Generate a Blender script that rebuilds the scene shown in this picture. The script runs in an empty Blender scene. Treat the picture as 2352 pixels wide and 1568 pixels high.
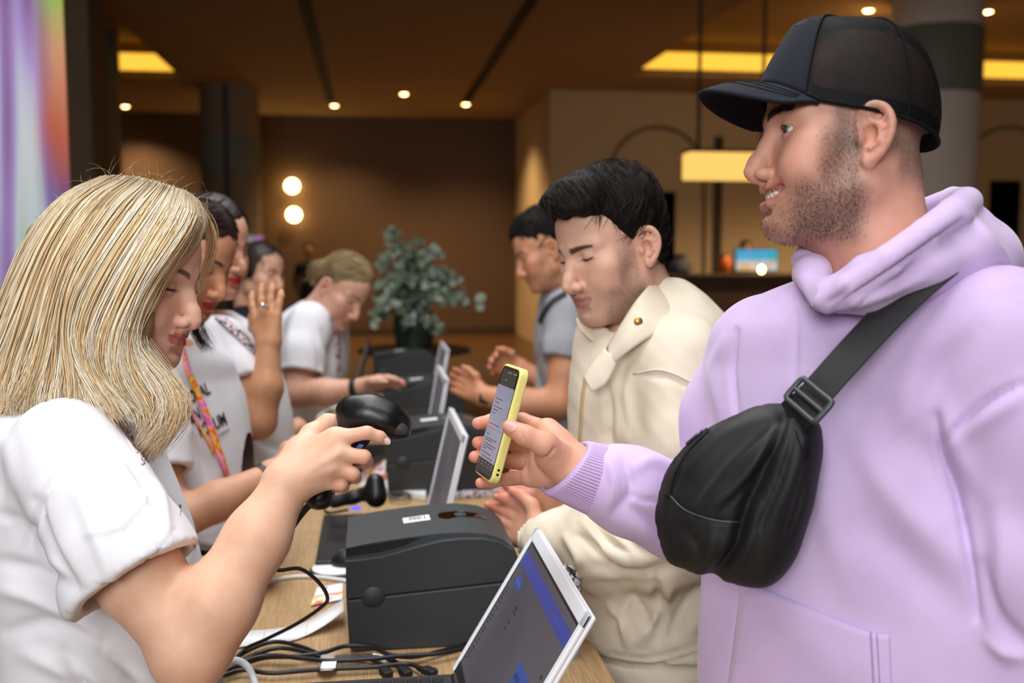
import bpy, bmesh, math, random
import numpy as np
from mathutils import Vector, Matrix
from mathutils.bvhtree import BVHTree
random.seed(7); rng = np.random.default_rng(7)
SC = bpy.context.scene
COL = SC.collection
# ------------------------------------------------------------------ camera
FPX = 2287.0                                   # focal length in pixels of the 2352 px wide frame (35 mm lens)
CAMZ = 1.52
YAW = math.atan2(326, FPX); PIT = math.atan2(209, FPX)
cam_data = bpy.data.cameras.new('camera'); cam = bpy.data.objects.new('camera', cam_data); COL.objects.link(cam)
cam_data.sensor_width = 36.0; cam_data.lens = FPX/2352*36.0; cam_data.clip_start = .05; cam_data.clip_end = 200
cam.location = (0, 0, CAMZ); cam.rotation_euler = (math.pi/2-PIT, 0, -YAW)
cam_data.dof.use_dof = True; cam_data.dof.focus_distance = 1.3; cam_data.dof.aperture_fstop = 3.4
SC.camera = cam
# ------------------------------------------------------------------ world, daylight, exposure
W = bpy.data.worlds.new('world'); SC.world = W; W.use_nodes = True
W.node_tree.nodes['Background'].inputs[0].default_value = (0.95, .97, 1.0, 1); W.node_tree.nodes['Background'].inputs[1].default_value = .05
def area(name, loc, aim, sx, sy, power, col, spread=180):
    l = bpy.data.lights.new(name, 'AREA'); l.shape = 'RECTANGLE'; l.size = sx; l.size_y = sy; l.energy = power; l.color = col
    l.spread = math.radians(spread)
    o = bpy.data.objects.new(name, l); COL.objects.link(o); o.location = loc
    o.rotation_euler = (Vector(aim)-Vector(loc)).to_track_quat('-Z', 'Y').to_euler(); return o
area('window_daylight', (-1.5, -3.3, 2.9), (.2, 1.6, 1.15), 2.6, 1.8, 178, (.97, .985, 1.0))
area('overhead_fill', (-.1, 1.9, 3.85), (-.1, 1.9, 0), 1.8, 5.0, 165, (.98, .99, 1.0))  # overhead lamp added to brighten the desk row; the ceiling has no opening
vs = SC.view_settings; vs.view_transform = 'Standard'; vs.look = 'None'; vs.exposure = 0.0; vs.gamma = 1.0; vs.use_curve_mapping = False
# ------------------------------------------------------------------ geometry of the view: camera space is x right, y up, z depth (metres)
sp, cp, sy_, cy_ = math.sin(PIT), math.cos(PIT), math.sin(YAW), math.cos(YAW)
FW = np.array([sy_*cp, cy_*cp, -sp]); RT = np.array([cy_, -sy_, 0.]); UP = np.cross(RT, FW)
CAM = np.array([0, 0, CAMZ]); M3 = np.stack([RT, UP, FW], axis=1)        # camera space -> world
def PC(px, py, d): return np.array([(px-1176)/FPX*d, (784-py)/FPX*d, d])
def c2w(p): return CAM + np.asarray(p, float) @ M3.T
def w2c(p): return (np.asarray(p, float)-CAM) @ M3
def P(px, py, d): return c2w(PC(px, py, d))
def ray(px, py): return M3 @ np.array([(px-1176)/FPX, (784-py)/FPX, 1.])
def onz(px, py, z): r = ray(px, py); return CAM + r*((z-CAMZ)/r[2])
def aty(px, py, y): r = ray(px, py); return CAM + r*(y/r[1])
def pix(p): c = w2c(p); c = np.atleast_2d(c); return np.stack([1176+FPX*c[:, 0]/c[:, 2], 784-FPX*c[:, 1]/c[:, 2]], 1)
# ------------------------------------------------------------------ materials
def lin(c):
    if isinstance(c, str): c = [int(c[i:i+2], 16)/255 for i in (0, 2, 4)]
    return tuple(((x/12.92) if x <= .04045 else ((x+.055)/1.055)**2.4) for x in c[:3])+(1,)
MATS = {}
class NT:
    def __init__(s, m): s.t = m.node_tree; s.n = s.t.nodes; s.l = s.t.links; s.b = s.n['Principled BSDF']; s.out = s.n['Material Output']
    def add(s, ty, ins=None, **kw):
        n = s.n.new(ty)
        for k, v in kw.items(): setattr(n, k, v)
        for k, v in (ins or {}).items():
            if hasattr(v, 'is_linked') or hasattr(v, 'links'): s.l.new(v, n.inputs[k])
            else: n.inputs[k].default_value = v
        return n
    def ramp(s, fac, stops, interp='LINEAR'):
        r = s.n.new('ShaderNodeValToRGB'); r.color_ramp.interpolation = interp
        e = r.color_ramp.elements
        while len(e) < len(stops): e.new(.5)
        for i, (p, c) in enumerate(stops): e[i].position = p; e[i].color = lin(c) if isinstance(c, str) else c
        s.l.new(fac, r.inputs[0]); return r.outputs[0]
    def mix(s, fac, a, b, bt='MIX'):
        n = s.n.new('ShaderNodeMix'); n.data_type = 'RGBA'; n.blend_type = bt
        for k, v in ((0, fac), (6, a), (7, b)):
            if hasattr(v, 'links'): s.l.new(v, n.inputs[k])
            else: n.inputs[k].default_value = lin(v) if isinstance(v, str) else v
        return n.outputs[2]
    def coord(s, kind='Object', scale=None):
        c = s.n.new('ShaderNodeTexCoord').outputs[kind]
        if scale is not None:
            c = s.add('ShaderNodeMapping', {0: c, 3: scale}).outputs[0]
        return c
    def bump(s, h, strength, dist=.001):
        n = s.add('ShaderNodeBump', {'Height': h, 'Strength': strength, 'Distance': dist}); s.l.new(n.outputs[0], s.b.inputs['Normal'])
def newmat(name):
    m = bpy.data.materials.new(name); m.use_nodes = True; MATS[name] = m; return m, NT(m)
def mat(name, c, rough=.6, metal=0, var=.06, vscale=30, bump=0, bscale=400, spec=.5, sheen=0, coat=0, sss=0, attr=None, stretch=None):
    """colour with soft procedural variation, fine relief; attr: a colour attribute multiplied in"""
    m, t = newmat(name); b = t.b
    co = t.coord('Object', stretch) if stretch else t.coord()
    nz = t.add('ShaderNodeTexNoise', {'Vector': co, 'Scale': vscale, 'Detail': 3.0})
    base = lin(c)
    col = t.mix(nz.outputs[0], tuple(x*(1-var) for x in base[:3])+(1,), tuple(min(1, x*(1+var)) for x in base[:3])+(1,))
    if attr:
        a = t.add('ShaderNodeVertexColor', layer_name=attr)
        col = t.mix(1.0, col, a.outputs[0], 'MULTIPLY')
    t.l.new(col, b.inputs['Base Color'])
    b.inputs['Roughness'].default_value = rough; b.inputs['Metallic'].default_value = metal
    b.inputs['Specular IOR Level'].default_value = spec
    if sheen: b.inputs['Sheen Weight'].default_value = sheen
    if coat: b.inputs['Coat Weight'].default_value = coat
    if sss:
        b.inputs['Subsurface Weight'].default_value = sss; b.inputs['Subsurface Radius'].default_value = (1, .35, .2); b.inputs['Subsurface Scale'].default_value = .004
    if bump:
        n2 = t.add('ShaderNodeTexNoise', {'Vector': co, 'Scale': bscale, 'Detail': 2.0}); t.bump(n2.outputs[0], bump)
    return m
def emat(name, c, strength):
    m, t = newmat(name); b = t.b; b.inputs['Base Color'].default_value = (.02, .02, .02, 1)
    b.inputs['Emission Color'].default_value = lin(c); b.inputs['Emission Strength'].default_value = strength; return m
# ------------------------------------------------------------------ objects
def link(name, me, m, parent=None, smooth=True):
    o = bpy.data.objects.new(name, me); COL.objects.link(o)
    if m is not None and not me.materials: me.materials.append(m)
    if parent is not None: o.parent = parent
    if smooth and len(me.polygons): me.polygons.foreach_set('use_smooth', np.ones(len(me.polygons), bool))
    return o
def tag(o, label, cat, group=None):
    o['label'] = label; o['category'] = cat
    if group: o['group'] = group
    return o
def thing(name, label, cat, loc, group=None):
    o = bpy.data.objects.new(name, None); COL.objects.link(o); o.location = tuple(loc); o.empty_display_size = .05
    tag(o, label, cat, group); bpy.context.view_layer.update(); return o
def mesh_of(v, f, name='m'):
    me = bpy.data.meshes.new(name); me.from_pydata([tuple(map(float, x)) for x in v], [], [tuple(map(int, x)) for x in f]); me.update(); return me
def fast_mesh(v, quads, name='m'):
    """numpy verts (n,3), quads (m,4) -> mesh"""
    me = bpy.data.meshes.new(name); v = np.asarray(v, np.float32); q = np.asarray(quads, np.int32); k = q.shape[1]
    me.vertices.add(len(v)); me.vertices.foreach_set('co', v.ravel())
    me.loops.add(q.size); me.loops.foreach_set('vertex_index', q.ravel())
    me.polygons.add(len(q)); me.polygons.foreach_set('loop_start', np.arange(0, q.size, k, dtype=np.int32)); me.polygons.foreach_set('loop_total', np.full(len(q), k, np.int32))
    me.update(calc_edges=True); return me
def set_col(me, name, c):
    a = me.color_attributes.new(name, 'FLOAT_COLOR', 'POINT'); c = np.asarray(c, np.float32)
    if c.shape[1] == 3: c = np.concatenate([c, np.ones((len(c), 1), np.float32)], 1)
    a.data.foreach_set('color', c.ravel())
def org(o):
    t = np.zeros(3)
    while o is not None: t += np.array(o.location); o = o.parent
    return t
def obj(name, v, f, m, parent=None, smooth=False, bevel=0, seg=2):
    """world-space verts; parented empties sit at their base, so verts are stored relative to them"""
    v = np.asarray(v, float)
    if parent is not None: v = v - org(parent)
    o = link(name, mesh_of(v, f, name), m, parent, smooth)
    if bevel:
        md = o.modifiers.new('bevel', 'BEVEL'); md.width = bevel; md.segments = seg; md.limit_method = 'ANGLE'; md.angle_limit = .6
        o.data.polygons.foreach_set('use_smooth', np.ones(len(o.data.polygons), bool))
        md.harden_normals = False
        w = o.modifiers.new('wn', 'WEIGHTED_NORMAL'); w.keep_sharp = False
    return o
def objm(name, v, q, m, parent=None, smooth=True, col=None, colname='Col'):
    """numpy mesh in world space"""
    v = np.asarray(v, float)
    if parent is not None: v = v - org(parent)
    me = fast_mesh(v, q, name)
    if col is not None: set_col(me, colname, col)
    return link(name, me, m, parent, smooth)
BOXF = [(0, 3, 2, 1), (4, 5, 6, 7), (0, 1, 5, 4), (1, 2, 6, 5), (2, 3, 7, 6), (3, 0, 4, 7)]
def boxv(a, b):
    (x0, y0, z0), (x1, y1, z1) = a, b
    return [(x0, y0, z0), (x1, y0, z0), (x1, y1, z0), (x0, y1, z0), (x0, y0, z1), (x1, y0, z1), (x1, y1, z1), (x0, y1, z1)]
def box(name, a, b, m, parent=None, bevel=0, seg=2): 
    a, b = np.minimum(a, b), np.maximum(a, b)
    return obj(name, boxv(a, b), BOXF, m, parent, False, bevel, seg)
def obox(name, o, ux, uy, uz, m, parent=None, bevel=0, seg=2):
    """box from corner o and three edge vectors"""
    o, ux, uy, uz = map(lambda q: np.asarray(q, float), (o, ux, uy, uz))
    v = [o, o+ux, o+ux+uy, o+uy, o+uz, o+ux+uz, o+ux+uy+uz, o+uy+uz]
    if np.dot(np.cross(ux, uy), uz) < 0: v = [v[i] for i in (3, 2, 1, 0, 7, 6, 5, 4)]
    return obj(name, v, BOXF, m, parent, False, bevel, seg)
def cyl(name, p, q, r, m, parent=None, n=24, r2=None, bevel=0):
    p, q = np.asarray(p, float), np.asarray(q, float); r2 = r if r2 is None else r2
    return lathe(name, p, q-p, [(r, 0), (r2, np.linalg.norm(q-p))], m, parent, n, bevel=bevel, smooth=True)
def frame(ax):
    ax = np.asarray(ax, float); ax = ax/np.linalg.norm(ax); t = np.array([0, 0, 1.]) if abs(ax[2]) < .9 else np.array([1., 0, 0])
    u = np.cross(t, ax); u /= np.linalg.norm(u); return u, np.cross(ax, u), ax
def lathe(name, o, ax, prof, m, parent=None, n=24, bevel=0, smooth=True):
    u, w, a = frame(ax); o = np.asarray(o, float); v = []; f = []
    for r, h in prof:
        for i in range(n):
            t = 2*math.pi*i/n; v.append(o + a*h + (u*math.cos(t)+w*math.sin(t))*max(r, 1e-5))
    for j in range(len(prof)-1):
        for i in range(n): f.append((j*n+i, j*n+(i+1) % n, (j+1)*n+(i+1) % n, (j+1)*n+i))
    f.append(tuple(range(n))[::-1]); f.append(tuple((len(prof)-1)*n+i for i in range(n)))
    ob = obj(name, v, f, m, parent, smooth, bevel)
    if smooth and not bevel:
        md = ob.modifiers.new('es', 'EDGE_SPLIT'); md.split_angle = .7
    return ob
def spline(pts, n):
    """Catmull-Rom through pts, n samples"""
    p = np.asarray(pts, float); p = np.concatenate([[2*p[0]-p[1]], p, [2*p[-1]-p[-2]]]); k = len(p)-3
    t = np.linspace(0, k-1e-9, n); i = np.floor(t).astype(int); u = (t-i)[:, None]
    a, b, c, d = p[i], p[i+1], p[i+2], p[i+3]
    return .5*((2*b)+(c-a)*u+(2*a-5*b+4*c-d)*u**2+(3*b-a-3*c+d)*u**3)
def tubes(P_, R_, sides=6):
    """P_ (N,M,3) polylines, R_ (N,M) radii -> verts, quads"""
    P_ = np.asarray(P_, float); N, M, _ = P_.shape
    T = np.gradient(P_, axis=1); T /= np.linalg.norm(T, axis=2, keepdims=True)+1e-12
    ref = np.where(np.abs(T[:, :1, 2:3]) < .9, np.array([0, 0, 1.]), np.array([1., 0, 0])); U = np.zeros_like(P_)
    u = np.cross(np.broadcast_to(ref, (N, 1, 3))[:, 0], T[:, 0]); u /= np.linalg.norm(u, axis=1, keepdims=True)+1e-12
    for j in range(M):
        u = u - T[:, j]*np.sum(u*T[:, j], 1, keepdims=True); u /= np.linalg.norm(u, axis=1, keepdims=True)+1e-12; U[:, j] = u
    V = np.cross(T, U); a = np.arange(sides)*2*np.pi/sides
    v = P_[:, :, None]+R_[:, :, None, None]*(U[:, :, None]*np.cos(a)[None, None, :, None]+V[:, :, None]*np.sin(a)[None, None, :, None])
    idx = np.arange(N*M*sides).reshape(N, M, sides); nx = np.roll(idx, -1, 2)
    q = np.stack([idx[:, :-1], nx[:, :-1], nx[:, 1:], idx[:, 1:]], -1).reshape(-1, 4)
    return v.reshape(-1, 3), q
def tube(name, pts, r, m, parent=None, n=40, sides=10, raw=False):
    p = np.asarray(pts, float) if raw else spline(pts, n)
    R = np.full((1, len(p)), r) if np.isscalar(r) else np.interp(np.linspace(0, 1, len(p)), np.linspace(0, 1, len(r)), r)[None]
    v, q = tubes(p[None], R, sides); fs = q.tolist(); M = len(p)
    fs.append(list(range(sides))[::-1]); fs.append([(M-1)*sides+i for i in range(sides)])
    return obj(name, v, fs, m, parent, True)
def ribbon(name, pts, wdir, wid, th, m, parent=None, n=30, raw=False):
    """flat strap along pts; wdir width direction (one or per point)"""
    p = np.asarray(pts, float) if raw else spline(pts, n); n = len(p)
    wd = np.asarray(wdir, float); wd = np.broadcast_to(wd, (n, 3)) if wd.ndim == 1 else spline(wd, n)
    T = np.gradient(p, axis=0); T /= np.linalg.norm(T, axis=1, keepdims=True); wd = wd-T*np.sum(wd*T, 1, keepdims=True); wd /= np.linalg.norm(wd, axis=1, keepdims=True)
    N = np.cross(T, wd); w2 = np.broadcast_to(np.asarray(wid, float)/2, (n,)) if np.ndim(wid) == 0 else np.interp(np.linspace(0, 1, n), np.linspace(0, 1, len(wid)), wid)/2
    v = np.stack([p-wd*w2[:, None]-N*th/2, p+wd*w2[:, None]-N*th/2, p+wd*w2[:, None]+N*th/2, p-wd*w2[:, None]+N*th/2], 1).reshape(-1, 3)
    f = []
    for j in range(n-1):
        for i in range(4): f.append((j*4+i, j*4+(i+1) % 4, j*4+4+(i+1) % 4, j*4+4+i))
    f += [(3, 2, 1, 0), tuple((n-1)*4+i for i in range(4))]
    o = obj(name, v, f, m, parent, True); md = o.modifiers.new('es', 'EDGE_SPLIT'); md.split_angle = .8; return o
def prism(name, poly, o, ux, uy, uz, m, parent=None, bevel=0, smooth=False, seg=2):
    """2-D outline (list of (a,b)) in plane o+a*ux+b*uy, thickness vector uz"""
    o, ux, uy, uz = map(lambda q: np.asarray(q, float), (o, ux, uy, uz)); k = len(poly)
    v = [o+ux*a+uy*b for a, b in poly]; v += [x+uz for x in v]
    f = [tuple(range(k))[::-1], tuple(range(k, 2*k))]+[(i, (i+1) % k, k+(i+1) % k, k+i) for i in range(k)]
    if np.dot(np.cross(ux, uy), uz)*sum(poly[i][0]*poly[(i+1) % k][1]-poly[(i+1) % k][0]*poly[i][1] for i in range(k)) < 0: f = [t[::-1] for t in f]
    return obj(name, v, f, m, parent, smooth, bevel, seg)
def rrect(w, h, r, n=6):
    out = []
    for cx, cy, a in ((w-r, h-r, 0), (r, h-r, 90), (r, r, 180), (w-r, r, 270)):
        for i in range(n+1): t = math.radians(a+90*i/n); out.append((cx+r*math.cos(t), cy+r*math.sin(t)))
    return out
# ------------------------------------------------------------------ implicit modelling: smooth unions on a grid, then surface nets
class Field:
    def __init__(s, lo, hi, h):
        s.lo = np.asarray(lo, float); s.h = h; s.n = np.ceil((np.asarray(hi)-s.lo)/h).astype(int)+1
        s.F = np.full(s.n, .05, np.float32); s.ax = [s.lo[i]+h*np.arange(s.n[i]) for i in range(3)]
    def block(s, a, b, pad):
        i0 = np.maximum(np.floor((np.asarray(a)-pad-s.lo)/s.h).astype(int), 0); i1 = np.minimum(np.ceil((np.asarray(b)+pad-s.lo)/s.h).astype(int)+1, s.n)
        if np.any(i1 <= i0): return None, None
        sl = tuple(slice(x, y) for x, y in zip(i0, i1))
        g = np.meshgrid(*[s.ax[i][sl[i]] for i in range(3)], indexing='ij', sparse=True); return sl, g
    def op(s, sl, d, k, mode):
        A = s.F[sl]; d = d.astype(np.float32)
        if mode == 'sub': d = -d; h = np.clip(.5-.5*(d-A)/max(k, 1e-6), 0, 1); s.F[sl] = A*h+d*(1-h)+k*h*(1-h)
        else: h = np.clip(.5+.5*(A-d)/max(k, 1e-6), 0, 1); s.F[sl] = A*(1-h)+d*h-k*h*(1-h)
    def cone(s, p, q, r0, r1=None, k=.01, mode='add', flat=None):
        p, q = np.asarray(p, float), np.asarray(q, float); r1 = r0 if r1 is None else r1; R = max(r0, r1)
        sl, g = s.block(np.minimum(p, q)-R, np.maximum(p, q)+R, k+.05)
        if sl is None: return
        d = q-p; L2 = max(float(d@d), 1e-12); w = [g[i]-p[i] for i in range(3)]
        t = np.clip((w[0]*d[0]+w[1]*d[1]+w[2]*d[2])/L2, 0, 1)
        e = [w[i]-t*d[i] for i in range(3)]
        if flat is not None:      # squash along axis 'flat' (unit vector, factor)
            ax, fac = flat; dt = sum(e[i]*ax[i] for i in range(3)); e = [e[i]+ax[i]*dt*(fac-1) for i in range(3)]
        s.op(sl, np.sqrt(sum(x*x for x in e))-(r0+(r1-r0)*t), k, mode)
    def chain(s, pts, rad, k=.01, mode='add', flat=None):
        for i in range(len(pts)-1): s.cone(pts[i], pts[i+1], rad[i], rad[i+1], k, mode, flat)
    def ell(s, c, r, R=None, k=.01, mode='add', ex=2):
        c, r = np.asarray(c, float), np.asarray(r, float)*np.ones(3); m = np.max(r)
        ext = np.sqrt(((np.asarray(R)*r)**2).sum(1)) if R is not None else r
        sl, g = s.block(c-ext, c+ext, k+.05)
        if sl is None: return
        w = [g[i]-c[i] for i in range(3)]
        if R is not None: R = np.asarray(R); w = [w[0]*R[0, i]+w[1]*R[1, i]+w[2]*R[2, i] for i in range(3)]
        a = np.sqrt(sum((w[i]/r[i])**2 for i in range(3))+1e-12); b = np.sqrt(sum((w[i]/r[i]**2)**2 for i in range(3))+1e-12)
        s.op(sl, a*(a-1)/b, k, mode)
    def stack(s, secs, k=.02, mode='add', p=2.4, axis=1):
        """sections (y, cx, cz, ax, az, rot_deg) along camera-space y: a torso of superellipses"""
        S = np.array(sorted(secs)); y0, y1 = S[0, 0], S[-1, 0]; m = max(S[:, 3].max(), S[:, 4].max())
        lo = np.array([S[:, 1].min()-m, y0, S[:, 2].min()-m]); hi = np.array([S[:, 1].max()+m, y1, S[:, 2].max()+m])
        sl, g = s.block(lo, hi, k+.04)
        if sl is None: return
        yy = g[1].ravel(); dense = spline_y(S, np.clip(yy, y0, y1)); sh = (1, -1, 1)
        cx, cz, ax, az, ro = [dense[:, i].reshape(sh) for i in range(5)]; ro = np.radians(ro)
        dx, dz = g[0]-cx, g[2]-cz; u = dx*np.cos(ro)+dz*np.sin(ro); v = -dx*np.sin(ro)+dz*np.cos(ro)
        q = (np.abs(u/ax)**p+np.abs(v/az)**p+1e-9)**(1/p); rr = np.sqrt(u*u+v*v)
        d = rr*(1-1/np.maximum(q, 1e-3)); d = np.maximum(d, -np.minimum(ax, az))*.9
        dy = np.maximum(np.maximum(y0-yy, yy-y1), -.2).reshape(sh); s.op(sl, np.maximum(d, dy), k, mode)
    def mesh(s):
        F = s.F; ins = F < 0; nx, ny, nz = F.shape
        cnt = np.zeros((nx-1, ny-1, nz-1), np.int8)
        for a in (0, 1):
            for b in (0, 1):
                for c in (0, 1): cnt += ins[a:nx-1+a, b:ny-1+b, c:nz-1+c]
        act = (cnt > 0) & (cnt < 8); ii = np.argwhere(act); idx = np.full(act.shape, -1, np.int32); idx[act] = np.arange(len(ii))
        corner = {}
        for a in (0, 1):
            for b in (0, 1):
                for c in (0, 1): corner[(a, b, c)] = F[ii[:, 0]+a, ii[:, 1]+b, ii[:, 2]+c]
        acc = np.zeros((len(ii), 3)); num = np.zeros(len(ii))
        for ax in range(3):
            o = [i for i in range(3) if i != ax]
            for b in (0, 1):
                for c in (0, 1):
                    k0 = [0, 0, 0]; k0[o[0]] = b; k0[o[1]] = c; k1 = list(k0); k1[ax] = 1
                    f0, f1 = corner[tuple(k0)], corner[tuple(k1)]; x = (f0 < 0) != (f1 < 0)
                    t = np.where(x, f0/np.where(x, f0-f1, 1), 0); pt = np.tile(np.array(k0, float), (len(ii), 1)); pt[:, ax] = t
                    acc += pt*x[:, None]; num += x
        v = s.lo+(ii+acc/num[:, None])*s.h; Q = []
        for ax in range(3):
            o = [(ax+1) % 3, (ax+2) % 3]; sl0 = [slice(None)]*3; sl1 = [slice(None)]*3; sl0[ax] = slice(0, F.shape[ax]-1); sl1[ax] = slice(1, F.shape[ax])
            for w in o: sl0[w] = slice(1, F.shape[w]-1); sl1[w] = slice(1, F.shape[w]-1)
            a, b = ins[tuple(sl0)], ins[tuple(sl1)]
            for sgn in (0, 1):
                e = np.argwhere((a & ~b) if sgn == 0 else (~a & b))
                if not len(e): continue
                for w in o: e[:, w] += 1
                def at(d0, d1): c = e.copy(); c[:, o[0]] += d0; c[:, o[1]] += d1; return idx[c[:, 0], c[:, 1], c[:, 2]]
                q = np.stack([at(-1, -1), at(0, -1), at(0, 0), at(-1, 0)], 1); Q.append(q if sgn == 0 else q[:, ::-1])
        return v, np.concatenate(Q)
def spline_y(S, y):
    """smooth interpolation of section columns over S[:,0]"""
    out = []
    x = S[:, 0]; i = np.clip(np.searchsorted(x, y)-1, 0, len(x)-2); t = ((y-x[i])/(x[i+1]-x[i]))
    for c in range(1, S.shape[1]):
        v = S[:, c]; m = np.gradient(v, x); h = x[i+1]-x[i]
        out.append((2*t**3-3*t**2+1)*v[i]+(t**3-2*t**2+t)*h*m[i]+(-2*t**3+3*t**2)*v[i+1]+(t**3-t**2)*h*m[i+1])
    return np.stack(out, 1)
def normals(v, q):
    n = np.zeros_like(v); fn = np.cross(v[q[:, 2]]-v[q[:, 0]], v[q[:, 3]]-v[q[:, 1]])
    for i in range(4): np.add.at(n, q[:, i], fn)
    return n/(np.linalg.norm(n, axis=1, keepdims=True)+1e-12)
def relax(v, q, it=2, lam=.5):
    a = np.concatenate([q[:, [0, 1]], q[:, [1, 2]], q[:, [2, 3]], q[:, [3, 0]]]); a = np.concatenate([a, a[:, ::-1]]); v = v.copy()
    deg = np.bincount(a[:, 0], minlength=len(v))[:, None]
    for _ in range(it):
        s = np.stack([np.bincount(a[:, 0], v[a[:, 1], i], len(v)) for i in range(3)], 1); v += lam*(s/deg-v)
    return v
def seg_dist(pts, poly):
    """2-D or 3-D distance of pts (n,k) to a polyline, and parameter 0..1 along it"""
    poly = np.asarray(poly, float); best = np.full(len(pts), 1e9); par = np.zeros(len(pts)); m = len(poly)-1
    for i in range(m):
        a, d = poly[i], poly[i+1]-poly[i]; t = np.clip(((pts-a)@d)/max(d@d, 1e-12), 0, 1); e = np.linalg.norm(pts-a-t[:, None]*d, axis=1)
        u = e < best; best[u] = e[u]; par[u] = (i+t[u])/m
    return best, par
FOLD = 1.45
def folds(v, q, lines, depth=None):
    """sculpt creases (amp<0) and ridges (amp>0) into a camera-space mesh: lines of (pixel polyline, width_px, amp_m)"""
    n = normals(v, q); face = n[:, 2] < .25
    px = np.stack([1176+FPX*v[:, 0]/v[:, 2], 784-FPX*v[:, 1]/v[:, 2]], 1); dsp = np.zeros(len(v))
    for pl, w, a in lines:
        pl = np.asarray(pl, float); lo, hi = pl.min(0)-3*w, pl.max(0)+3*w
        s = np.where(face & np.all((px > lo) & (px < hi), 1))[0]
        if not len(s): continue
        sp_ = spline(pl, 6*len(pl)) if len(pl) > 2 else pl
        e, t = seg_dist(px[s], sp_); dsp[s] += FOLD*a*np.exp(-(e/w)**2)*np.sin(np.pi*np.clip(.12+.76*t, 0, 1))
    return v+n*dsp[:, None]
def vnoise(v, scale, seed=0):
    """cheap smooth noise from summed sines"""
    r = np.random.default_rng(seed); out = np.zeros(len(v))
    for i in range(7):
        k = r.normal(size=3)*scale*(.6+.25*i); out += np.sin(v@k+r.uniform(0, 6.28))/(1+.5*i)
    return out/2.5
mat('black plastic', '141414', .45)
TABZ = .86
# ================================================================== the room
TABZ = .86; YF = 18.0; YR = 14.6; HC = float(aty(850, 268, YF)[2])
def X_at(px, Y, py=575): return float(aty(px, py, Y)[0])
def Z_at(py, Y, px=850): return float(aty(px, py, Y)[2])
def struct(o): o['kind'] = 'structure'; return o
# materials of the shell
m, t = newmat('oak floor boards'); w = t.add('ShaderNodeTexWave', {'Vector': t.coord('Object', (1, .06, 1)), 'Scale': 6.0, 'Distortion': 6.0, 'Detail': 3.0})
t.l.new(t.ramp(w.outputs[0], [(0, '513618'), (1, '6b4826')]), t.b.inputs['Base Color']); t.b.inputs['Roughness'].default_value = .35
mat('dark walnut wall panel', '5c4329', .6, var=.12, vscale=3, bump=.2, bscale=60, stretch=(12, 12, .3))
mat('cream plaster wall', 'cbb088', .8, var=.05, vscale=2, bump=.1, bscale=80)
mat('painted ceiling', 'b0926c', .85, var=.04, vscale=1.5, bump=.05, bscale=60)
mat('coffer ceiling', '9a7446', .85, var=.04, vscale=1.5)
mat('brown pillar cladding', '6d5842', .7, var=.08, vscale=4)
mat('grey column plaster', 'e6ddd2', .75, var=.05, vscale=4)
mat('green grey column band', '787c70', .6, var=.05, vscale=6)
mat('dark slot', '1c130b', .7)
mat('dark trim', '3a2a1a', .6)
emat('cove lit glow', 'ffc040', 1.3); emat('warm globe', 'ffd890', 16.0); emat('downlight lens', 'ffcf8a', 22.0); emat('pendant glow', 'ffc868', 1.15)
struct(box('floor', (-9, -6, -.05), (13, YF+.3, 0), MATS['oak floor boards']))
xj = X_at(1262, YR)
struct(box('wall_back', (-7, YF, 0), (xj+.5, YF+.2, HC+.6), MATS['dark walnut wall panel']))
struct(box('wall_right', (xj, YR, 0), (13, YR+.2, HC+.6), MATS['cream plaster wall']))
struct(box('wall_return', (xj, YR+.2, 0), (xj+.2, YF, HC+.6), MATS['cream plaster wall']))
struct(box('wall_left', (-7.2, -6, 0), (-7, YF+.2, HC+.6), MATS['brown pillar cladding']))
struct(box('wall_side', (13, -6, 0), (13.2, YR+.2, HC+.6), MATS['cream plaster wall']))
struct(box('baseboard_back', (-7, YF-.03, 0), (xj, YF, .12), MATS['dark trim']))
# ceiling with two coffers
yl, yr = 14.4, 13.3; xl = X_at(418, yl, 190); xr = X_at(1450, yr, 160); CY0 = 3.2
ce = struct(box('ceiling', (-7.2, -6, HC), (13.2, CY0, HC+.05), MATS['painted ceiling']))
def cpart(n, a, b, mname): o = box(n, a, b, MATS[mname], ce); return o
cpart('ceiling_panel', (xl, CY0, HC), (xr, YF, HC+.05), 'painted ceiling')
cpart('ceiling_panel', (-7.2, yl, HC), (xl, YF, HC+.05), 'painted ceiling')
cpart('ceiling_panel', (xr, yr, HC), (13.2, YF, HC+.05), 'painted ceiling')
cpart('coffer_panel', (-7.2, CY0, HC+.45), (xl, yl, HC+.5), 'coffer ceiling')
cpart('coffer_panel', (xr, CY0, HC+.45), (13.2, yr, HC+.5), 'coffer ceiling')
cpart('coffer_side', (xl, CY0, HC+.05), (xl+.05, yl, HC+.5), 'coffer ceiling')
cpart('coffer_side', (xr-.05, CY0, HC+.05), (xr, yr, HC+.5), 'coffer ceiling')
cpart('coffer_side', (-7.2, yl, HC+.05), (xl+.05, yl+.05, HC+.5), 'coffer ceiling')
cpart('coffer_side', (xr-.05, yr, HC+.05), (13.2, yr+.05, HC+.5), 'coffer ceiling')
for nm, x0, x1, y, lab in (('cove_glow', -6.9, xl-.09, yl, 'amber glow panel standing in for the cove-lit face of the recess beside the left column'), ('cove_glow', xr+.15, 12.9, yr, 'long amber glow panel standing in for the cove-lit face of the recess above the capped man')):
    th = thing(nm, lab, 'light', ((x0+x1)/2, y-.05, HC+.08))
    box('lit_face', (x0, y-.06, HC+.09), (x1, y-.02, HC+.31), MATS['cove lit glow'], th, .01)  # emissive panel put in for the coffer face that a hidden LED lights
    box('housing', (x0-.02, y-.02, HC+.07), (x1+.02, y-.002, HC+.33), MATS['coffer ceiling'], th)  # plain backing behind the added glow panel
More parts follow.
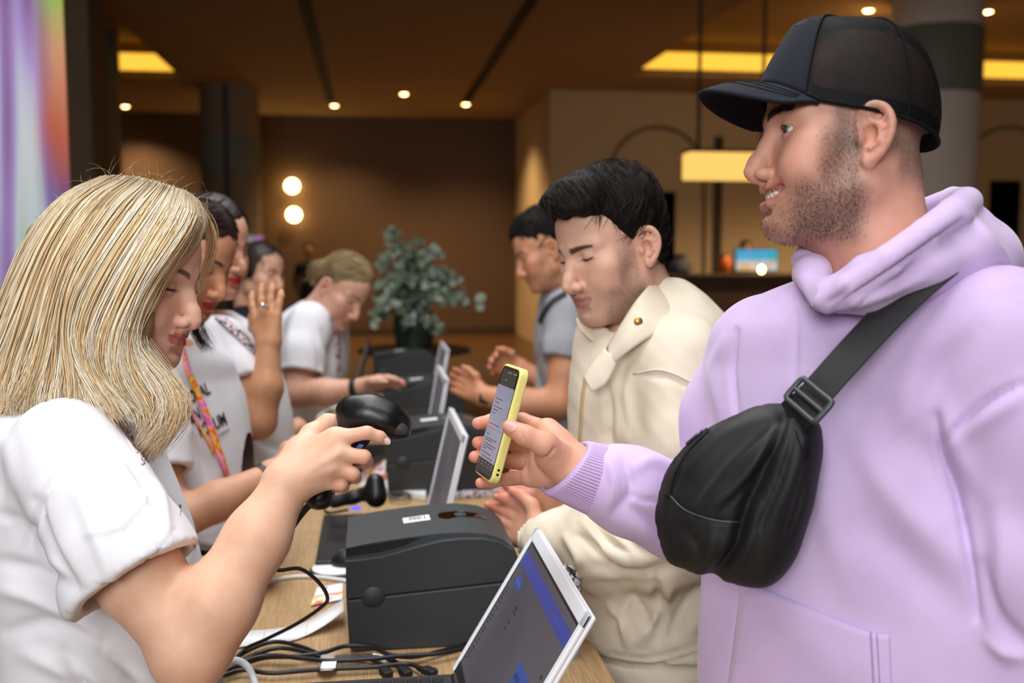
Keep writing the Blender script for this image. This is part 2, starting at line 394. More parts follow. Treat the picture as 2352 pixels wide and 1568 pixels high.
# slots in the ceiling
for (a, b, lab) in (((690, 0), (765, 232), 'dark linear ceiling slot running to the left downlight'), ((1215, 0), (1075, 232), 'dark linear ceiling slot running to the right downlight')):
    p, q = onz(a[0], a[1], HC), onz(b[0], b[1], HC); xs = (p[0]+q[0])/2
    y0 = 3.4
    th = tag(box('ceiling_slot', (xs-.06, y0, HC-.012), (xs+.06, q[1], HC-.001), MATS['dark slot'], None, .004), lab, 'ceiling slot')
def downlight(px, py, z, lab, spot=True, k=1.0):
    p = onz(px, py, z); th = thing('downlight', lab, 'light', (p[0], p[1], z))
    lathe('trim_ring', (p[0], p[1], z), (0, 0, -1), [(.085, 0), (.09, .012), (.062, .016), (.06, .005)], MATS['coffer ceiling'], th, 20)
    lathe('lens', (p[0], p[1], z-.006), (0, 0, -1), [(.058, 0), (.05, .01), (.02, .02)], MATS['downlight lens'], th, 16)
    if spot:
        l = bpy.data.lights.new('downlight_lamp', 'SPOT'); l.energy = 230*k; l.color = (1, .70, .38); l.spot_size = 2.2; l.spot_blend = .8; l.shadow_soft_size = .05
        o = bpy.data.objects.new('downlight_lamp', l); COL.objects.link(o); o.parent = th; o.location = (0, 0, -.05)
downlight(768, 241, HC, 'small round downlight at the end of the left ceiling slot')
downlight(1070, 238, HC, 'small round downlight at the end of the right ceiling slot')
downlight(928, 214, HC, 'small round downlight between the two ceiling slots')
downlight(288, 243, HC, 'small round downlight right beside the grey column behind the blonde woman')
downlight(1995, 22, HC+.45, 'bright round downlight just left of the grey column above the cap', True, 3.0)
downlight(2268, 25, HC+.45, 'bright round downlight right of the grey column above the cap', True, 3.0)
# columns
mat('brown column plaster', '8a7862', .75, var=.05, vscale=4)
def column(px0, px1, Y, bands, lab, cat='column', n=40, pm='brown column plaster'):
    xa, xb = X_at(px0, Y), X_at(px1, Y); r = (xb-xa)/2; c = (xa+xb)/2
    th = thing('round_column', lab, cat, (c, Y, 0))
    lathe('shaft', (c, Y, 0), (0, 0, 1), [(r, 0), (r, HC+.44)], MATS[pm], th, n)
    for (pa, pb) in bands:
        lathe('band', (c, Y, 0), (0, 0, 1), [(r+.004, Z_at(pb, Y)), (r+.015, Z_at(pb, Y)+.02), (r+.015, Z_at(pa, Y)-.02), (r+.004, Z_at(pa, Y))], MATS['green grey column band'], th, n)
    lathe('plinth', (c, Y, 0), (0, 0, 1), [(r+.02, 0), (r+.02, .1), (r, .12)], MATS['dark trim'], th, n)
    return th, c, r
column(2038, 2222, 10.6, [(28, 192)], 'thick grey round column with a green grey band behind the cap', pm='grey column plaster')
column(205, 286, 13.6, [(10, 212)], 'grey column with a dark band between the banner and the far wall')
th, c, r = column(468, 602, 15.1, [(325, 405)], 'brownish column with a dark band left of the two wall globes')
box('slot', (c-.035, 15.1-r-.03, .1), (c+.035, 15.1-r+.02, HC), MATS['dark trim'], th)
o = box('square_pillar', (X_at(60, 9.0), 9.0, 0), (X_at(222, 9.0), 9.6, HC+.44), MATS['brown pillar cladding'], None, .02)
o['label'] = 'brown clad square pillar behind the colourful banner'; o['category'] = 'pillar'
# wall globes
th = thing('wall_lamp', 'wall lamp of two stacked glowing white globes on the dark wall', 'lamp', aty(672, 460, YF))
for px, py in ((671, 427), (675, 493)):
    p = aty(px, py, YF-.2); 
    bm = bmesh.new(); bmesh.ops.create_uvsphere(bm, u_segments=24, v_segments=16, radius=.118, matrix=Matrix.Translation(Vector(p-org(th)))); me = bpy.data.meshes.new('globe'); bm.to_mesh(me); bm.free()
    link('globe', me, MATS['warm globe'], th)
    cyl('bracket', p, p+np.array([0, .2, 0]), .03, MATS['dark trim'], th, 12)
# linear pendant lamp
Yp = 9.2; a, b = aty(1575, 412, Yp), aty(1880, 355, Yp)
th = thing('pendant_lamp', 'long glowing rectangular pendant lamp hanging behind the face of the capped man', 'lamp', ((a[0]+b[0])/2, Yp, b[2]))
box('shade', (a[0], Yp-.12, a[2]), (b[0], Yp+.12, b[2]), MATS['pendant glow'], th, .01)
box('cap_frame', (a[0]-.01, Yp-.13, b[2]), (b[0]+.01, Yp+.13, b[2]+.025), MATS['dark trim'], th, .004)
for px in (1600, 1745): x = X_at(px, Yp); cyl('suspension_rod', (x, Yp, b[2]), (x, Yp, HC+.44), .018, MATS['dark trim'], th, 8); cyl('ceiling_rose', (x, Yp, HC+.40), (x, Yp, HC+.45), .07, MATS['dark trim'], th, 16)
# arched trim on the right wall
for k, (cx, cy, rr, lab) in enumerate(((1510, 400, 108, 'thin dark arch moulding on the cream wall left of the pendant lamp'), (2320, 400, 108, 'thin dark arch moulding on the cream wall at the right edge'))):
    pts = [aty(cx-rr, 770, YR-.035)]+[aty(cx-rr*math.cos(math.pi*i/16), cy-rr*math.sin(math.pi*i/16), YR-.035) for i in range(17)]+[aty(cx+rr, 770, YR-.035)]
    tag(tube('arch_moulding', pts, .022, MATS['brown pillar cladding'], None, 60, 8), lab, 'moulding')
tag(box('wall_batten', (X_at(1636, YR), YR-.04, 0), (X_at(1655, YR), YR, Z_at(300, YR)), MATS['dark trim'], None, .005), 'narrow dark vertical batten on the wall below the pendant lamp', 'batten')
# reception counter with monitor
Yc = 12.0; zt = Z_at(632, Yc)
th = thing('reception_counter', 'dark brown reception counter behind the man in the beige jacket', 'counter', (X_at(1900, Yc), Yc+.3, 0))
mat('dark counter wood', '3c2a1e', .5, var=.12, vscale=6, stretch=(1, 1, 8)); mat('grey stone plinth', '77736c', .6)
box('front_panel', (X_at(1532, Yc), Yc, .5), (X_at(2600, Yc), Yc+.05, zt-.04), MATS['dark counter wood'], th)
box('counter_top', (X_at(1528, Yc), Yc-.05, zt-.04), (X_at(2610, Yc), Yc+.6, zt), MATS['dark counter wood'], th, .008)
box('plinth', (X_at(1540, Yc), Yc+.03, 0), (X_at(2590, Yc), Yc+.5, .5), MATS['grey stone plinth'], th)
m, t = newmat('desktop picture'); t.b.inputs['Base Color'].default_value = (0, 0, 0, 1)
n1 = t.add('ShaderNodeTexNoise', {'Vector': t.coord('Object'), 'Scale': 7.0, 'Detail': 2.0}); sep = t.add('ShaderNodeSeparateXYZ', {0: t.coord('Generated')})
col = t.mix(t.ramp(sep.outputs[2], [(.35, (0, 0, 0, 1)), (.6, (1, 1, 1, 1))]), t.ramp(n1.outputs[0], [(.4, 'e0b070'), (.6, 'c8d8e0')]), t.ramp(n1.outputs[0], [(.35, '20b0b8'), (.65, '58a8f0')]))
t.l.new(col, t.b.inputs['Emission Color']); t.b.inputs['Emission Strength'].default_value = .9

a, b = aty(1690, 628, Yc+.2), aty(1786, 570, Yc+.2)
th = thing('desktop_monitor', 'small monitor with a blue desktop picture on the dark counter', 'monitor', ((a[0]+b[0])/2, Yc+.2, zt))
box('casing', (a[0]-.02, Yc+.2, zt+.02), (b[0]+.02, Yc+.24, b[2]), MATS['black plastic'], th, .01); box('screen', (a[0], Yc+.195, zt+.04), (b[0], Yc+.2, b[2]-.02), MATS['desktop picture'], th); box('stand', ((a[0]+b[0])/2-.1, Yc+.15, zt), ((a[0]+b[0])/2+.1, Yc+.33, zt+.02), MATS['black plastic'], th)
p = aty(1752, 620, Yc-.02); th = thing('desk_candle_lamp', 'small glowing round lamp in front of the counter monitor', 'lamp', (p[0], Yc+.02, zt))
lathe('bulb', (p[0], Yc+.02, zt+.01), (0, 0, 1), [(.005, 0), (.03, .02), (.035, .05), (.02, .08), (.004, .09)], MATS['downlight lens'], th, 16); lathe('foot', (p[0], Yc+.02, zt), (0, 0, 1), [(.03, 0), (.03, .012)], MATS['black plastic'], th, 16)
mat('orange glaze', 'c05a18', .4); mat('slate glaze', '4a4a52', .5)
p = aty(1664, 620, Yc+.2); tag(lathe('orange_vase', (p[0], Yc+.2, zt), (0, 0, 1), [(.05, 0), (.09, .06), (.08, .16), (.04, .22), (.05, .25)], MATS['orange glaze'], None, 20), 'orange vase on the counter left of the monitor', 'vase')
p = aty(1562, 620, Yc+.2); tag(lathe('dark_vase', (p[0], Yc+.2, zt), (0, 0, 1), [(.08, 0), (.16, .05), (.14, .14), (.07, .18), (.08, .24), (.03, .26)], MATS['slate glaze'], None, 20), 'dark slate pot on the counter end beside the beige jacket', 'vase')
# framed prints
m, t = newmat('dark floral print'); n1 = t.add('ShaderNodeTexNoise', {'Vector': t.coord('Object'), 'Scale': 3.2, 'Detail': 3.0}); t.l.new(t.ramp(n1.outputs[0], [(.47, '1c1510'), (.53, '8a7450')]), t.b.inputs['Base Color'])
for x0, y0, x1, y1, lab in ((1515, 440, 1552, 630, 'small dark floral print on the wall behind the beige jacket man'), (2268, 415, 2345, 548, 'dark floral print on the wall right of the grey column')):
    a, b = aty(x0, y1, YR-.03), aty(x1, y0, YR-.03); th = thing('framed_print', lab, 'picture', ((a[0]+b[0])/2, YR-.035, a[2]))
    box('print', (a[0], YR-.035, a[2]), (b[0], YR-.035, b[2]), MATS['dark floral print'], th); box('backing', (a[0]-.02, YR-.035, a[2]-.02), (b[0]+.02, YR-.001, b[2]+.02), MATS['cream plaster wall'], th)
# colourful banner on the left
m, t = newmat('swirled colour print')
n0 = t.add('ShaderNodeTexNoise', {'Vector': t.coord('Object', (1.6, 1, .6)), 'Scale': 2.2, 'Detail': 1.5}); wc = t.add('ShaderNodeMix', {0: .14, 4: t.coord('Generated'), 5: n0.outputs[1]}, data_type='VECTOR'); sep = t.add('ShaderNodeSeparateXYZ', {0: wc.outputs[1]})
cr = t.ramp(sep.outputs[2], [(.40, '5a1f62'), (.50, '7a4a9a'), (.57, '3d3a86'), (.64, 'b8502c'), (.72, 'c98a62'), (.78, '7fb23a'), (.86, '6a9a30')])
n2 = t.add('ShaderNodeTexNoise', {'Vector': t.coord('Object', (5, 1, .35)), 'Scale': 1.6, 'Detail': 1.0}); cl = t.ramp(n2.outputs[0], [(.32, '7a4a86'), (.42, 'a890cc'), (.5, 'c9d2d6'), (.58, 'a8c8b4'), (.66, 'b08a90')])
t.l.new(t.mix(t.ramp(sep.outputs[0], [(.80, (0, 0, 0, 1)), (.90, (1, 1, 1, 1))]), cl, cr), t.b.inputs['Base Color']); t.b.inputs['Roughness'].default_value = .5
Yb = 4.2; xa, xb = X_at(-330, Yb), X_at(166, Yb)
th = thing('display_banner', 'tall banner with swirled rainbow colours behind the blonde woman', 'banner', ((xa+xb)/2, Yb, 0))
box('print_sheet', (xa, Yb, .06), (xb, Yb+.012, 2.95), MATS['swirled colour print'], th); box('base', (xa, Yb-.12, 0), (xb, Yb+.12, .06), MATS['black plastic'], th, .01); box('top_rail', (xa, Yb-.012, 2.95), (xb, Yb+.024, 2.98), MATS['black plastic'], th, .004)
# ================================================================== registration desks
m, t = newmat('light oak desk top')
co = t.coord('Object', (9, 1.2, 1)); nn = t.add('ShaderNodeTexNoise', {'Vector': co, 'Scale': 2.2, 'Detail': 6.0, 'Roughness': .65, 'Distortion': 1.2})
fine = t.add('ShaderNodeTexNoise', {'Vector': t.coord('Object', (160, 7, 1)), 'Scale': 3.0, 'Detail': 3.0})
c1 = t.ramp(nn.outputs[0], [(.25, 'a98a62'), (.5, 'c3a47a'), (.75, 'd2b68e')]); c2 = t.mix(t.ramp(fine.outputs[0], [(.35, (0, 0, 0, 1)), (.6, (.7, .7, .7, 1))]), 'a5835a', c1)
t.l.new(c2, t.b.inputs['Base Color']); t.b.inputs['Roughness'].default_value = .45; t.bump(fine.outputs[0], .08)
mat('pale desk edge', 'cbb38c', .5); mat('black desk frame', '1a1a1b', .5, metal=.3)
TX0 = float(onz(574, 1381, TABZ)[0]); TX1 = float(onz(1410, 1560, TABZ)[0])
for k, (y0, y1, lab) in enumerate(((.55, 2.02, 'light oak desk nearest the camera under the near label printer'), (2.025, 3.5, 'light oak desk in the middle under the second label printer'), (3.505, 5.1, 'light oak desk farthest along the row under the last printer'))):
    th = thing('registration_desk', lab, 'desk', ((TX0+TX1)/2, (y0+y1)/2, 0), 'registration desks in a row')
    box('desk_top', (TX0, y0, TABZ-.025), (TX1, y1, TABZ), MATS['light oak desk top'], th, .0015)
    box('modesty_panel', (TX1-.06, y0+.04, .1), (TX1-.045, y1-.04, TABZ-.026), MATS['pale desk edge'], th)
    for x in (TX0+.04, TX1-.1):
        for y in (y0+.05, y1-.1): box('leg', (x, y, 0), (x+.05, y+.05, TABZ-.026), MATS['black desk frame'], th, .004)
# ------------------------------------------------------------------ label printers
mat('charcoal printer plastic', '2b2f32', .52, var=.03, bump=.12, bscale=2600, spec=.5); mat('printer lid plastic', '373b3d', .5, var=.03, bump=.1, bscale=2600)
mat('printer shadow gap', '0c0d0e', .7); mat('white label', 'ececea', .5); mat('black print', '16161a', .6); mat('grey print', '5a5a5c', .6)
m, t = newmat('smoked window'); t.b.inputs['Base Color'].default_value = lin('1a0d07'); t.b.inputs['Roughness'].default_value = .06; t.b.inputs['Coat Weight'].default_value = 1
def printer(x0, y0, lab, near=False):
    z0 = TABZ; Wd = .226; o = np.array([x0, y0, z0]); th = thing('label_printer', lab, 'printer', (x0+.14, y0+Wd/2, z0), 'label printers along the desks')
    G = MATS['charcoal printer plastic']; X, Y, Z = np.eye(3)
    low = [(0.004, .006), (.012, 0), (.282, 0), (.292, .01), (.293, .1085), (0, .0885)]
    prism('lower_case', low, o, X, Z, Y*Wd, G, th, .004)
    ledge = [(0, .154), (.03, .1555), (.06, .159), (.09, .166), (.12, .1735), (.155, .181), (.19, .1835), (.225, .182), (.255, .175), (.278, .160), (.292, .132), (.293, .112)]
    side = [(0, .0905)]+ledge[:]; side = [(0, .0915), (.293, .1115)]+ledge[::-1]
    s1 = prism('side_shell', side, o, X, Z, Y*.02, G, th, .0025); prism('side_shell', side, o+Y*(Wd-.02), X, Z, Y*.02, G, th, .0025)
    prism('seam', [(.002, .0885), (.2915, .1085), (.2915, .112), (.002, .092)], o+Y*.004, X, Z, Y*(Wd-.008), MATS['printer shadow gap'], th)
    # lid: rounded loaf, inset, higher at the front where the grip is
    top = [(.0, .172), (.03, .1775), (.07, .183), (.11, .187), (.16, .191), (.2, .1905), (.235, .186), (.262, .176), (.282, .158), (.2925, .130), (.293, .112)]
    lid = [(0, .0915), (.293, .1115)]+top[::-1]
    prism('lid', lid, o+Y*.016, X, Z, Y*(Wd-.032), MATS['printer lid plastic'], th, .006, seg=3)
    # near-black plate that paints in the shade of the grip notch
    sh = [(.0, .158), (.05, .162), (.09, .170), (.125, .184), (.105, .184), (.05, .1775), (0, .171)]
    prism('grip_shade', sh, o+Y*.0155, X, Z, Y*.001, MATS['printer shadow gap'], th)
    c = o+np.array([.044, .003, .092])
    bm = bmesh.new(); bmesh.ops.create_uvsphere(bm, u_segments=28, v_segments=14, radius=1); bm.transform(Matrix.Translation(Vector(c-org(th))) @ Matrix.Diagonal((.0205, .0085, .0185, 1))); me = bpy.data.meshes.new('latch_button'); bm.to_mesh(me); bm.free(); link('latch_button', me, G, th)
    lathe('latch_rim', c+Y*.0015, -Y, [(.0225, 0), (.0225, .0014), (.021, .0018)], MATS['printer shadow gap'], th, 28)
    def top_z(x): return np.interp(x, [a for a, b in top], [b for a, b in top])
    def patch(nm, poly, mt, lift, parent=th):
        v = [o+np.array([a, b, top_z(a)+lift]) for a, b in poly]; k = len(v); vb = [q-Z*.0004 for q in v]
        return obj(nm, v+vb, [tuple(range(k)), tuple(range(k, 2*k))[::-1]]+[(i, (i+1) % k, k+(i+1) % k, k+i)[::-1] for i in range(k)], mt, parent)
    st = patch('barcode_sticker', [(.098, .10), (.145, .103), (.144, .137), (.097, .134)], MATS['white label'], .0009)
    if near:
        for i in range(11): a = .107+i*.0022; wv = .0013 if i % 3 else .0007; patch('barcode_bar', [(a, .112), (a+wv, .112), (a+wv, .131), (a, .131)], MATS['black print'], .0013, st)
        for i in range(9): patch('printed_line', [(.1345, .110+i*.0024), (.1365, .110+i*.0024), (.1365, .1115+i*.0024), (.1345, .1115+i*.0024)], MATS['grey print'], .0013, st)
    win = [(.160, .112), (.172, .102), (.184, .108), (.198, .116), (.22, .118), (.242, .114), (.246, .128), (.238, .142), (.2, .150), (.17, .144), (.16, .13)]
    w = spline(win+[win[0]], 44)[:-1]; patch('media_window', [tuple(q) for q in w], MATS['smoked window'], .0013)
    return th
def X_tab(px, py): return float(onz(px, py, TABZ)[0])
pn = onz(797, 1499, TABZ)
printer(pn[0], pn[1], 'charcoal label printer nearest the camera, with a barcode sticker on its lid', True)
for (px, d, lab) in ((887, 2.66, 'charcoal label printer second from the camera, behind the held phone'), (882, 3.56, 'charcoal label printer third from the camera, by the bent woman\'s hand'), (860, 4.62, 'charcoal label printer farthest from the camera, in front of the plant')):
    w = P(px, 1000, d); printer(w[0], w[1], lab)
# ------------------------------------------------------------------ laptops
mat('black laptop plastic', '1d1d1f', .5, bump=.05, bscale=3000); mat('white glossy cover', 'e6e9ef', .3, var=.02, vscale=20); mat('key plastic', '121214', .4); mat('blue led', '2030ff', .4)
m, t = newmat('screen grey'); t.b.inputs['Base Color'].default_value = (.015, .015, .02, 1); t.b.inputs['Roughness'].default_value = .35; t.b.inputs['Specular IOR Level'].default_value = .02
nz = t.add('ShaderNodeTexNoise', {'Vector': t.coord(), 'Scale': 3.0}); t.l.new(t.ramp(nz.outputs[0], [(.3, '524d55'), (.7, '6c6567')]), t.b.inputs['Emission Color']); t.b.inputs['Emission Strength'].default_value = .75
emat('screen blue', '333e98', .8); emat('screen button blue', '2a4a9c', .8); emat('screen ink', '2a2a30', .5); emat('blue led glow', '3348ff', 2.0); emat('screen red', 'b03040', .6); emat('screen pale', '8088b8', .6)
KEY = None
def laptop(xh, yf, yn, lean, lab, llen=.25, keys=True, ui=False):
    """hinge along y at xh, from far yf to near yn; the lid leans back by lean degrees towards +x; base towards -x"""
    th = thing('laptop', lab, 'laptop', (xh-.12, (yf+yn)/2, TABZ), 'laptops along the desks'); zb = TABZ+.004; wd = yf-yn
    bs = box('base', (xh-.255, yn, zb), (xh, yf-(.012 if ui else 0), zb+.015), MATS['black laptop plastic'], th, .004)
    for i in (0, 1):
        for j in (0, 1): cyl('foot', (xh-.23+.2*i, yn+.03+j*(wd-.06), TABZ), (xh-.23+.2*i, yn+.03+j*(wd-.06), zb+.001), .008, MATS['key plastic'], th, 10)
    zt = zb+.015; box('touchpad', (xh-.24, yn+wd/2-.05, zt), (xh-.165, yn+wd/2+.05, zt+.0008), MATS['key plastic'], th, .0003)
    if keys:
        global KEY
        if KEY is None:
            KEY = bpy.data.meshes.new('key'); bmk = bmesh.new(); bmesh.ops.create_cube(bmk, size=1); bmesh.ops.scale(bmk, vec=(.0165, .0165, .004), verts=bmk.verts)
            for v in bmk.verts:
                if v.co.z > 0: v.co.x *= .86; v.co.y *= .86
            bmk.to_mesh(KEY); bmk.free(); KEY.materials.append(MATS['key plastic'])
        nk = int((wd-.03)/.0192)
        for r in range(6):
            for c in range(nk):
                k = bpy.data.objects.new('key', KEY); COL.objects.link(k); k.parent = th; k.location = tuple(np.array([xh-.03-r*.0192, yn+.024+c*.0192, zt+.002])-org(th))
    L = np.array([math.sin(math.radians(lean)), 0, math.cos(math.radians(lean))]); N = np.array([-L[2], 0, L[0]]); Yv = np.array([0, -1., 0])
    h = np.array([xh-.004, yf, zt+.002])
    cyl('hinge', h+np.array([0, -.03, 0]), h+np.array([0, -wd+.03, 0]), .006, MATS['black laptop plastic'], th, 12)
    obox('lid', h-N*.004, Yv*wd, L*llen, -N*.007, MATS['white glossy cover'], th, .003)
    b = .013
    for nm, a, u, v in (('bezel', L*(llen-b-.006), Yv*wd, L*(b+.006)), ('bezel', np.zeros(3), Yv*b, L*llen), ('bezel', Yv*(wd-b), Yv*b, L*llen)): obox(nm, h-N*.004+a, u, v, N*.006, MATS['white glossy cover'], th, .002)
    obox('lower_bezel', h-N*.004, Yv*wd, L*.02, N*.0045, MATS['black laptop plastic'], th, .001)
    so = h+Yv*b+L*.02-N*.003; sw, shh = wd-2*b, llen-.026-b
    scr = obox('screen', so, Yv*sw, L*shh, N*.002, MATS['screen grey'], th)
    if ui:
        rim = .004
        for a, u, v in ((L*(shh-rim), Yv*sw, L*rim), (Yv*0, Yv*rim, L*shh), (Yv*(sw-rim), Yv*rim, L*shh)): obox('screen_rim', so+a+N*.0005, u, v, N*.0022, MATS['key plastic'], th)
        def q(nm, u0, u1, v0, v1, mt): obox(nm, so+N*.002+Yv*(sw*u0)+L*(shh*v0), Yv*(sw*(u1-u0)), L*(shh*(v1-v0)), N*.0006, MATS[mt], scr)
        q('header_bar', .012, .985, .83, .925, 'screen blue'); q('dialog_button', .68, .86, .36, .52, 'screen button blue'); q('small_button', .09, .2, .70, .775, 'screen button blue')
        r = random.Random(3)
        for i in range(9): q('button_text', .695+i*.017, .705+i*.017, .42, .42+r.uniform(.03, .055), 'screen ink')
        for i in range(6): q('button_text', .105+i*.014, .113+i*.014, .73, .748, 'screen pale')
        u = .03
        for i in range(19):
            u += .030 + (.012 if i % 5 == 4 else 0); q('text_line', .028, .028+r.uniform(.02, .055), u, u+.010, 'screen ink')
        for u, v, l in ((.27, .63, .05), (.28, .60, .045), (.29, .53, .03), (.29, .48, .025)): q('word', u, u+l, v, v+.012, 'screen ink')
        q('flag_icon', .70, .715, .865, .895, 'screen red')
        for i in range(5): q('user_name', .73+i*.026, .75+i*.026, .868, .88, 'screen pale')
        q('cursor', .93, .95, .6, .625, 'screen ink')
    return th, zt
# near laptop
h1 = P(1047, 1530, 1.53)
laptop(float(h1[0]), float(h1[1]), float(h1[1])-.372, 31, 'open white laptop nearest the camera with a blue header bar on its screen', .252, True, True)
h2 = P(983, 1134, 2.46); th2, zt2 = laptop(float(h2[0]), float(h2[1]), float(h2[1])-.372, 13, 'open white framed laptop second from the camera, behind the near printer', .262)
p = onz(825, 1167, zt2); box('status_light', p-np.array([.02, .012, 0]), p+np.array([.004, .012, .001]), MATS['blue led glow'], th2)
h3 = P(978, 985, 3.34); laptop(float(h3[0]), float(h3[1]), float(h3[1])-.36, 10, 'open white framed laptop third from the camera, above the second printer', .262, False)
h4 = P(990, 880, 4.22); laptop(float(h4[0]), float(h4[1]), float(h4[1])-.36, 10, 'open white framed laptop farthest from the camera, above the third printer', .262, False)
# ================================================================== figure tools: heads, hands, hair
def rot(yaw=0, pitch=0, roll=0):
    """head axes (x left, y forward, z up) -> camera space. yaw 0 faces the camera, +90 faces image right, -90 image left; pitch>0 looks down; roll>0 tips towards image right"""
    a, b, c = math.radians(yaw), math.radians(pitch), math.radians(roll)
    B = np.array([[1, 0, 0], [0, 0, 1], [0, -1, 0]], float)      # x_left->image right, y_fwd->-depth, z->up  (facing camera)
    Rp = np.array([[1, 0, 0], [0, math.cos(b), math.sin(b)], [0, -math.sin(b), math.cos(b)]])   # forward tips down
    Ry = np.array([[math.cos(a), 0, -math.sin(a)], [0, 1, 0], [math.sin(a), 0, math.cos(a)]])   # about camera up: facing (0,0,-1) -> (sin a,0,-cos a)
    Rr = np.array([[math.cos(c), math.sin(c), 0], [-math.sin(c), math.cos(c), 0], [0, 0, 1]])
    return Rr @ Ry @ B @ Rp
def sm(x, a, b): t = np.clip((x-a)/(b-a), 0, 1); return t*t*(3-2*t)
def head(h=.0018, full=1.0, lips=1.0, jaw=1.0, chin=0.0, nose=1.0, smile=False, eyes='down', female=False, ears=True, skin='e0b090', lip='c06a60', beard=0.0, brow='3a2a20', beardcol='5a4030', blush='d88070', nose_up=0.0, brow_w=1.0, neck=True, moustache=0.0, corner=0.0, brow_z=0.0, ear_dy=0.0, ear_s=1.0, ear_out=1.0, cran=1.0, neck_y=0.0, buzz=0.0, buzzcol='6a5a50'):
    lo, hi = (-.1, -.125, -.215 if neck else -.15), (.1, .142, .135); F = Field(lo, hi, h); S = (-1, 1)
    F.ell((0, -.012+.094*(1-cran), .042), (.0745, .094*cran, .078), k=.01)
    F.ell((0, .018, .028), (.066, .074, .080), k=.02)                    # forehead
    F.ell((0, .030, -.035), (.060, .060, .070), k=.025)                  # mid face
    for s in S:
        F.ell((s*.047, .052, -.024), (.021, .026, .021), k=.02)            # cheekbone
        F.ell((s*.036, .062, -.046), (.020, .022, .022), k=.02)            # cheek
        F.ell((s*.036*full, .046, -.062), (.024*full, .032, .034), k=.022)           # side of the mouth
        F.cone((s*.0475*jaw, .0, -.066), (s*.020*jaw, .072, -.107-chin), .0155, .0135, k=.026)   # jaw line
        F.cone((s*.053*jaw, -.004, -.02), (s*.0475*jaw, -.0, -.066), .014, .0155, k=.025)
    F.ell((0, .057, -.074), (.036, .035, .032), k=.02)                   # mouth mound
    F.ell((0, .050, -.088), (.036, .036, .026), k=.02)
    F.ell((0, .0795, -.1035-chin), (.0175 if not female else .014, .0155, .0150), k=.016)
    if neck:
        F.chain([(0, -.034+neck_y*.5, -.05), (0, -.046+neck_y, -.13), (0, -.055+neck_y, -.24)], [.054, .053 if not female else .046, .060 if not female else .05], k=.03)
        F.ell((0, .012, -.108), (.035, .045, .022), k=.03)                 # under the chin
    for s in S: F.cone((s*.010, .0835, .0155), (s*.044, .0645, .0165), .0115 if not female else .0095, .010, k=.012)      # brow ridge
    for s in S: F.ell((s*.0325, .0935, -.002), (.0175, .0150, .0115), k=.010, mode='sub')
    for s in S: F.ell((s*.0315, .0705, -.001), .0139, k=.004)              # lid globe
    if eyes == 'open':
        for s in S: F.ell((s*.0345, .0835, -.0008), (.0145, .0125, .0043), k=.0014, mode='sub')
    else:
        for s in S:
            c = np.array([s*.0315, .0705, -.001]); pts = [c+np.array([math.sin(a)*.0142*.86, math.cos(a)*.0142*.93, -.0052-.0016*math.cos(a*1.6)]) for a in np.linspace(-1.15, 1.15, 9)]
            F.chain(pts, [.0009]*9, k=.001, mode='sub')
    # nose
    n = nose; tip = np.array([0, .1115*1.0+.004*(n-1)*4, -.043+nose_up])
    F.chain([(0, .0845, .006), (0, .0935+.002*(n-1)*5, -.014), (0, .1045, -.032), tip], [.0085, .0080, .0084, .0086], k=.011)
    for s in S:
        F.ell((s*.0125, .0985, -.0475+nose_up*.7), (.0080, .0108, .0078), k=.006)
        F.ell((s*.0080, .1025, -.0550+nose_up), (.0042, .0074, .0042), k=.002, mode='sub')
    F.cone((0, .1085, -.050+nose_up), (0, .0945, -.0555), .0058, .0055, k=.006)
    # lips
    if smile:
        for s in S:
            F.ell((s*.047, .064, -.043), (.0165, .019, .018), k=.015)           # raised cheek
            F.chain([(0, .0960, -.0635), (s*.014, .0930, -.0635), (s*.030, .0835, -.0618), (s*.046, .0680, -.0585)], [.0046, .0046, .0042, .0034], k=.005)
            F.chain([(0, .0935, -.0840), (s*.015, .0905, -.0825), (s*.031, .0805, -.0740), (s*.046, .0680, -.0605)], [.0064, .0060, .0048, .0034], k=.005)
            F.chain([(0, .0985, -.0725), (s*.016, .0955, -.0716), (s*.033, .0875, -.0672), (s*.0455, .0765, -.0615)], [.0056, .0056, .0044, .0014], k=.002, mode='sub')
        F.ell((0, .062, -.0710), (.038, .032, .0056), k=.002, mode='sub')
    else:
        for s in S:
            F.chain([(0, .0955, -.0668), (s*.007, .0950, -.0660), (s*.017, .0885, -.0685+corner*.5), (s*.0265, .0785, -.0715+corner)], [.0046*lips, .0050*lips, .0040*lips, .0022], k=.004)
            F.chain([(0, .0935, -.0790), (s*.010, .0915, -.0785), (s*.018, .0860, -.0760+corner*.4), (s*.0255, .0785, -.0725+corner)], [.0062*lips, .0056*lips, .0044*lips, .0024], k=.004)
            F.chain([(0, .1015, -.0722), (s*.010, .0990, -.0716), (s*.019, .0925, -.0718+corner*.5), (s*.0300, .0805, -.0712+corner*1.15)], [.0011, .0011, .0011, .0009], k=.0022, mode='sub')
    F.cone((-.012, .0955, -.0905), (.012, .0955, -.0905), .004, .004, k=.008, mode='sub')
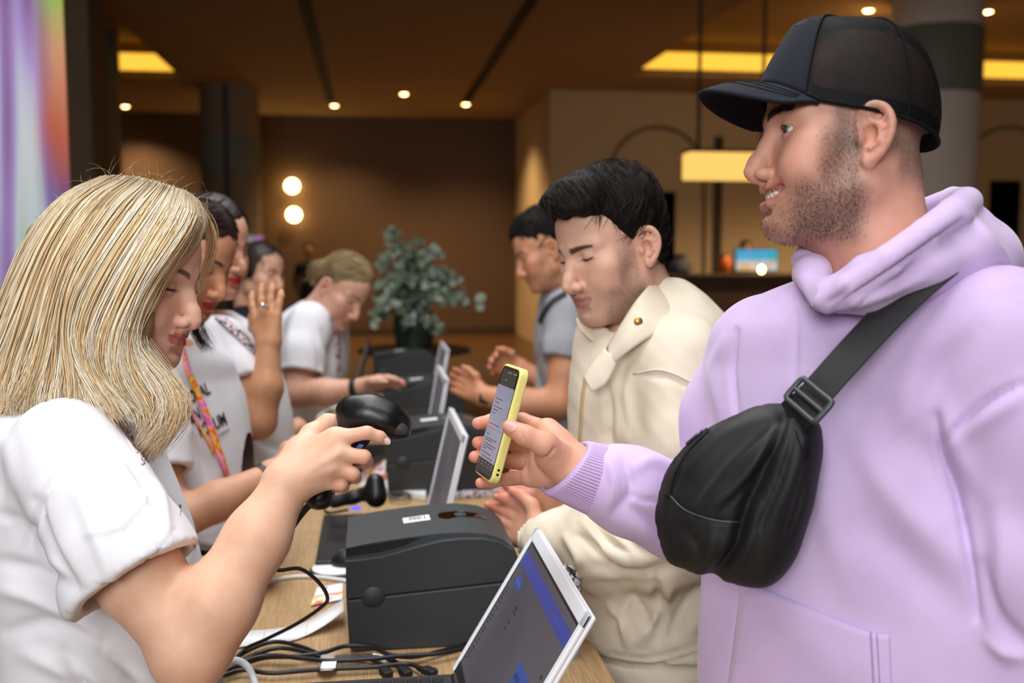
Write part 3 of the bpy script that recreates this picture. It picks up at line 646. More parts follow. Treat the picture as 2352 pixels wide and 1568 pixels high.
    if ears:
        for s in S:
            ca, sa = math.cos(math.radians(24)), math.sin(math.radians(24))
            def E(a, b, c): a, b, c = a*ear_s, b*ear_s, c*ear_s*ear_out; return np.array([s*(.0705+c*ca-a*sa*.55), -.010+ear_dy+a*ca, -.016+b+a*.18])
            F.ell(E(-.006, .001, .0015), (.004, .0155, .026), k=.004, R=np.array([[ca, -s*sa*-1, 0], [s*sa*-1, ca, 0], [0, 0, 1]]).T)
            ol = [(.008, .002, .0), (.012, .014, .0005), (.009, .026, .003), (-.002, .033, .005), (-.014, .0305, .007), (-.0205, .018, .008), (-.019, .002, .0075), (-.012, -.014, .005), (-.004, -.024, .003)]
            sp = spline([E(*p) for p in ol], 26); F.chain(sp, [.0032]*6+[.0038]*20, k=.003)
            for p_, b_ in zip(sp[2::2], np.linspace(.012, -.018, 12)): F.cone(E(.003, b_, -.002), p_, .0042, .0028, k=.003)
            F.ell(E(0, -.0255, .002), (.0042, .0080, .0085), k=.005)
            F.chain([E(.001, .022, .004), E(-.0095, .012, .005), E(-.0085, -.003, .005), E(.0, -.013, .0045)], [.0026, .0034, .0034, .003], k=.003)
            F.ell(E(.0005, .001, .0042), (.0070, .0088, .0112), k=.002, mode='sub'); F.ell(E(-.004, .021, .0060), (.0035, .0075, .0055), k=.003, mode='sub')
            F.ell(E(.009, -.004, .002), (.0045, .0048, .007), k=.004)
    v, q = F.mesh(); v = relax(v, q, 1, .35)
    # ---- colours of the skin itself
    x, y, z = np.abs(v[:, 0]), v[:, 1], v[:, 2]; L = lambda c: np.array(lin(c)[:3]); col = np.tile(L(skin), (len(v), 1))
    def blend(w, c): nonlocal col; col = col*(1-w[:, None])+L(c)[None]*w[:, None]
    g = lambda cx, cy, cz, r: np.exp(-(((x-cx)/r[0])**2+((y-cy)/r[1])**2+((z-cz)/r[2])**2))
    blend(.32*g(.045, .065, -.035, (.025, .03, .022)), blush); blend(.30*g(0, .112, -.044, (.016, .014, .012)), blush); blend(.35*g(.08, -.012, -.014, (.012, .03, .035)), blush)
    blend(.18*sm(-z, .09, .13), blush)
    if beard:
        w = sm(-z, .050, .074)*sm(y, -.012, .012)*(1-.55*sm(y, .060, .085))*(1-.95*np.exp(-(x/(.05 if smile else .03))**4-((z+.066)/(.019 if smile else .016))**4)*(1-moustache*.6))
        w = np.maximum(w, .85*sm(y, .002, .014)*(1-sm(y, .042, .060))*sm(-z, -.012, .02)*sm(x, .045, .054)); w *= 1-.9*sm(-z, .115, .138); w = np.clip(w, 0, 1)
        if moustache: w = np.maximum(w, moustache*np.exp(-((x-.012)/.016)**2-((z+.0605)/.0055)**2)*sm(y, .07, .085))
        r = np.random.default_rng(3).uniform(.55, 1.15, len(v)); blend(np.clip(beard*w*r, 0, .95), beardcol)
    if buzz:
        w = sm(-y, -.044, -.030)*sm(z, -.045-.03*0, -.02)*(1-.0*z); w = np.maximum(w, sm(-y, .03, .045)*sm(z, -.075, -.045)); w *= 1-np.exp(-(((y-ear_dy+.012)/.024)**4+((z+.016)/.036)**4)*1.0)*sm(x, .066, .071)
        blend(np.clip(buzz*w*np.random.default_rng(4).uniform(.6, 1.1, len(v)), 0, .95), buzzcol)
    if smile: wl = np.maximum(np.exp(-(np.abs(z+.0640-.005*np.clip(x/.046, 0, 1)**2)/.0045)**4), np.exp(-(np.abs(z+.0845-.024*np.clip(x/.046, 0, 1)**1.6)/.0066)**4))*sm(y, .066, .071)*(1-sm(x, .044, .049)) 
    else: wl = (1-sm(np.abs(z-corner*np.clip(x/.0265, 0, 1)**1.5+.0725+.0006), .0080, .0105))*sm(y, .074, .078)*(1-sm(x/.0275+np.abs(z+.0722)/.032, .85, 1.08))
    blend(np.clip(wl, 0, 1)*.95, lip)
    # eyebrows
    bz = .0165+brow_z+(.006+brow_z*.6)*np.sin(np.clip((x-.012)/.036, 0, 1)*2.4); th = (.0050*brow_w)*(1-.55*np.clip((x-.014)/.036, 0, 1))
    wb = (1-sm(np.abs(z-bz), th*.6, th*1.35))*sm(x, .009, .014)*(1-sm(x, .046, .052))*sm(y, .05, .056); blend(np.clip(wb, 0, 1)*.92, brow)
    if eyes != 'open':
        wl = (1-sm(np.abs(z+.0063), .0008, .0024))*sm(y, .071, .075)*np.exp(-((x-.0315)/.014)**4); blend(np.clip(wl, 0, 1)*.9, '20140f')
    return v, q, col
def place(v, R, c, s=1.0): return (np.asarray(v)*s) @ R.T + np.asarray(c)
def eyeball(th, R, c, s, side, iris='7890a0', look=(0, 0), parent=None):
    n, mm = 24, 16; vv = []; f = []
    E = np.array([side*.0315, .0705, -.001]); a, b = math.radians(look[0]), math.radians(look[1]); d0 = np.array([math.sin(a), math.cos(a)*math.cos(b), math.sin(b)]); u = np.cross(d0, [0, 0, 1]); u /= np.linalg.norm(u); w = np.cross(u, d0)
    cols = []
    for j in range(mm+1):
        t = math.pi*j/mm*.75
        for i in range(n):
            p = 2*math.pi*i/n; vv.append(E+.0124*(d0*math.cos(t)+(u*math.cos(p)+w*math.sin(p))*math.sin(t)))
            cols.append(lin('0a0806')[:3] if t < .2 else (lin(iris)[:3] if t < .5 else lin('e8dcd4')[:3]))
    for j in range(mm):
        for i in range(n): f.append((j*n+i, j*n+(i+1) % n, (j+1)*n+(i+1) % n, (j+1)*n+i))
    return objm('eyeball', c2w(place(np.array(vv), R, c, s)), np.array(f), MATS['eyeball'], th, True, np.array(cols))
def lashes(th, R, c, s=1.0, dz=.0042, open_=True):
    """dark upper lash line of both eyes"""
    for sd in (-1, 1):
        E = np.array([sd*.0330, .0705, -.001]); p = [E+np.array([math.sin(a)*.0146, math.cos(a)*.0146, dz*math.cos(a*1.25)]) for a in np.linspace(-.95, 1.05, 9)*sd]
        tube('eyelashes', [c2w(place(x_, R, c, s)) for x_ in p], [.0003*s, .0008*s, .0010*s, .0004*s], MATS['black plastic'], th, 20, 6)
def strands(name, polys, rad, m, parent, cols, sides=4, taper=True, space='cam'):
    """polys (N,M,3) camera space; rad scalar or (N,); cols (N,3)"""
    N, Mx, _ = polys.shape; r = np.ones((N, Mx))*np.reshape(rad, (-1, 1))
    if taper: r = r*(1-.75*np.linspace(0, 1, Mx)**3)[None]
    v, q = tubes(c2w(polys.reshape(-1, 3)).reshape(polys.shape), r, sides)
    cols = np.asarray(cols); cc = np.repeat(cols, Mx*sides, 0) if cols.ndim == 2 else np.repeat(cols.reshape(-1, 3), sides, 0)
    o = objm(name, v, q, m, parent, True, cc); o['kind'] = 'stuff'; return o
def hand_field(F, wrist, palm, fingers, thumb, k=.006):
    """palm: list of (p,q,r) cones; fingers: list of (points, radii)"""
    for p, q, r0, r1 in palm: F.cone(p, q, r0, r1, k=.012)
    for pts, rr in fingers+thumb: F.chain(pts, rr, k=k)
def skin_mat(name, rough=.5):
    m, t = newmat(name); a = t.add('ShaderNodeVertexColor', layer_name='Col')
    nz = t.add('ShaderNodeTexNoise', {'Vector': t.coord(), 'Scale': 60.0, 'Detail': 4.0}); f = t.add('ShaderNodeTexNoise', {'Vector': t.coord(), 'Scale': 900.0, 'Detail': 2.0})
    c = t.mix(t.ramp(nz.outputs[0], [(.3, (.90, .86, .84, 1)), (.7, (1, 1, 1, 1))]), (0, 0, 0, 1), a.outputs[0]); c2 = t.mix(1.0, a.outputs[0], t.ramp(nz.outputs[0], [(.3, (.93, .88, .86, 1)), (.7, (1, 1, 1, 1))]), 'MULTIPLY')
    t.l.new(c2, t.b.inputs['Base Color']); t.b.inputs['Roughness'].default_value = rough; t.b.inputs['Specular IOR Level'].default_value = .4
    t.b.inputs['Subsurface Weight'].default_value = .12; t.b.inputs['Subsurface Radius'].default_value = (1, .4, .25); t.b.inputs['Subsurface Scale'].default_value = .006
    t.bump(f.outputs[0], .28, .0007); return m
def attr_mat(name, rough=.5, spec=.5, aniso=0, bump=0, bscale=300, sheen=0):
    m, t = newmat(name); a = t.add('ShaderNodeVertexColor', layer_name='Col'); t.l.new(a.outputs[0], t.b.inputs['Base Color'])
    t.b.inputs['Roughness'].default_value = rough; t.b.inputs['Specular IOR Level'].default_value = spec
    if sheen: t.b.inputs['Sheen Weight'].default_value = sheen
    if bump: n = t.add('ShaderNodeTexNoise', {'Vector': t.coord(), 'Scale': bscale, 'Detail': 3.0}); t.bump(n.outputs[0], bump)
    return m
skin_mat('skin'); attr_mat('eyeball', .08); attr_mat('hair strands', .38, .6); attr_mat('dark hair', .65, .15)

def patch_on(name, bvh, grid_px, off, m, parent, thick=.002, smooth=True, fallback=None):
    """grid_px (I,J,2) pixels: a cloth patch laid on a camera-space surface (BVH), lifted by off and given thickness"""
    I, J, _ = grid_px.shape; pts = np.zeros((I, J, 3)); ok = np.zeros((I, J), bool); last = fallback
    for i in range(I):
        for j in range(J):
            d = Vector(PC(grid_px[i, j, 0], grid_px[i, j, 1], 1.0)).normalized(); hit = bvh.ray_cast(Vector((0, 0, 0)), d)
            if hit[0] is not None: pts[i, j] = np.array(hit[0])-np.array(d)*off; ok[i, j] = True
    if not ok.any(): return None
    for i in range(I):
        for j in range(J):
            if not ok[i, j]:
                k = np.argwhere(ok); b = k[np.argmin(((k-[i, j])**2).sum(1))]; pts[i, j] = PC(grid_px[i, j, 0], grid_px[i, j, 1], pts[b[0], b[1], 2])
    idx = np.arange(I*J).reshape(I, J); q = np.stack([idx[:-1, :-1], idx[1:, :-1], idx[1:, 1:], idx[:-1, 1:]], -1).reshape(-1, 4)
    o = objm(name, c2w(pts.reshape(-1, 3)), q, m, parent, smooth)
    md = o.modifiers.new('solid', 'SOLIDIFY'); md.thickness = thick; md.offset = 0; return o
def band_grid(path_px, width_px, n=40, j=5):
    p = spline(path_px, n); T = np.gradient(p, axis=0); T /= np.linalg.norm(T, axis=1, keepdims=True); Nn = np.stack([-T[:, 1], T[:, 0]], 1)
    w = np.interp(np.linspace(0, 1, n), np.linspace(0, 1, len(width_px)), width_px) if np.ndim(width_px) else np.full(n, width_px)
    return p[:, None]+Nn[:, None]*(np.linspace(-.5, .5, j)[None, :, None]*w[:, None, None])
def bvh_of(v, q): return BVHTree.FromPolygons([tuple(x) for x in v], [tuple(int(i) for i in x) for x in q])
def text_on(name, s, bvh, o_px, ux, uy, m, parent, off=.0012, bold=0.0):
    """lettering laid on a surface: text units -> pixels o + x*ux + y*uy"""
    cu = bpy.data.curves.new('t', 'FONT'); cu.body = s; cu.resolution_u = 3; cu.offset = bold; ob = bpy.data.objects.new('t', cu); COL.objects.link(ob)
    bpy.context.view_layer.update(); me = bpy.data.meshes.new_from_object(ob.evaluated_get(bpy.context.evaluated_depsgraph_get())); bpy.data.objects.remove(ob)
    bm = bmesh.new(); bm.from_mesh(me); bmesh.ops.triangulate(bm, faces=bm.faces); bmesh.ops.subdivide_edges(bm, edges=[e for e in bm.edges if e.calc_length() > .2], cuts=1); bm.to_mesh(me); bm.free()
    co = np.array([v.co[:] for v in me.vertices]); px = np.asarray(o_px)+co[:, :1]*np.asarray(ux)+co[:, 1:2]*np.asarray(uy); pts = []; last = None
    for p in px:
        d = Vector(PC(p[0], p[1], 1.0)).normalized(); hit = bvh.ray_cast(Vector((0, 0, 0)), d)
        last = np.array(hit[0])-np.array(d)*off if hit[0] is not None else (PC(p[0], p[1], last[2]) if last is not None else PC(p[0], p[1], 1.5)); pts.append(last)
    w = c2w(np.array(pts))-org(parent)
    for v, c in zip(me.vertices, w): v.co = Vector(c)
    me.materials.clear(); return link(name, me, m, parent, False)
def poly_sd(px, py, poly):
    """signed distance in 2-D (negative inside)"""
    d = np.full(px.shape, 1e9); ins = np.zeros(px.shape, bool); n = len(poly)
    for i in range(n):
        (x0, y0), (x1, y1) = poly[i], poly[(i+1) % n]; ex, ey = x1-x0, y1-y0; wx, wy = px-x0, py-y0
        t = np.clip((wx*ex+wy*ey)/(ex*ex+ey*ey+1e-12), 0, 1); d = np.minimum(d, np.hypot(wx-t*ex, wy-t*ey))
        c = ((y0 > py) != (y1 > py)) & (px < (x1-x0)*(py-y0)/(y1-y0+1e-12)+x0); ins ^= c
    return np.where(ins, -d, d)
def joined(*ms):
    """concatenate (v,q,col) meshes"""
    V, Q, C, n = [], [], [], 0
    for v, q, c in ms: V.append(v); Q.append(np.asarray(q)+n); C.append(c if len(np.shape(c)) == 2 else np.tile(np.asarray(c), (len(v), 1))); n += len(v)
    return np.concatenate(V), np.concatenate(Q), np.concatenate(C)
def skin_cols(v, base, tips=(), tipcol='e09080', r=.016, amt=.55):
    c = np.tile(np.array(lin(base)[:3]), (len(v), 1)); t = np.array(lin(tipcol)[:3])
    for p in tips: w = amt*np.exp(-((np.linalg.norm(v-p, axis=1)/r)**2)); c = c*(1-w[:, None])+t*w[:, None]
    return c
def trousers(th, cx, cz, m, zhip=.95, sp=.1, shoe=None, facing=(1, 0)):
    """world-space legs and shoes from the floor up (mostly hidden by desks and frame)"""
    lo = np.array([cx-.35, cz-.35, .0]); F = Field(lo, lo+np.array([.7, .7, zhip+.12]), .014); fx, fy = facing; sx, sy = -fy, fx
    F.ell((cx, cz, zhip-.02), (.15, .13, .12), k=.03)
    for s in (-1, 1):
        a = np.array([cx+sx*s*sp*.9, cz+sy*s*sp*.9, zhip-.06]); F.chain([a, a+np.array([0, 0, -.42]), a*[1, 1, 0]+np.array([0, 0, .09])], [.095, .07, .062], k=.03)
    v, q = F.mesh(); objm('trousers', v, q, m, th)
    for s in (-1, 1):
        c = np.array([cx+sx*s*sp*.9, cz+sy*s*sp*.9, 0]); F = Field(c-[.2, .2, .01], c+[.2, .2, .14], .01)
        f = np.array([fx, fy, 0.]); F.chain([c-f*.05+[0, 0, .045], c+f*.08+[0, 0, .035], c+f*.15+[0, 0, .028]], [.045, .04, .028], k=.02); F.F = np.maximum(F.F, (.002-F.ax[2])[None, None, :].astype(np.float32)); v, q = F.mesh(); objm('shoe', v, q, MATS['black plastic'], th)

def cutlocal(F, p0, n, c, R):
    sl, g = F.block(np.asarray(c)-R, np.asarray(c)+R, 0)
    n = unit(n); d = sum((g[i]-p0[i])*n[i] for i in range(3)); r2 = sum((g[i]-c[i])**2 for i in range(3)); F.F[sl] = np.where(r2 < R*R, np.maximum(F.F[sl], d), F.F[sl]).astype(np.float32)
def unit(x): x = np.asarray(x, float); return x/np.linalg.norm(x)
def secs(rows): return [(PC(0, py, d)[1], PC(px, py, d)[0], d, ax, az, ro) for py, px, d, ax, az, ro in rows]
def PCs(l): return [PC(*p) for p in l]
def hair_from_guides(G, n, M=24, scatter=.006, layer=.03, wav=.003, seed=1, clump=.6, bias=None, swirl=0.0):
    """G list of camera-space guide polylines, in order round the head; n strands interpolated between neighbours"""
    g = np.random.default_rng(seed); GG = np.stack([spline(x, M) for x in G]); k = len(G)-1; t = g.uniform(0, k-1e-6, n)
    if bias is not None: t = np.interp(g.uniform(0, 1, n), np.linspace(0, 1, len(bias)), bias)*k*.99999
    lock = np.round(t*16)/16; tt = np.clip(t*(1-clump)+lock*clump, 0, k-1e-6); i = tt.astype(int); f = (tt-i)[:, None, None]
    P_ = GG[i]*(1-f)+GG[i+1]*f; T = np.linspace(0, 1, M)[None, :, None]
    off = g.normal(size=(n, 1, 3))*scatter; dep = g.uniform(0, 1, (n, 1, 1))**1.5*layer; P_ = P_+off*(.35+.65*T); P_[:, :, 2:3] += dep*np.sin(np.pi*np.clip(T*.9+.1, 0, 1))
    lr = lambda a: np.sin(lock*a+seed)[:, None, None]; P_ += np.concatenate([lr(91.7)*.0035, lr(57.3)*.002, lr(133.1)*.006], 2)*np.clip(T*3, 0, 1); P_ += swirl*np.concatenate([np.sin(T*9.5+1.5*tt[:, None, None]), .35*np.sin(T*8+2+1.5*tt[:, None, None]), .8*np.cos(T*9.5+1.5*tt[:, None, None])], 2)*np.clip((T-.25)/.75, 0, 1)**1.2
    P_ += wav*1.6*np.concatenate([np.sin(T*8+lr(71.3)*6), .4*np.sin(T*7+lr(31.3)*6), np.sin(T*8+lr(47.9)*6)], 2)*T**1.5
    ph = g.uniform(0, 6.28, (n, 1, 3)); P_ += wav*.6*np.sin(T*9+ph)*T; cut = g.uniform(.82, 1.0, n)
    out = np.empty_like(P_); u = np.linspace(0, 1, M)
    for a in range(3): 
        x = u[None]*cut[:, None]*(M-1); j = np.minimum(x.astype(int), M-2); fr = x-j; out[:, :, a] = np.take_along_axis(P_[:, :, a], j, 1)*(1-fr)+np.take_along_axis(P_[:, :, a], j+1, 1)*fr
    return out, lock
def hair_cols(n, M, pal, lock, seed=2, root=None, rootlen=.3, spread=.18):
    g = np.random.default_rng(seed); pal = np.array([lin(c)[:3] for c in pal]); li = (np.abs(np.sin(lock*37.7+seed))*len(pal)).astype(int) % len(pal); pick = np.where(g.uniform(size=n) < .55, li, g.integers(0, len(pal), n))
    c = pal[pick]*g.uniform(1-spread, 1+spread, (n, 1)); c = np.repeat(c[:, None], M, 1)
    if root is not None: w = np.clip(1-np.linspace(0, 1, M)/rootlen, 0, 1)[None, :, None]*.75; c = c*(1-w)+np.array(lin(root)[:3])*w
    return np.clip(c, 0, 1)

def sleeve(F, pts, rad, hem, n, bore, brad, k=.025):
    """a short sleeve: chain cut by the hem plane and hollowed, then merged into the shirt field"""
    f = Field(F.lo, F.lo+(F.n-1)*F.h, F.h); f.F = f.F[:F.n[0], :F.n[1], :F.n[2]]; f.n = F.n; f.ax = F.ax
    f.F = np.full(F.n, .05, np.float32); f.chain(pts, rad, k=.02); n = unit(n); g = np.meshgrid(*f.ax, indexing='ij', sparse=True)
    f.F = np.maximum(f.F, sum((g[i]-hem[i])*n[i] for i in range(3))).astype(np.float32); f.chain(bore, brad, k=.003, mode='sub')
    h = np.clip(.5+.5*(F.F-f.F)/k, 0, 1); F.F = F.F*(1-h)+f.F*h-k*h*(1-h)

def loft2(name, up, lowr, m, parent, n=24, j=8, thick=.004, bulge=0.0):
    """cloth panel between two camera-space polylines"""
    a, b = spline(up, n), spline(lowr, n); t = np.linspace(0, 1, j)[None, :, None]; g = a[:, None]*(1-t)+b[:, None]*t; g[:, :, 2] -= bulge*np.sin(np.pi*t[:, :, 0])
    idx = np.arange(n*j).reshape(n, j); q = np.stack([idx[:-1, :-1], idx[1:, :-1], idx[1:, 1:], idx[:-1, 1:]], -1).reshape(-1, 4)
    o = objm(name, c2w(g.reshape(-1, 3)), q, m, parent); md = o.modifiers.new('solid', 'SOLIDIFY'); md.thickness = thick; md.offset = 0; return o
def hair_cap(th, R, c, hl, m, pal, cen=(0, -.012, .050), rad=(.083, .103, .088), lump=.004, lscale=70, n=900, length=.04, comb=None, s=1.0, h=.003, seed=1, srad=.0007, name='hair', extra=None, lift=.004):
    """hair as a cropped shell over the skull plus combed strands; hl: [(y,z)] hairline seen from the side"""
    F = Field((-.13, -.16, -.14), (.13, .15, .19), h); F.ell(cen, rad, k=.01)
    if extra: extra(F)
    X, Y, Z = np.meshgrid(*F.ax, indexing='ij', sparse=True); ys, zs = zip(*sorted(hl)); lim = np.interp(F.ax[1], ys, zs)[None, :, None]
    F.F = np.maximum(F.F, (lim-Z)*.8+.004*np.sin(X*150+Y*40)*np.sin(Y*170)).astype(np.float32); v, q = F.mesh(); nn = normals(v, q); v = relax(v, q, 1, .4)+nn*(lump*vnoise(v, lscale, seed))[:, None]
    o = objm(name, c2w(place(v, R, c, s)), q, m, th); g = np.random.default_rng(seed)
    up = np.where((nn[:, 2] > -.5) & ~((v[:, 1] > .062) & (v[:, 2] < .092)) & ~((v[:, 1] > .012) & (v[:, 2] < .055)))[0]; pk = g.choice(up, min(n, len(up)), False); cmb = comb or (lambda p: np.array([0, .6, -.2])+np.stack([p[:, 0]*4, 0*p[:, 0], -.4*np.ones(len(p))], 1))
    d = cmb(v[pk])+g.normal(size=(len(pk), 3))*.22; d = d-nn[pk]*np.sum(d*nn[pk], 1, keepdims=True)*.9; d /= np.linalg.norm(d, axis=1, keepdims=True); L_ = length*g.uniform(.5, 1.1, (len(pk), 1)); M = 8; pts = []
    ctr = np.array(cen); rr = np.linalg.norm((v[pk]-ctr)/np.array(rad), axis=1, keepdims=True); p = v[pk].copy(); dd = d.copy()
    for k in range(M):
        pts.append(p+nn[pk]*(lift*math.sin(k/(M-1)*2.4))); p = p+dd*L_/(M-1); e = (p-ctr)/np.array(rad); le = np.linalg.norm(e, axis=1, keepdims=True); p = np.where(le < rr, ctr+(p-ctr)*(rr/le), p*.5+.5*(ctr+(p-ctr)*(rr/le))) if k < M-1 else p
    pol = np.stack(pts, 1); lk = np.round(v[pk, 0]*120)/7; strands('hair_strands', place(pol.reshape(-1, 3), R, c, s).reshape(pol.shape), srad*s, MATS['dark hair'], o, hair_cols(len(pk), M, pal, lk, seed), 3); return o
def arm_field(F, pts, rad, k=.02): F.chain(PCs(pts), rad, k=k)
def simple_hand(F, wrist, mcp, up, fl=.075, curl=.5, spread=.02, th_side=1, r=.0088, palm=.027):
    """relaxed hand: wrist, centre of the knuckles (camera space), up: direction across the palm towards the index"""
    wrist, mcp = np.asarray(wrist), np.asarray(mcp); f = unit(mcp-wrist); u = unit(up-f*np.dot(up, f)); n = np.cross(f, u)*th_side; tips = []
    for i, (o_, l_) in enumerate(((.03, .95), (.0105, 1.05), (-.0095, 1.0), (-.028, .8))):
        k0 = mcp+u*o_+f*(-.006 if i in (0, 3) else 0); F.cone(wrist+u*o_*.45, k0, palm*.72, .0125, k=.012); d1 = unit(f*math.cos(curl*.8)+n*math.sin(curl*.8)+u*spread*(1.5-i)*3); p1 = k0+d1*fl*.5*l_; d2 = unit(f*math.cos(curl*2)+n*math.sin(curl*2)+u*spread*(1.5-i)*3); p2 = p1+d2*fl*.32*l_; d3 = unit(f*math.cos(curl*2.7)+n*math.sin(curl*2.7)); p3 = p2+d3*fl*.22*l_
        F.chain([k0, p1, p2, p3], [.0115, r*1.08, r, r*.85], k=.005); tips.append(p3)
    b = wrist*.62+mcp*.38+u*.020; t1 = b+unit(u*.75+f*.55+n*.35)*.036; t2 = t1+unit(u*.25+f*.9+n*.35)*.030; t3 = t2+unit(f*.9+n*.4)*.022; F.chain([wrist+u*.008, b, t1, t2, t3], [palm*.8, .0165, .0125, .0105, .0085], k=.008); tips.append(t3); return tips
# ================================================================== the man in the lavender hoodie and cap
m, t = newmat('lavender sweatshirt fleece')
nz = t.add('ShaderNodeTexNoise', {'Vector': t.coord(), 'Scale': 14.0, 'Detail': 3.0}); wv = t.add('ShaderNodeTexNoise', {'Vector': t.coord('Object', (1, 1, .25)), 'Scale': 1400.0, 'Detail': 1.0})
t.l.new(t.ramp(nz.outputs[0], [(.3, 'c6aed9'), (.7, 'cfb9e1')]), t.b.inputs['Base Color']); t.b.inputs['Roughness'].default_value = .9; t.b.inputs['Sheen Weight'].default_value = .25; t.b.inputs['Specular IOR Level'].default_value = .2; t.bump(wv.outputs[0], .25, .0008)
mat('lavender rib', 'c4abd6', .9, spec=.2); mat('black trouser cloth', '17171a', .85); mat('lavender stitching', 'b096c6', .9, spec=.2)
HM = thing('person', 'man in a lavender hoodie and black trucker cap, smiling and holding out a phone', 'person', (*P(2040, 900, 1.18)[:2], 0))
man_c = PC(1950, 312, 1.15); man_R = rot(-92, -1, 0); SK = 'd4a08a'
hv, hq, hc = head(h=.0016, smile=True, eyes='open', beard=.78, moustache=.35, skin=SK, lip='c47c74', beardcol='463a36', brow='4a382e', blush='cf7f70', jaw=1.02, ear_dy=.010, ear_s=1.04, ear_out=1.6, cran=.93, neck_y=.012, buzz=.75, nose=1.0)
hn = normals(hv, hq)
headm = (place(hv, man_R, man_c), hq, hc)
# hand with the phone
F = Field(PC(1060, 1150, 1.22)-[.0, 0, .05], PC(1400, 920, 1.3)+[.03, .02, .09], .0022)
w0 = PC(1330, 1085, 1.27)
MCP = [PC(1258, 988, 1.295), PC(1252, 1026, 1.312), PC(1240, 1062, 1.312), PC(1222, 1094, 1.298)]
for mc, r in zip(MCP, (.0165, .017, .0165, .0145)): F.cone(w0, mc, .0255, r, k=.014)
F.ell(PC(1270, 1050, 1.283), (.030, .036, .015), k=.015)
fing = [([MCP[0], PC(1200, 965, 1.332), PC(1130, 966, 1.345), PC(1098, 972, 1.334)], [.0125, .0100, .0092, .0086]), ([MCP[1], PC(1190, 1020, 1.345), PC(1128, 1016, 1.352), PC(1098, 1016, 1.340)], [.0125, .0102, .0094, .0086]),
        ([MCP[2], PC(1180, 1060, 1.344), PC(1118, 1053, 1.348), PC(1090, 1049, 1.333)], [.0120, .0098, .0090, .0084]), ([MCP[3], PC(1178, 1098, 1.325), PC(1130, 1106, 1.322), PC(1104, 1109, 1.308)], [.0115, .0090, .0082, .0076])]
for pts, rr in fing: F.chain(pts, rr, k=.005)
th_pts = [PC(1300, 1062, 1.262), PC(1252, 1020, 1.238), PC(1206, 1000, 1.235), PC(1172, 981, 1.243)]
F.chain(th_pts, [.021, .0150, .0122, .0104], k=.008); F.cone(PC(1305, 1075, 1.262), PC(1255, 1050, 1.256), .021, .015, k=.012)
F.cone(w0, PC(1440, 1130, 1.29), .0275, .032, k=.015)
# creases
F.chain([PC(1272, 1030, 1.226), PC(1252, 1050, 1.232), PC(1255, 1085, 1.247)], [.0016]*3, k=.004, mode='sub'); F.cone(PC(1196, 985, 1.222), PC(1202, 1010, 1.222), .0012, .0012, k=.002, mode='sub')
v, q = F.mesh(); v = relax(v, q, 2, .4); tips = [f[0][-1] for f in fing]+[th_pts[-1]]
hc2 = skin_cols(v, 'dba48c', tips, 'd97f70', .02, .6)
handm = (v, q, hc2)
# inner torso and arm so that the body is one figure under the clothes
F = Field(PC(1600, 1700, 1.0)-[.1, .1, .1], PC(2420, 540, 1.3)+[.05, .02, .25], .012)
F.stack(secs([(600, 2030, 1.17, .06, .06, -36), (700, 2035, 1.17, .14, .08, -36), (850, 2045, 1.18, .19, .1, -36), (1200, 2045, 1.18, .19, .11, -36), (1650, 2040, 1.18, .18, .11, -36)]))
F.chain([PC(1740, 780, 1.29), PC(1690, 1200, 1.36), PC(1450, 1130, 1.29)], [.05, .045, .034], k=.03)
v, q = F.mesh(); bv = joined(headm, handm, (v, q, skin_cols(v, SK)))
objm('body', c2w(bv[0]), bv[1], MATS['skin'], HM, True, bv[2])
for s in (-1, 1): eyeball(HM, man_R, man_c, 1, s, '5f6c72', (14, -6))
lashes(HM, man_R, man_c)
# nail
mat('nail', 'd59f90', .3)
def nail(parent, c, u, w, n, a, b):
    """small oval nail: centre, length dir, width dir, normal (camera space)"""
    pts = []; f = []
    for j in range(6):
        for i in range(14): r = j/5; t_ = 2*math.pi*i/14; pts.append(np.asarray(c)+u*a*r*math.cos(t_)+w*b*r*math.sin(t_)+n*(.0016*(1-r*r*math.sin(t_)**2*1.2)-.0004))
    for j in range(5):
        for i in range(14): f.append((j*14+i, j*14+(i+1) % 14, (j+1)*14+(i+1) % 14, (j+1)*14+i))
    return objm('fingernail', c2w(np.array(pts)), np.array(f), MATS['nail'], parent)
u = unit(th_pts[3]-th_pts[2]); w = unit(np.cross(u, [.35, .0, -.94])); n = unit(np.cross(w, u)); n = n if n[2] < 0 else -n
nail(HM, PC(1177, 984, 1.240)+n*.0098, u, unit(np.cross(u, n)), n, .0085, .0062)
# teeth with a brace wire
T = []; mat('teeth', 'e8e2d2', .25); mat('brace metal', 'b8b8b8', .3, metal=.9)
tp = []
for i in range(12):
    a = (i-5.5)*.0074; yy = .0925-12.5*a*a; tp.append((a, yy))
F = Field((-.052, .05, -.09), (.052, .11, -.05), .0011)
for a, yy in tp:
    F.ell((a, yy-.003, -.0705+.14*abs(a)), (.0041, .0046, .0064), k=.0006)
    F.ell((a, yy-.006, -.0805+.2*abs(a)), (.0036, .0040, .0042), k=.0006)
v, q = F.mesh(); te = objm('teeth', c2w(place(v, man_R, man_c)), q, MATS['teeth'], HM)
tube('brace_wire', [c2w(place(np.array([a, yy+.0020, -.0708+.14*abs(a)]), man_R, man_c)) for a, yy in tp], .0005, MATS['brace metal'], te, 40, 6)
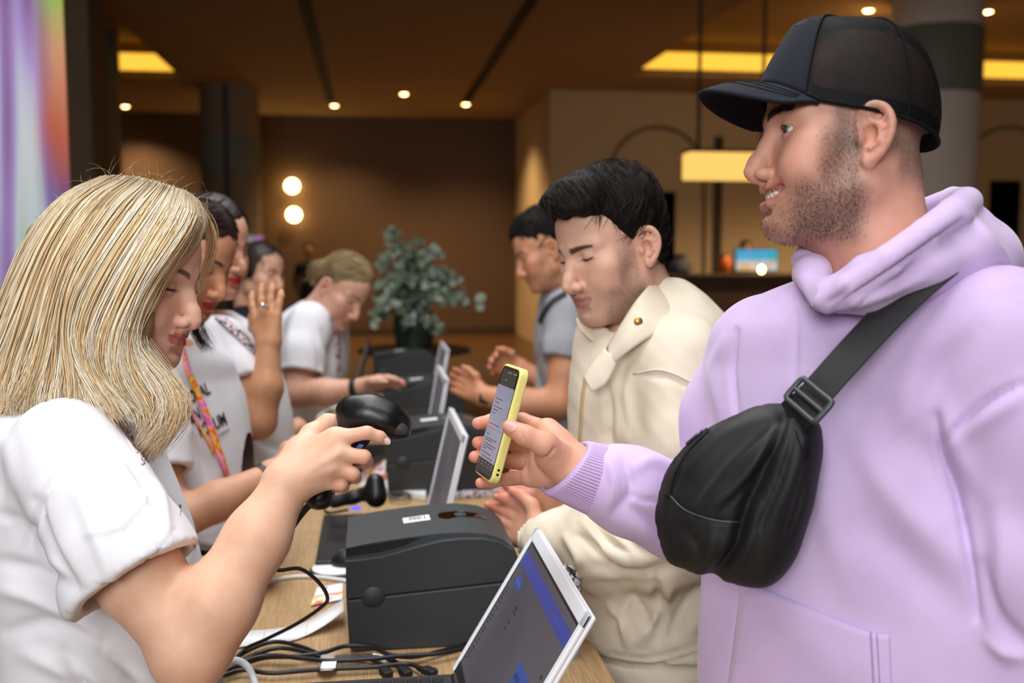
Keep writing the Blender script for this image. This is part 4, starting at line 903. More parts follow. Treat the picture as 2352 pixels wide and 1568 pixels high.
# stubble and temple hair
x, y, z = np.abs(hv[:, 0]), hv[:, 1], hv[:, 2]; g = np.random.default_rng(5)
w = sm(-z, .052, .078)*sm(y, -.01, .014)*(1-np.exp(-((x/.052)**4+((z+.066)/.022)**4)))*(1-.6*sm(y, .06, .085))*(1-sm(-z, .115, .132))
w = np.maximum(w, .8*sm(y, .002, .014)*(1-sm(y, .042, .058))*sm(-z, -.01, .02)*sm(x, .045, .054)); pick = np.where(g.uniform(size=len(w)) < .26*w)[0]
base = hv[pick]; nn = hn[pick]; dirn = nn*.35+np.array([0, .15, -.9])+g.normal(size=nn.shape)*.25; dirn /= np.linalg.norm(dirn, axis=1, keepdims=True); ln = g.uniform(.002, .0055, len(pick))[:, None]
pol = np.stack([base-nn*.0005, base+dirn*ln*.55+nn*.0003, base+dirn*ln], 1); sh = g.uniform(0, 1, (len(pick), 1))
cols = np.where(sh < .68, np.array(lin('2e2622')[:3])*g.uniform(.7, 1.6, (len(pick), 1)), np.array(lin('a89888')[:3]))
strands('beard', place(pol, man_R, man_c), .00017, MATS['dark hair'], HM, cols, 3)
# eyebrow hairs
pick = np.where((np.abs(z-(.0165+.006*np.sin(np.clip((x-.012)/.036, 0, 1)*2.4))) < .0045) & (x > .011) & (x < .048) & (y > .055))[0]; pick = g.choice(pick, min(300, len(pick)), False)
dirn = np.stack([np.sign(hv[pick, 0])*.8, -.2*np.ones(len(pick)), .35*np.ones(len(pick))], 1)+g.normal(size=(len(pick), 3))*.2+hn[pick]*.08
strands('eyebrow', place(np.stack([hv[pick], hv[pick]+dirn*.0035, hv[pick]+dirn*.0055-np.array([0, 0, .0008])], 1), man_R, man_c), .0003, MATS['dark hair'], HM, np.tile(np.array(lin('3a2a22')[:3]), (len(pick), 1)), 3)
mat('gold', 'd8b060', .25, metal=1)
ep = place(np.array([.0850, -.016, .012]), man_R, man_c); 
bm = bmesh.new(); bmesh.ops.create_icosphere(bm, subdivisions=2, radius=.0018, matrix=Matrix.Translation(Vector(c2w(ep)-org(HM)))); me = bpy.data.meshes.new('ear_stud'); bm.to_mesh(me); bm.free(); link('ear_stud', me, MATS['gold'], HM)
# ---------------------------------------------------------------- hoodie
F = Field(PC(1360, 1960, 1.3)-[.02, .02, .0]+[0, 0, -.42], PC(2520, 500, 1.1)+[.12, .05, .42], .0045)
F.stack(secs([(625, 2040, 1.175, .085, .07, -36), (670, 2030, 1.175, .145, .088, -36), (730, 2034, 1.18, .196, .112, -36), (850, 2045, 1.185, .218, .132, -36), (1000, 2045, 1.185, .220, .140, -36), (1200, 2042, 1.185, .220, .144, -36), (1400, 2036, 1.185, .226, .146, -36), (1600, 2030, 1.185, .226, .146, -36), (1760, 2032, 1.185, .215, .140, -36), (1880, 2032, 1.185, .20, .13, -36)]), p=2.3)
F.chain([PC(1758, 790, 1.29), PC(1690, 960, 1.33), PC(1660, 1180, 1.345), PC(1560, 1180, 1.315), PC(1440, 1125, 1.285), PC(1405, 1112, 1.28)], [.064, .068, .062, .056, .052, .046], k=.03)
F.chain([PC(2290, 790, 1.07), PC(2400, 1000, 1.04), PC(2425, 1300, 1.03), PC(2425, 1620, 1.02)], [.085, .082, .080, .072], k=.03)
F.ell(PC(2010, 600, 1.16), (.062, .12, .060), k=.012, mode='sub')
v, q = F.mesh(); v = relax(v, q, 2, .4)
FL = [([(2150, 955), (2165, 1040), (2195, 1130), (2225, 1280), (2245, 1420)], 11, -.010), ([(2165, 920), (2185, 1010), (2230, 1110)], 28, .006), ([(2352, 880), (2270, 920), (2200, 985), (2160, 1030)], 9, -.006), ([(2340, 915), (2270, 960), (2210, 1010)], 22, .005),
      ([(2060, 980), (2130, 1060), (2200, 1190)], 55, -.012), ([(1980, 1020), (2050, 1130), (2190, 1280)], 40, .006), ([(1990, 1200), (2080, 1290), (2200, 1400)], 45, -.006), ([(1890, 1000), (1910, 1200), (1960, 1350)], 40, .005), ([(2120, 800), (2080, 950), (2100, 1080)], 40, .005), ([(2240, 760), (2160, 850), (2150, 950)], 35, -.005),
      ([(1830, 720), (1826, 800), (1822, 900)], 7, -.0025), ([(1690, 760), (1680, 860), (1690, 960)], 8, -.006), ([(1660, 780), (1640, 860), (1660, 980)], 14, .004), ([(1710, 1360), (1695, 1450), (1680, 1560)], 7, -.004), ([(1760, 1350), (1900, 1500), (2000, 1568)], 60, .004),
      ([(1430, 1050), (1450, 1120), (1410, 1180)], 9, -.006), ([(1440, 1140), (1500, 1150), (1540, 1160)], 5, -.003), ([(1455, 1080), (1490, 1060), (1535, 1070)], 14, .005), ([(1420, 1190), (1480, 1220), (1540, 1260)], 20, .004), ([(1450, 1165), (1490, 1195), (1530, 1240)], 12, -.005), ([(1395, 1050), (1412, 1110), (1390, 1180)], 10, .005),
      ([(2290, 1150), (2310, 1300), (2290, 1450)], 30, .006), ([(2260, 1300), (2300, 1420), (2352, 1480)], 18, -.006), ([(2270, 1470), (2310, 1500), (2352, 1510)], 16, .005)]
v = folds(v, q, FL); v = v+normals(v, q)*(.0016*vnoise(v, 22, 4))[:, None]
hood_v, hood_q = v, q; HB = bvh_of(v, q)
hood = objm('hoodie', c2w(v), q, MATS['lavender sweatshirt fleece'], HM)
# hood
F = Field(PC(1790, 760, 1.2)-[.03, .02, .24], PC(2370, 400, 1.1)+[.05, .03, .25], .0032)
F.chain([PC(1905, 676, 1.075), PC(1990, 655, 1.06), PC(2110, 608, 1.06), PC(2195, 585, 1.09), PC(2235, 580, 1.16)], [.018, .028, .034, .038, .042], k=.02)
F.chain([PC(1880, 665, 1.10), PC(1866, 630, 1.14), PC(1880, 600, 1.20), PC(1960, 580, 1.26), PC(2090, 570, 1.27), PC(2180, 570, 1.24)], [.014, .018, .022, .028, .03, .032], k=.02)
F.ell(PC(2215, 600, 1.165), (.052, .040, .085), k=.03); F.cone(PC(2215, 515, 1.12), PC(2190, 515, 1.21), .026, .026, k=.02); F.cone(PC(2245, 612, 1.13), PC(2305, 628, 1.15), .030, .018, k=.02)
F.chain([PC(2010, 380, 1.16), PC(2020, 700, 1.165)], [.072, .060], k=.012, mode='sub'); F.ell(PC(2110, 465, 1.17), (.045, .030, .05), k=.015, mode='sub'); F.cone(PC(1905, 640, 1.02), PC(1905, 520, 1.12), .012, .03, k=.01, mode='sub')
F.chain([PC(1896, 694, 1.060), PC(1950, 662, 1.040), PC(2040, 600, 1.026), PC(2130, 537, 1.038), PC(2190, 490, 1.062), PC(2220, 464, 1.10)], [.012, .016, .0170, .0175, .0175, .0165], k=.0025)
F.chain([PC(1884, 696, 1.075), PC(1858, 645, 1.115), PC(1846, 598, 1.165), PC(1870, 562, 1.23), PC(1990, 530, 1.28), PC(2110, 487, 1.275), PC(2190, 457, 1.22), PC(2220, 464, 1.10)], [.010, .013, .014, .015, .015, .015, .015, .0165], k=.003)
v, q = F.mesh(); v = relax(v, q, 2, .4)
v = folds(v, q, [([(1915, 708), (2000, 655), (2100, 588), (2210, 508)], 6, -.006), ([(1905, 712), (1990, 690), (2120, 640)], 12, .004), ([(1905, 695), (1930, 680), (1945, 660)], 6, -.004), ([(2230, 500), (2280, 560), (2330, 625)], 14, .004), ([(2100, 610), (2180, 560), (2230, 545)], 26, -.004)])
objm('hood', c2w(v), q, MATS['lavender sweatshirt fleece'], hood)
# kangaroo pocket and stitch lines
g1, g2 = spline([(1706, 1332), (1860, 1396), (1990, 1448), (2042, 1456)], 26), spline([(1664, 1640), (1780, 1650), (1920, 1655), (2052, 1650)], 26)
patch_on('kangaroo_pocket', HB, g1[:, None]*(1-np.linspace(0, 1, 14))[None, :, None]+g2[:, None]*np.linspace(0, 1, 14)[None, :, None], .003, MATS['lavender sweatshirt fleece'], hood, .003)
patch_on('pocket_seam', HB, band_grid([(2000, 1452), (2004, 1520), (2008, 1600)], 5, 14, 2), .0052, MATS['lavender stitching'], hood, .0008)
patch_on('pocket_seam', HB, band_grid([(2014, 1456), (2018, 1520), (2022, 1600)], 3, 14, 2), .0052, MATS['lavender stitching'], hood, .0008)
patch_on('neck_seam', HB, band_grid([(1862, 704), (1890, 710), (1940, 712), (2010, 700)], 5, 22, 3), .002, MATS['lavender stitching'], hood, .002)
# ribbed cuff
ax0, ax1 = PC(1297, 1072, 1.268), PC(1402, 1110, 1.283); axd = unit(ax1-ax0); uu = unit(np.array([-axd[1], axd[0], 0])); ww = np.cross(axd, uu); vs_, fs_ = [], []; NR, NS = 14, 264
for j in range(NR):
    t_ = j/(NR-1); c = ax0+(ax1-ax0)*t_; a_, b_ = .0372+.0085*t_, .0345+.009*t_; sk = .016*(1-t_)
    if j == 0: a_ -= .002; b_ -= .002
    for i in range(NS):
        p = 2*math.pi*i/NS; r_ = 1+.022*math.cos(p*66); vs_.append(c+uu*a_*r_*math.cos(p)+ww*b_*r_*math.sin(p)+axd*(sk*math.cos(p)))
for j in range(NR-1):
    for i in range(NS): fs_.append((j*NS+i, j*NS+(i+1) % NS, (j+1)*NS+(i+1) % NS, (j+1)*NS+i))
o = objm('cuff', c2w(np.array(vs_)), np.array(fs_), MATS['lavender rib'], hood); md = o.modifiers.new('solid', 'SOLIDIFY'); md.thickness = .003; md.offset = -1
wp = P(2040, 900, 1.185); trousers(HM, float(wp[0]), float(wp[1]), MATS['black trouser cloth'], .92, .1, facing=unit([-1, -.6]))
# ---------------------------------------------------------------- cap
mat('navy black foam cloth', '1d1f28', .9, spec=.2, bump=.1, bscale=1500); mat('black cap underside', '0d0d10', .9, spec=.2); mat('cap badge print', '14151b', .8)
m, t = newmat('black cap mesh net'); uvn = t.add('ShaderNodeVertexColor', layer_name='Col'); sp_ = t.add('ShaderNodeSeparateColor', {0: uvn.outputs[0]})
def cosn(sock, f): a = t.add('ShaderNodeMath', {0: sock, 1: f}, operation='MULTIPLY'); b = t.add('ShaderNodeMath', {0: a.outputs[0]}, operation='SINE'); return b.outputs[0]
pr = t.add('ShaderNodeMath', {0: cosn(sp_.outputs[0], 2*math.pi*62), 1: cosn(sp_.outputs[1], 2*math.pi*46)}, operation='MULTIPLY'); gt = t.add('ShaderNodeMath', {0: pr.outputs[0], 1: .5}, operation='GREATER_THAN')
t.b.inputs['Base Color'].default_value = lin('0b0b0c'); t.b.inputs['Roughness'].default_value = .7; t.b.inputs['Specular IOR Level'].default_value = .2; tr = t.add('ShaderNodeBsdfTransparent'); mx = t.add('ShaderNodeMixShader', {0: gt.outputs[0], 1: t.b.outputs[0], 2: tr.outputs[0]}); t.l.new(mx.outputs[0], t.out.inputs[0])
CAP = bpy.data.objects.new('cap', None); COL.objects.link(CAP); CAP.parent = HM; CAP.empty_display_size = .05; CAP['label'] = 'black trucker cap with navy front and mesh back'
prof = {0: [(1, 0), (.92, .28), (.78, .68), (.68, .92), (.60, .985), (.3, 1.0), (0, 1)], 90: [(1, 0), (1.02, .25), (1.0, .5), (.86, .78), (.62, .93), (.3, .995), (0, 1)], 180: [(1, 0), (1.05, .24), (1.0, .46), (.84, .72), (.6, .88), (.3, .965), (0, 1)]}
pr_s = {k: spline(v_, 28) for k, v_ in prof.items()}
def cap_pt(th_, t_):
    a = abs(th_); c0 = .0795*math.sin(math.radians(th_)), -.006+(.110 if a < 90 else .090)*math.cos(math.radians(th_))
    zb = np.interp(c0[1], [-.096, -.06, .01, .05, .08, .104], [-.015, -.003, .0125, .022, .042, .058]); f = t_*27; i = min(int(f), 26); fr = f-i
    P0 = [pr_s[k][i]*(1-fr)+pr_s[k][i+1]*fr for k in (0, 90, 180)]
    ww_ = a/90; p = P0[0]*(1-sm(np.array(ww_), .35, .95))+P0[1]*sm(np.array(ww_), .35, .95) if a < 90 else P0[1]*(2-ww_)+P0[2]*(ww_-1)
    return np.array([c0[0]*p[0], -.006*0+.0*p[0]+(c0[1]+.006)*p[0]-.006+.016*(1-p[0])*0, zb+(.129-zb)*p[1]])
def cap_part(name, t0, t1, n, mname, parent, off=0, tmin=0, tmax=1, m_=26):
    vs2, cl = [], []
    for i in range(n+1):
        for j in range(m_+1):
            th_ = t0+(t1-t0)*i/n; t_ = tmin+(tmax-tmin)*j/m_; p = cap_pt(th_, t_); c = np.array([0, -.006, .04]); d = unit(p-c); vs2.append(p+d*off); cl.append((i/n*(t1-t0)/118.0 % 10, t_, 0))
    f2 = [(i*(m_+1)+j, (i+1)*(m_+1)+j, (i+1)*(m_+1)+j+1, i*(m_+1)+j+1) for i in range(n) for j in range(m_)]
    o = objm(name, c2w(place(np.array(vs2), man_R, man_c)), np.array(f2), MATS[mname], parent, True, np.array(cl)); return o
o = cap_part('front_panel', -50, 50, 40, 'navy black foam cloth', CAP, .0008); md = o.modifiers.new('solid', 'SOLIDIFY'); md.thickness = .002
o = cap_part('mesh_panel', 50, 180, 44, 'black cap mesh net', CAP); o = cap_part('mesh_panel', -180, -50, 44, 'black cap mesh net', CAP)
def cap_line(nm, pts, r, mname='black cap underside', off=.0012): 
    w_ = [cap_pt(a, b) for a, b in pts]; w_ = [p+unit(p-np.array([0, -.006, .04]))*off for p in w_]; tube(nm, [c2w(place(p, man_R, man_c)) for p in w_], r, MATS[mname], CAP, 40, 6)
for a in (50, -50, 112, -112): cap_line('seam', [(a, t_) for t_ in np.linspace(0, .97, 10)], .0011)
cap_line('sweatband', [(a, .012) for a in np.linspace(50, 180, 16)], .0022); cap_line('sweatband', [(a, .012) for a in np.linspace(-50, -180, 16)], .0022)
cap_part('back_binding', 52, 180, 30, 'black cap underside', CAP, -.0012, .0, .10, 4); cap_part('back_binding', -180, -52, 30, 'black cap underside', CAP, -.0012, .0, .10, 4)
# zigzag print on the front panel
for ts in ([(26, .80), (42, .80), (34, .52), (40, .52), (22, .16), (30, .46), (22, .46)],):
    k = len(ts); w_ = [cap_pt(a-6, b) for a, b in ts]; w_ = [p+unit(p-np.array([0, -.006, .04]))*.0016 for p in w_]; vv = [c2w(place(p, man_R, man_c)) for p in w_]; obj('front_print', vv, [(0, 1, 2, 3, 4, 5, 6)], MATS['cap badge print'], CAP)
# visor
vs2, f2 = [], []; NU, NV = 36, 12
for i in range(NU+1):
    u_ = -1+2*i/NU; rp = cap_pt(u_*58, .0); ph = math.radians(u_*82); tp_ = np.array([.082*math.sin(ph), .036+.138*math.cos(ph), .049-.034*math.sin(ph)**2])
    fe = float(sm(np.array(abs(u_)), .78, 1.0))*.85; tp_ = tp_*(1-fe)+rp*fe
    for j in range(NV+1):
        w_ = j/NV; p = rp*(1-w_)+tp_*w_; p[2] += .006*math.sin(math.pi*w_)*(1-abs(u_))-.006*w_*0; vs2.append(p)
f2 = [(i*(NV+1)+j, i*(NV+1)+j+1, (i+1)*(NV+1)+j+1, (i+1)*(NV+1)+j) for i in range(NU) for j in range(NV)]
o = objm('visor', c2w(place(np.array(vs2), man_R, man_c)), np.array(f2), MATS['navy black foam cloth'], CAP); o.data.materials.append(MATS['black cap underside']); md = o.modifiers.new('solid', 'SOLIDIFY'); md.thickness = .004; md.offset = -1; md.material_offset = 1
VV = np.array(vs2).reshape(NU+1, NV+1, 3)
for j in (3, 5, 7): tube('visor_stitch', [c2w(place(VV[i, j]+[0, 0, .0006], man_R, man_c)) for i in range(3, NU-2)], .0006, MATS['black cap underside'], CAP, 60, 5)
# ================================================================== phone in the man's hand
mat('yellow silicone case', 'e4dc86', .5, var=.02, spec=.4); mat('phone glass', '0b0b0d', .08)
emat('phone dark bar', '3a352f', .55); emat('phone ink', '4c4c54', .5); emat('phone pink line', 'c8607e', .6); emat('phone pale text', 'b8b4b0', .5)
m, t = newmat('phone page'); t.b.inputs['Base Color'].default_value = (.02, .02, .02, 1); t.b.inputs['Roughness'].default_value = .1
nz = t.add('ShaderNodeTexNoise', {'Vector': t.coord(), 'Scale': 14.0}); t.l.new(t.ramp(nz.outputs[0], [(.35, '8f93a6'), (.6, '9a94a8'), (.75, 'a888a4')]), t.b.inputs['Emission Color']); t.b.inputs['Emission Strength'].default_value = .8
bl, br, tl, tr_ = PC(1085, 1090, 1.325), PC(1131, 1097, 1.258), PC(1156, 846, 1.325), PC(1197, 839, 1.258)
uy = unit((tl-bl)+(tr_-br)); ux = (br-bl)+(tr_-tl); ux = unit(ux-uy*(ux@uy)); uz = unit(np.cross(ux, uy)); uz = uz if uz[2] > 0 else -uz; o0 = ((bl+br)/2+(tl+tr_)/2)/2-ux*.0375-uy*.0755
W3 = lambda a: np.asarray(a) @ M3.T; oW, uxW, uyW, uzW = c2w(o0), W3(ux), W3(uy), W3(uz)
PH = thing('phone', 'phone in a pale yellow case held by the man in the lavender hoodie', 'phone', tuple(oW))
prism('case', rrect(.075, .151, .011), oW, uxW, uyW, uzW*.0125, MATS['yellow silicone case'], PH, .003, True, 3)
sc = prism('screen', rrect(.069, .145, .009), oW+uxW*.003+uyW*.003-uzW*.0002, uxW, uyW, uzW*.0015, MATS['phone glass'], PH)
def pq(nm, u0, u1, v0, v1, mt, lift=.0004):
    obox(nm, oW+uxW*(.0045+.066*u0)+uyW*(.0045+.142*v0)-uzW*(.0002+lift), uxW*(.066*(u1-u0)), uyW*(.142*(v1-v0)), uzW*.0003, MATS[mt], sc)
pq('page', 0, 1, .135, .83, 'phone page'); pq('status_bar', .06, .94, .83, .985, 'phone dark bar'); pq('navigation_bar', 0, 1, .02, .134, 'phone dark bar')
r = random.Random(5)
for v, u0, u1 in ((.695, .1, .5), (.66, .1, .35), (.62, .1, .62), (.59, .1, .4), (.56, .1, .3), (.46, .1, .72), (.36, .1, .3), (.325, .1, .8), (.305, .1, .55), (.27, .1, .85), (.245, .1, .75), (.225, .1, .3), (.19, .1, .7), (.155, .1, .85)): pq('text_line', u0, u1, v, v+.007, 'phone ink', .0007)
pq('divider', .02, .98, .425, .429, 'phone pink line', .0007); pq('clock', .4, .6, .955, .965, 'phone pale text', .0007); pq('status_icons', .75, .92, .955, .965, 'phone pale text', .0007); pq('page_title', .35, .45, .885, .893, 'phone pale text', .0007)
for i in range(5): pq('tab_icon', .08+i*.2, .13+i*.2, .105, .115, 'phone pale text', .0007); pq('tab_label', .06+i*.2, .16+i*.2, .08, .085, 'phone pale text', .0007)
side = lambda v0, v1, mt, nm, a=.0035, b=.009: obox(nm, oW+uxW*.0748+uyW*v0+uzW*a, uyW*(v1-v0), uzW*(b-a), uxW*.0008, MATS[mt], PH, .0004)
side(.083, .105, 'yellow silicone case', 'side_button')
for vv in (.0135, .0195): lathe('strap_hole', oW+uxW*.0749+uyW*vv+uzW*.006, uxW, [(.0017, 0), (.0017, .0004)], MATS['phone glass'], PH, 12)
# ================================================================== sling bag
m, t = newmat('black coated nylon'); nz = t.add('ShaderNodeTexNoise', {'Vector': t.coord(), 'Scale': 20.0, 'Detail': 3.0}); vo = t.add('ShaderNodeTexVoronoi', {'Vector': t.coord(), 'Scale': 900.0})
t.l.new(t.ramp(nz.outputs[0], [(.3, '131416'), (.7, '1c1d20')]), t.b.inputs['Base Color']); t.b.inputs['Roughness'].default_value = .58; t.b.inputs['Specular IOR Level'].default_value = .35; t.bump(vo.outputs[0], .18, .0005)
m, t = newmat('black webbing'); wv = t.add('ShaderNodeTexWave', {'Vector': t.add('ShaderNodeMapping', {0: t.coord(), 2: (0, .85, 0)}).outputs[0], 'Scale': 260.0, 'Distortion': .3}, bands_direction='X'); t.l.new(t.ramp(wv.outputs[0], [(0, '0d0d0f'), (1, '232326')]), t.b.inputs['Base Color']); t.b.inputs['Roughness'].default_value = .7; t.bump(wv.outputs[0], .3, .0006)
mat('grey buckle plastic', '3c4042', .35); mat('zip metal', '6a6a6c', .3, metal=.8); mat('zip tape', '0c0c0d', .8)
BG = thing('sling_bag', 'black nylon sling bag worn across the lavender hoodie', 'bag', tuple(P(1690, 1150, 1.08)))
def pillow(poly, zc, T, wd, lo, hi, h=.0032):
    """poly in pixels, zc(px,py) depth of the mid plane, half thickness T reached wd pixels inside the outline"""
    F = Field(lo, hi, h); X, Y, Z = np.meshgrid(*F.ax, indexing='ij', sparse=True); dm = (lo[2]+hi[2])/2
    px, py = 1176+FPX*F.ax[0][:, None]/dm, 784-FPX*F.ax[1][None, :]/dm; sd = poly_sd(px+0*py, py+0*px, poly)
    s = np.clip(-sd/wd, 0, 1); g = np.sqrt(np.clip(1-(1-s)**2, 0, 1)); t_ = T(px, py)*g if callable(T) else T*g
    f = np.abs(Z-zc(px, py)[:, :, None])-t_[:, :, None]; f = np.where((sd > 0)[:, :, None], np.maximum(f, (sd*dm/FPX)[:, :, None]), f); F.F = np.minimum(f, .05).astype(np.float32); return F.mesh()
out = spline([(1812, 928), (1740, 930), (1660, 965), (1598, 1010), (1548, 1072), (1521, 1150), (1520, 1228), (1545, 1300), (1590, 1318), (1650, 1332), (1742, 1346), (1800, 1296), (1838, 1190), (1862, 1050), (1856, 968), (1812, 928)], 80)[:-1]
zc = lambda px, py: 1.100+(1690-px)*.00016+(py-1140)*.00004
v, q = pillow([tuple(p) for p in out], zc, lambda px, py: .056+0*px*py, 110, PC(1490, 1370, 1.1)-[.01, .01, .09], PC(1890, 900, 1.1)+[.01, .01, .09], .003)
v = relax(v, q, 2, .4)
FOLD = 1.0
v = folds(v, q, [([(1806, 950), (1740, 990), (1650, 1090), (1590, 1180)], 9, -.004), ([(1808, 952), (1780, 1030), (1720, 1110), (1660, 1170)], 8, -.005), ([(1700, 945), (1630, 990), (1570, 1060)], 8, -.003), ([(1560, 1210), (1600, 1250), (1610, 1310)], 12, -.003), ([(1640, 1210), (1630, 1270), (1600, 1315)], 14, .003), ([(1848, 1060), (1835, 1150), (1800, 1250)], 9, -.004), ([(1820, 1010), (1790, 1110), (1745, 1210)], 8, -.004), ([(1800, 955), (1760, 1070), (1715, 1165), (1690, 1260), (1630, 1330)], 14, -.013), ([(1815, 960), (1720, 1090), (1650, 1150), (1600, 1190)], 26, .005), ([(1790, 960), (1690, 1020), (1600, 1110)], 24, -.004), ([(1760, 950), (1660, 1000), (1590, 1070)], 18, .003), ([(1850, 1040), (1800, 1130), (1760, 1240)], 30, .006), ([(1740, 1160), (1720, 1240), (1680, 1310)], 14, .004), ([(1540, 1140), (1580, 1175), (1640, 1195), (1700, 1198)], 4, -.002), ([(1548, 1090), (1530, 1170), (1540, 1250), (1560, 1300)], 6, -.003), ([(1600, 1022), (1565, 1070), (1545, 1120)], 5, -.0025), ([(1700, 1195), (1680, 1270), (1650, 1320)], 10, -.006)])
FOLD = 1.45; v = v+normals(v, q)*(.0016*vnoise(v, 38, 9))[:, None]; bag_b = bvh_of(v, q)
objm('pouch', c2w(v), q, MATS['black coated nylon'], BG)
patch_on('panel_seam', bag_b, band_grid([(1537, 1137), (1575, 1172), (1640, 1194), (1705, 1200)], 3.5, 30, 2), .0015, MATS['grey buckle plastic'], BG, .0008)
patch_on('zip', bag_b, band_grid([(1625, 985), (1575, 1035), (1545, 1090), (1532, 1140)], 9, 30, 3), .0015, MATS['zip tape'], BG, .0015)
patch_on('zip_puller', bag_b, band_grid([(1614, 988), (1596, 1002), (1576, 1020)], 6, 12, 3), .004, MATS['zip metal'], BG, .0015)
o = patch_on('side_gusset', bag_b, np.array([[(1815, 950), (1858, 962)], [(1830, 1000), (1862, 1010)], [(1845, 1050), (1856, 1055)]], float), .003, MATS['black coated nylon'], BG, .003)
# strap: lies on the hoodie from under the hood to the buckle
pts = [P(2230, 560, 1.09), P(2150, 622, 1.045), P(2070, 692, 1.035), P(1980, 785, 1.032), P(1905, 868, 1.032), P(1862, 918, 1.038)]
sd_ = P(2000, 780, 1.03)-P(1940, 740, 1.06); ribbon('strap', pts, sd_, .0385, .0022, MATS['black webbing'], BG, 40)
ribbon('strap_end', [P(1872, 905, 1.030), P(1845, 935, 1.030), P(1815, 962, 1.050)], sd_, .0385, .003, MATS['black webbing'], BG, 16)
# buckle: open frame
bc = P(1857, 918, 1.022); du = unit(P(1905, 868, 1.028)-P(1845, 935, 1.034)); dv = unit(sd_-du*(sd_@du)); dn = np.cross(du, dv)
ring = [(-.013, -.0235), (-.013, .0235), (.013, .0235), (.013, -.0235)]
rr_ = spline([bc+du*a+dv*b for a, b in [(-.0135, -.020), (-.0135, 0), (-.0135, .020), (-.011, .0235), (0, .0240), (.011, .0235), (.0135, .020), (.0135, 0), (.0135, -.020), (.011, -.0235), (0, -.0240), (-.011, -.0235), (-.0135, -.020)]], 80)
tube('buckle', rr_, .0032, MATS['grey buckle plastic'], BG, sides=8, raw=True); tube('buckle_bar', [bc-dv*.0235, bc, bc+dv*.0235], .0028, MATS['grey buckle plastic'], BG, 10, 8)
# ================================================================== the blonde woman with the scanner
m, t = newmat('white cotton jersey'); nz = t.add('ShaderNodeTexNoise', {'Vector': t.coord(), 'Scale': 18.0, 'Detail': 4.0}); f = t.add('ShaderNodeTexNoise', {'Vector': t.coord(), 'Scale': 1800.0, 'Detail': 1.0})
t.l.new(t.ramp(nz.outputs[0], [(.3, 'dfdfe6'), (.7, 'e8e8ee')]), t.b.inputs['Base Color']); t.b.inputs['Roughness'].default_value = .9; t.b.inputs['Specular IOR Level'].default_value = .15; t.bump(f.outputs[0], .12, .0005)
mat('hair base blonde', '8f744e', .6, var=.15, vscale=60)
BW = thing('person', 'blonde woman in a white t-shirt aiming a barcode scanner at the phone', 'person', (*P(200, 1100, 1.42)[:2], 0))
bw_c = PC(301, 630, 1.41); bw_R = rot(80, 13, 0); BSK = 'e0b09a'
v, q, c = head(h=.0018, female=True, jaw=.92, corner=.0045, skin=BSK, lip='b05a58', brow='5a4434', blush='d08878', ears=False, nose=.98, brow_w=.9, neck_y=.01)
parts_ = [(place(v, bw_R, bw_c), q, c)]
# right arm and hand
F = Field(PC(130, 1620, 1.15)-[.05, .05, .1], PC(910, 940, 1.25)+[.02, .02, .14], .0028)
F.chain(PCs([(185, 1070, 1.25), (320, 1320, 1.215), (440, 1478, 1.20)]), [.052, .050, .046], k=.02); F.chain(PCs([(445, 1482, 1.20), (500, 1385, 1.205), (590, 1235, 1.235), (660, 1110, 1.262)]), [.046, .046, .038, .0285], k=.02)
F.ell(PC(425, 1520, 1.20), (.030, .026, .03), k=.03)
wr = PC(660, 1108, 1.262); M_ = PCs([(770, 1008, 1.272), (779, 1041, 1.262), (770, 1073, 1.262), (750, 1104, 1.268)])
for mc, r in zip(M_, (.0135, .0135, .0130, .0122)): F.cone(wr, mc, .0250, r, k=.010)
fing = [([M_[0], PC(843, 993, 1.268), PC(872, 1003, 1.273), PC(888, 1013, 1.279)], [.0115, .0084, .0076, .0060]), ([M_[1], PC(836, 1049, 1.262), PC(842, 1060, 1.293), PC(806, 1062, 1.322)], [.0110, .0090, .0084, .0075]),
        ([M_[2], PC(811, 1088, 1.262), PC(816, 1096, 1.293), PC(782, 1098, 1.318)], [.0105, .0086, .0080, .0072]), ([M_[3], PC(784, 1113, 1.267), PC(788, 1120, 1.293), PC(758, 1120, 1.312)], [.0098, .0078, .0072, .0066])]
for p, r in fing: F.chain(p, r, k=.0045)
tb = PCs([(690, 1045, 1.285), (716, 998, 1.308), (752, 970, 1.318), (782, 967, 1.326)]); F.chain(tb, [.020, .0135, .0104, .0088], k=.010); F.cone(wr, tb[0], .026, .02, k=.015); F.cone(tb[0], M_[0], .015, .012, k=.014)
for a, b in ((M_[0], .3), (M_[1], .3), (M_[2], .3)): F.cone(wr*(1-.40)+a*.40+np.array([0, 0, -.0190]), a+np.array([0, 0, -.0115]), .0030, .0040, k=.006)
v, q = F.mesh(); v = relax(v, q, 2, .4); parts_.append((v, q, skin_cols(v, 'dfb398', [f_[0][1] for f_ in fing]+[f_[0][3] for f_ in fing], 'dd9c84', .016, .5)))
F = Field(PC(-200, 1750, 1.45)-[.02, .02, .2], PC(480, 800, 1.45)+[.02, .02, .2], .012); F.stack(secs([(880, 150, 1.42, .05, .05, 0), (960, 150, 1.42, .08, .12, 0), (1100, 170, 1.42, .1, .15, 0), (1400, 240, 1.42, .1, .14, 0), (1700, 260, 1.42, .1, .14, 0)])); F.cone(PC(240, 780, 1.43), PC(170, 960, 1.43), .05, .055)
v, q = F.mesh(); parts_.append((v, q, skin_cols(v, BSK))); bv = joined(*parts_); objm('body', c2w(bv[0]), bv[1], MATS['skin'], BW, True, bv[2])
mat('pale nail polish', 'f0dcd2', .15)
o = nail(BW, PC(889, 1013, 1.272), unit(fing[0][0][3]-fing[0][0][2]), np.array([.3, .9, .0]), np.array([.25, .2, -.95]), .0055, .0040); o.data.materials.clear(); o.data.materials.append(MATS['pale nail polish'])
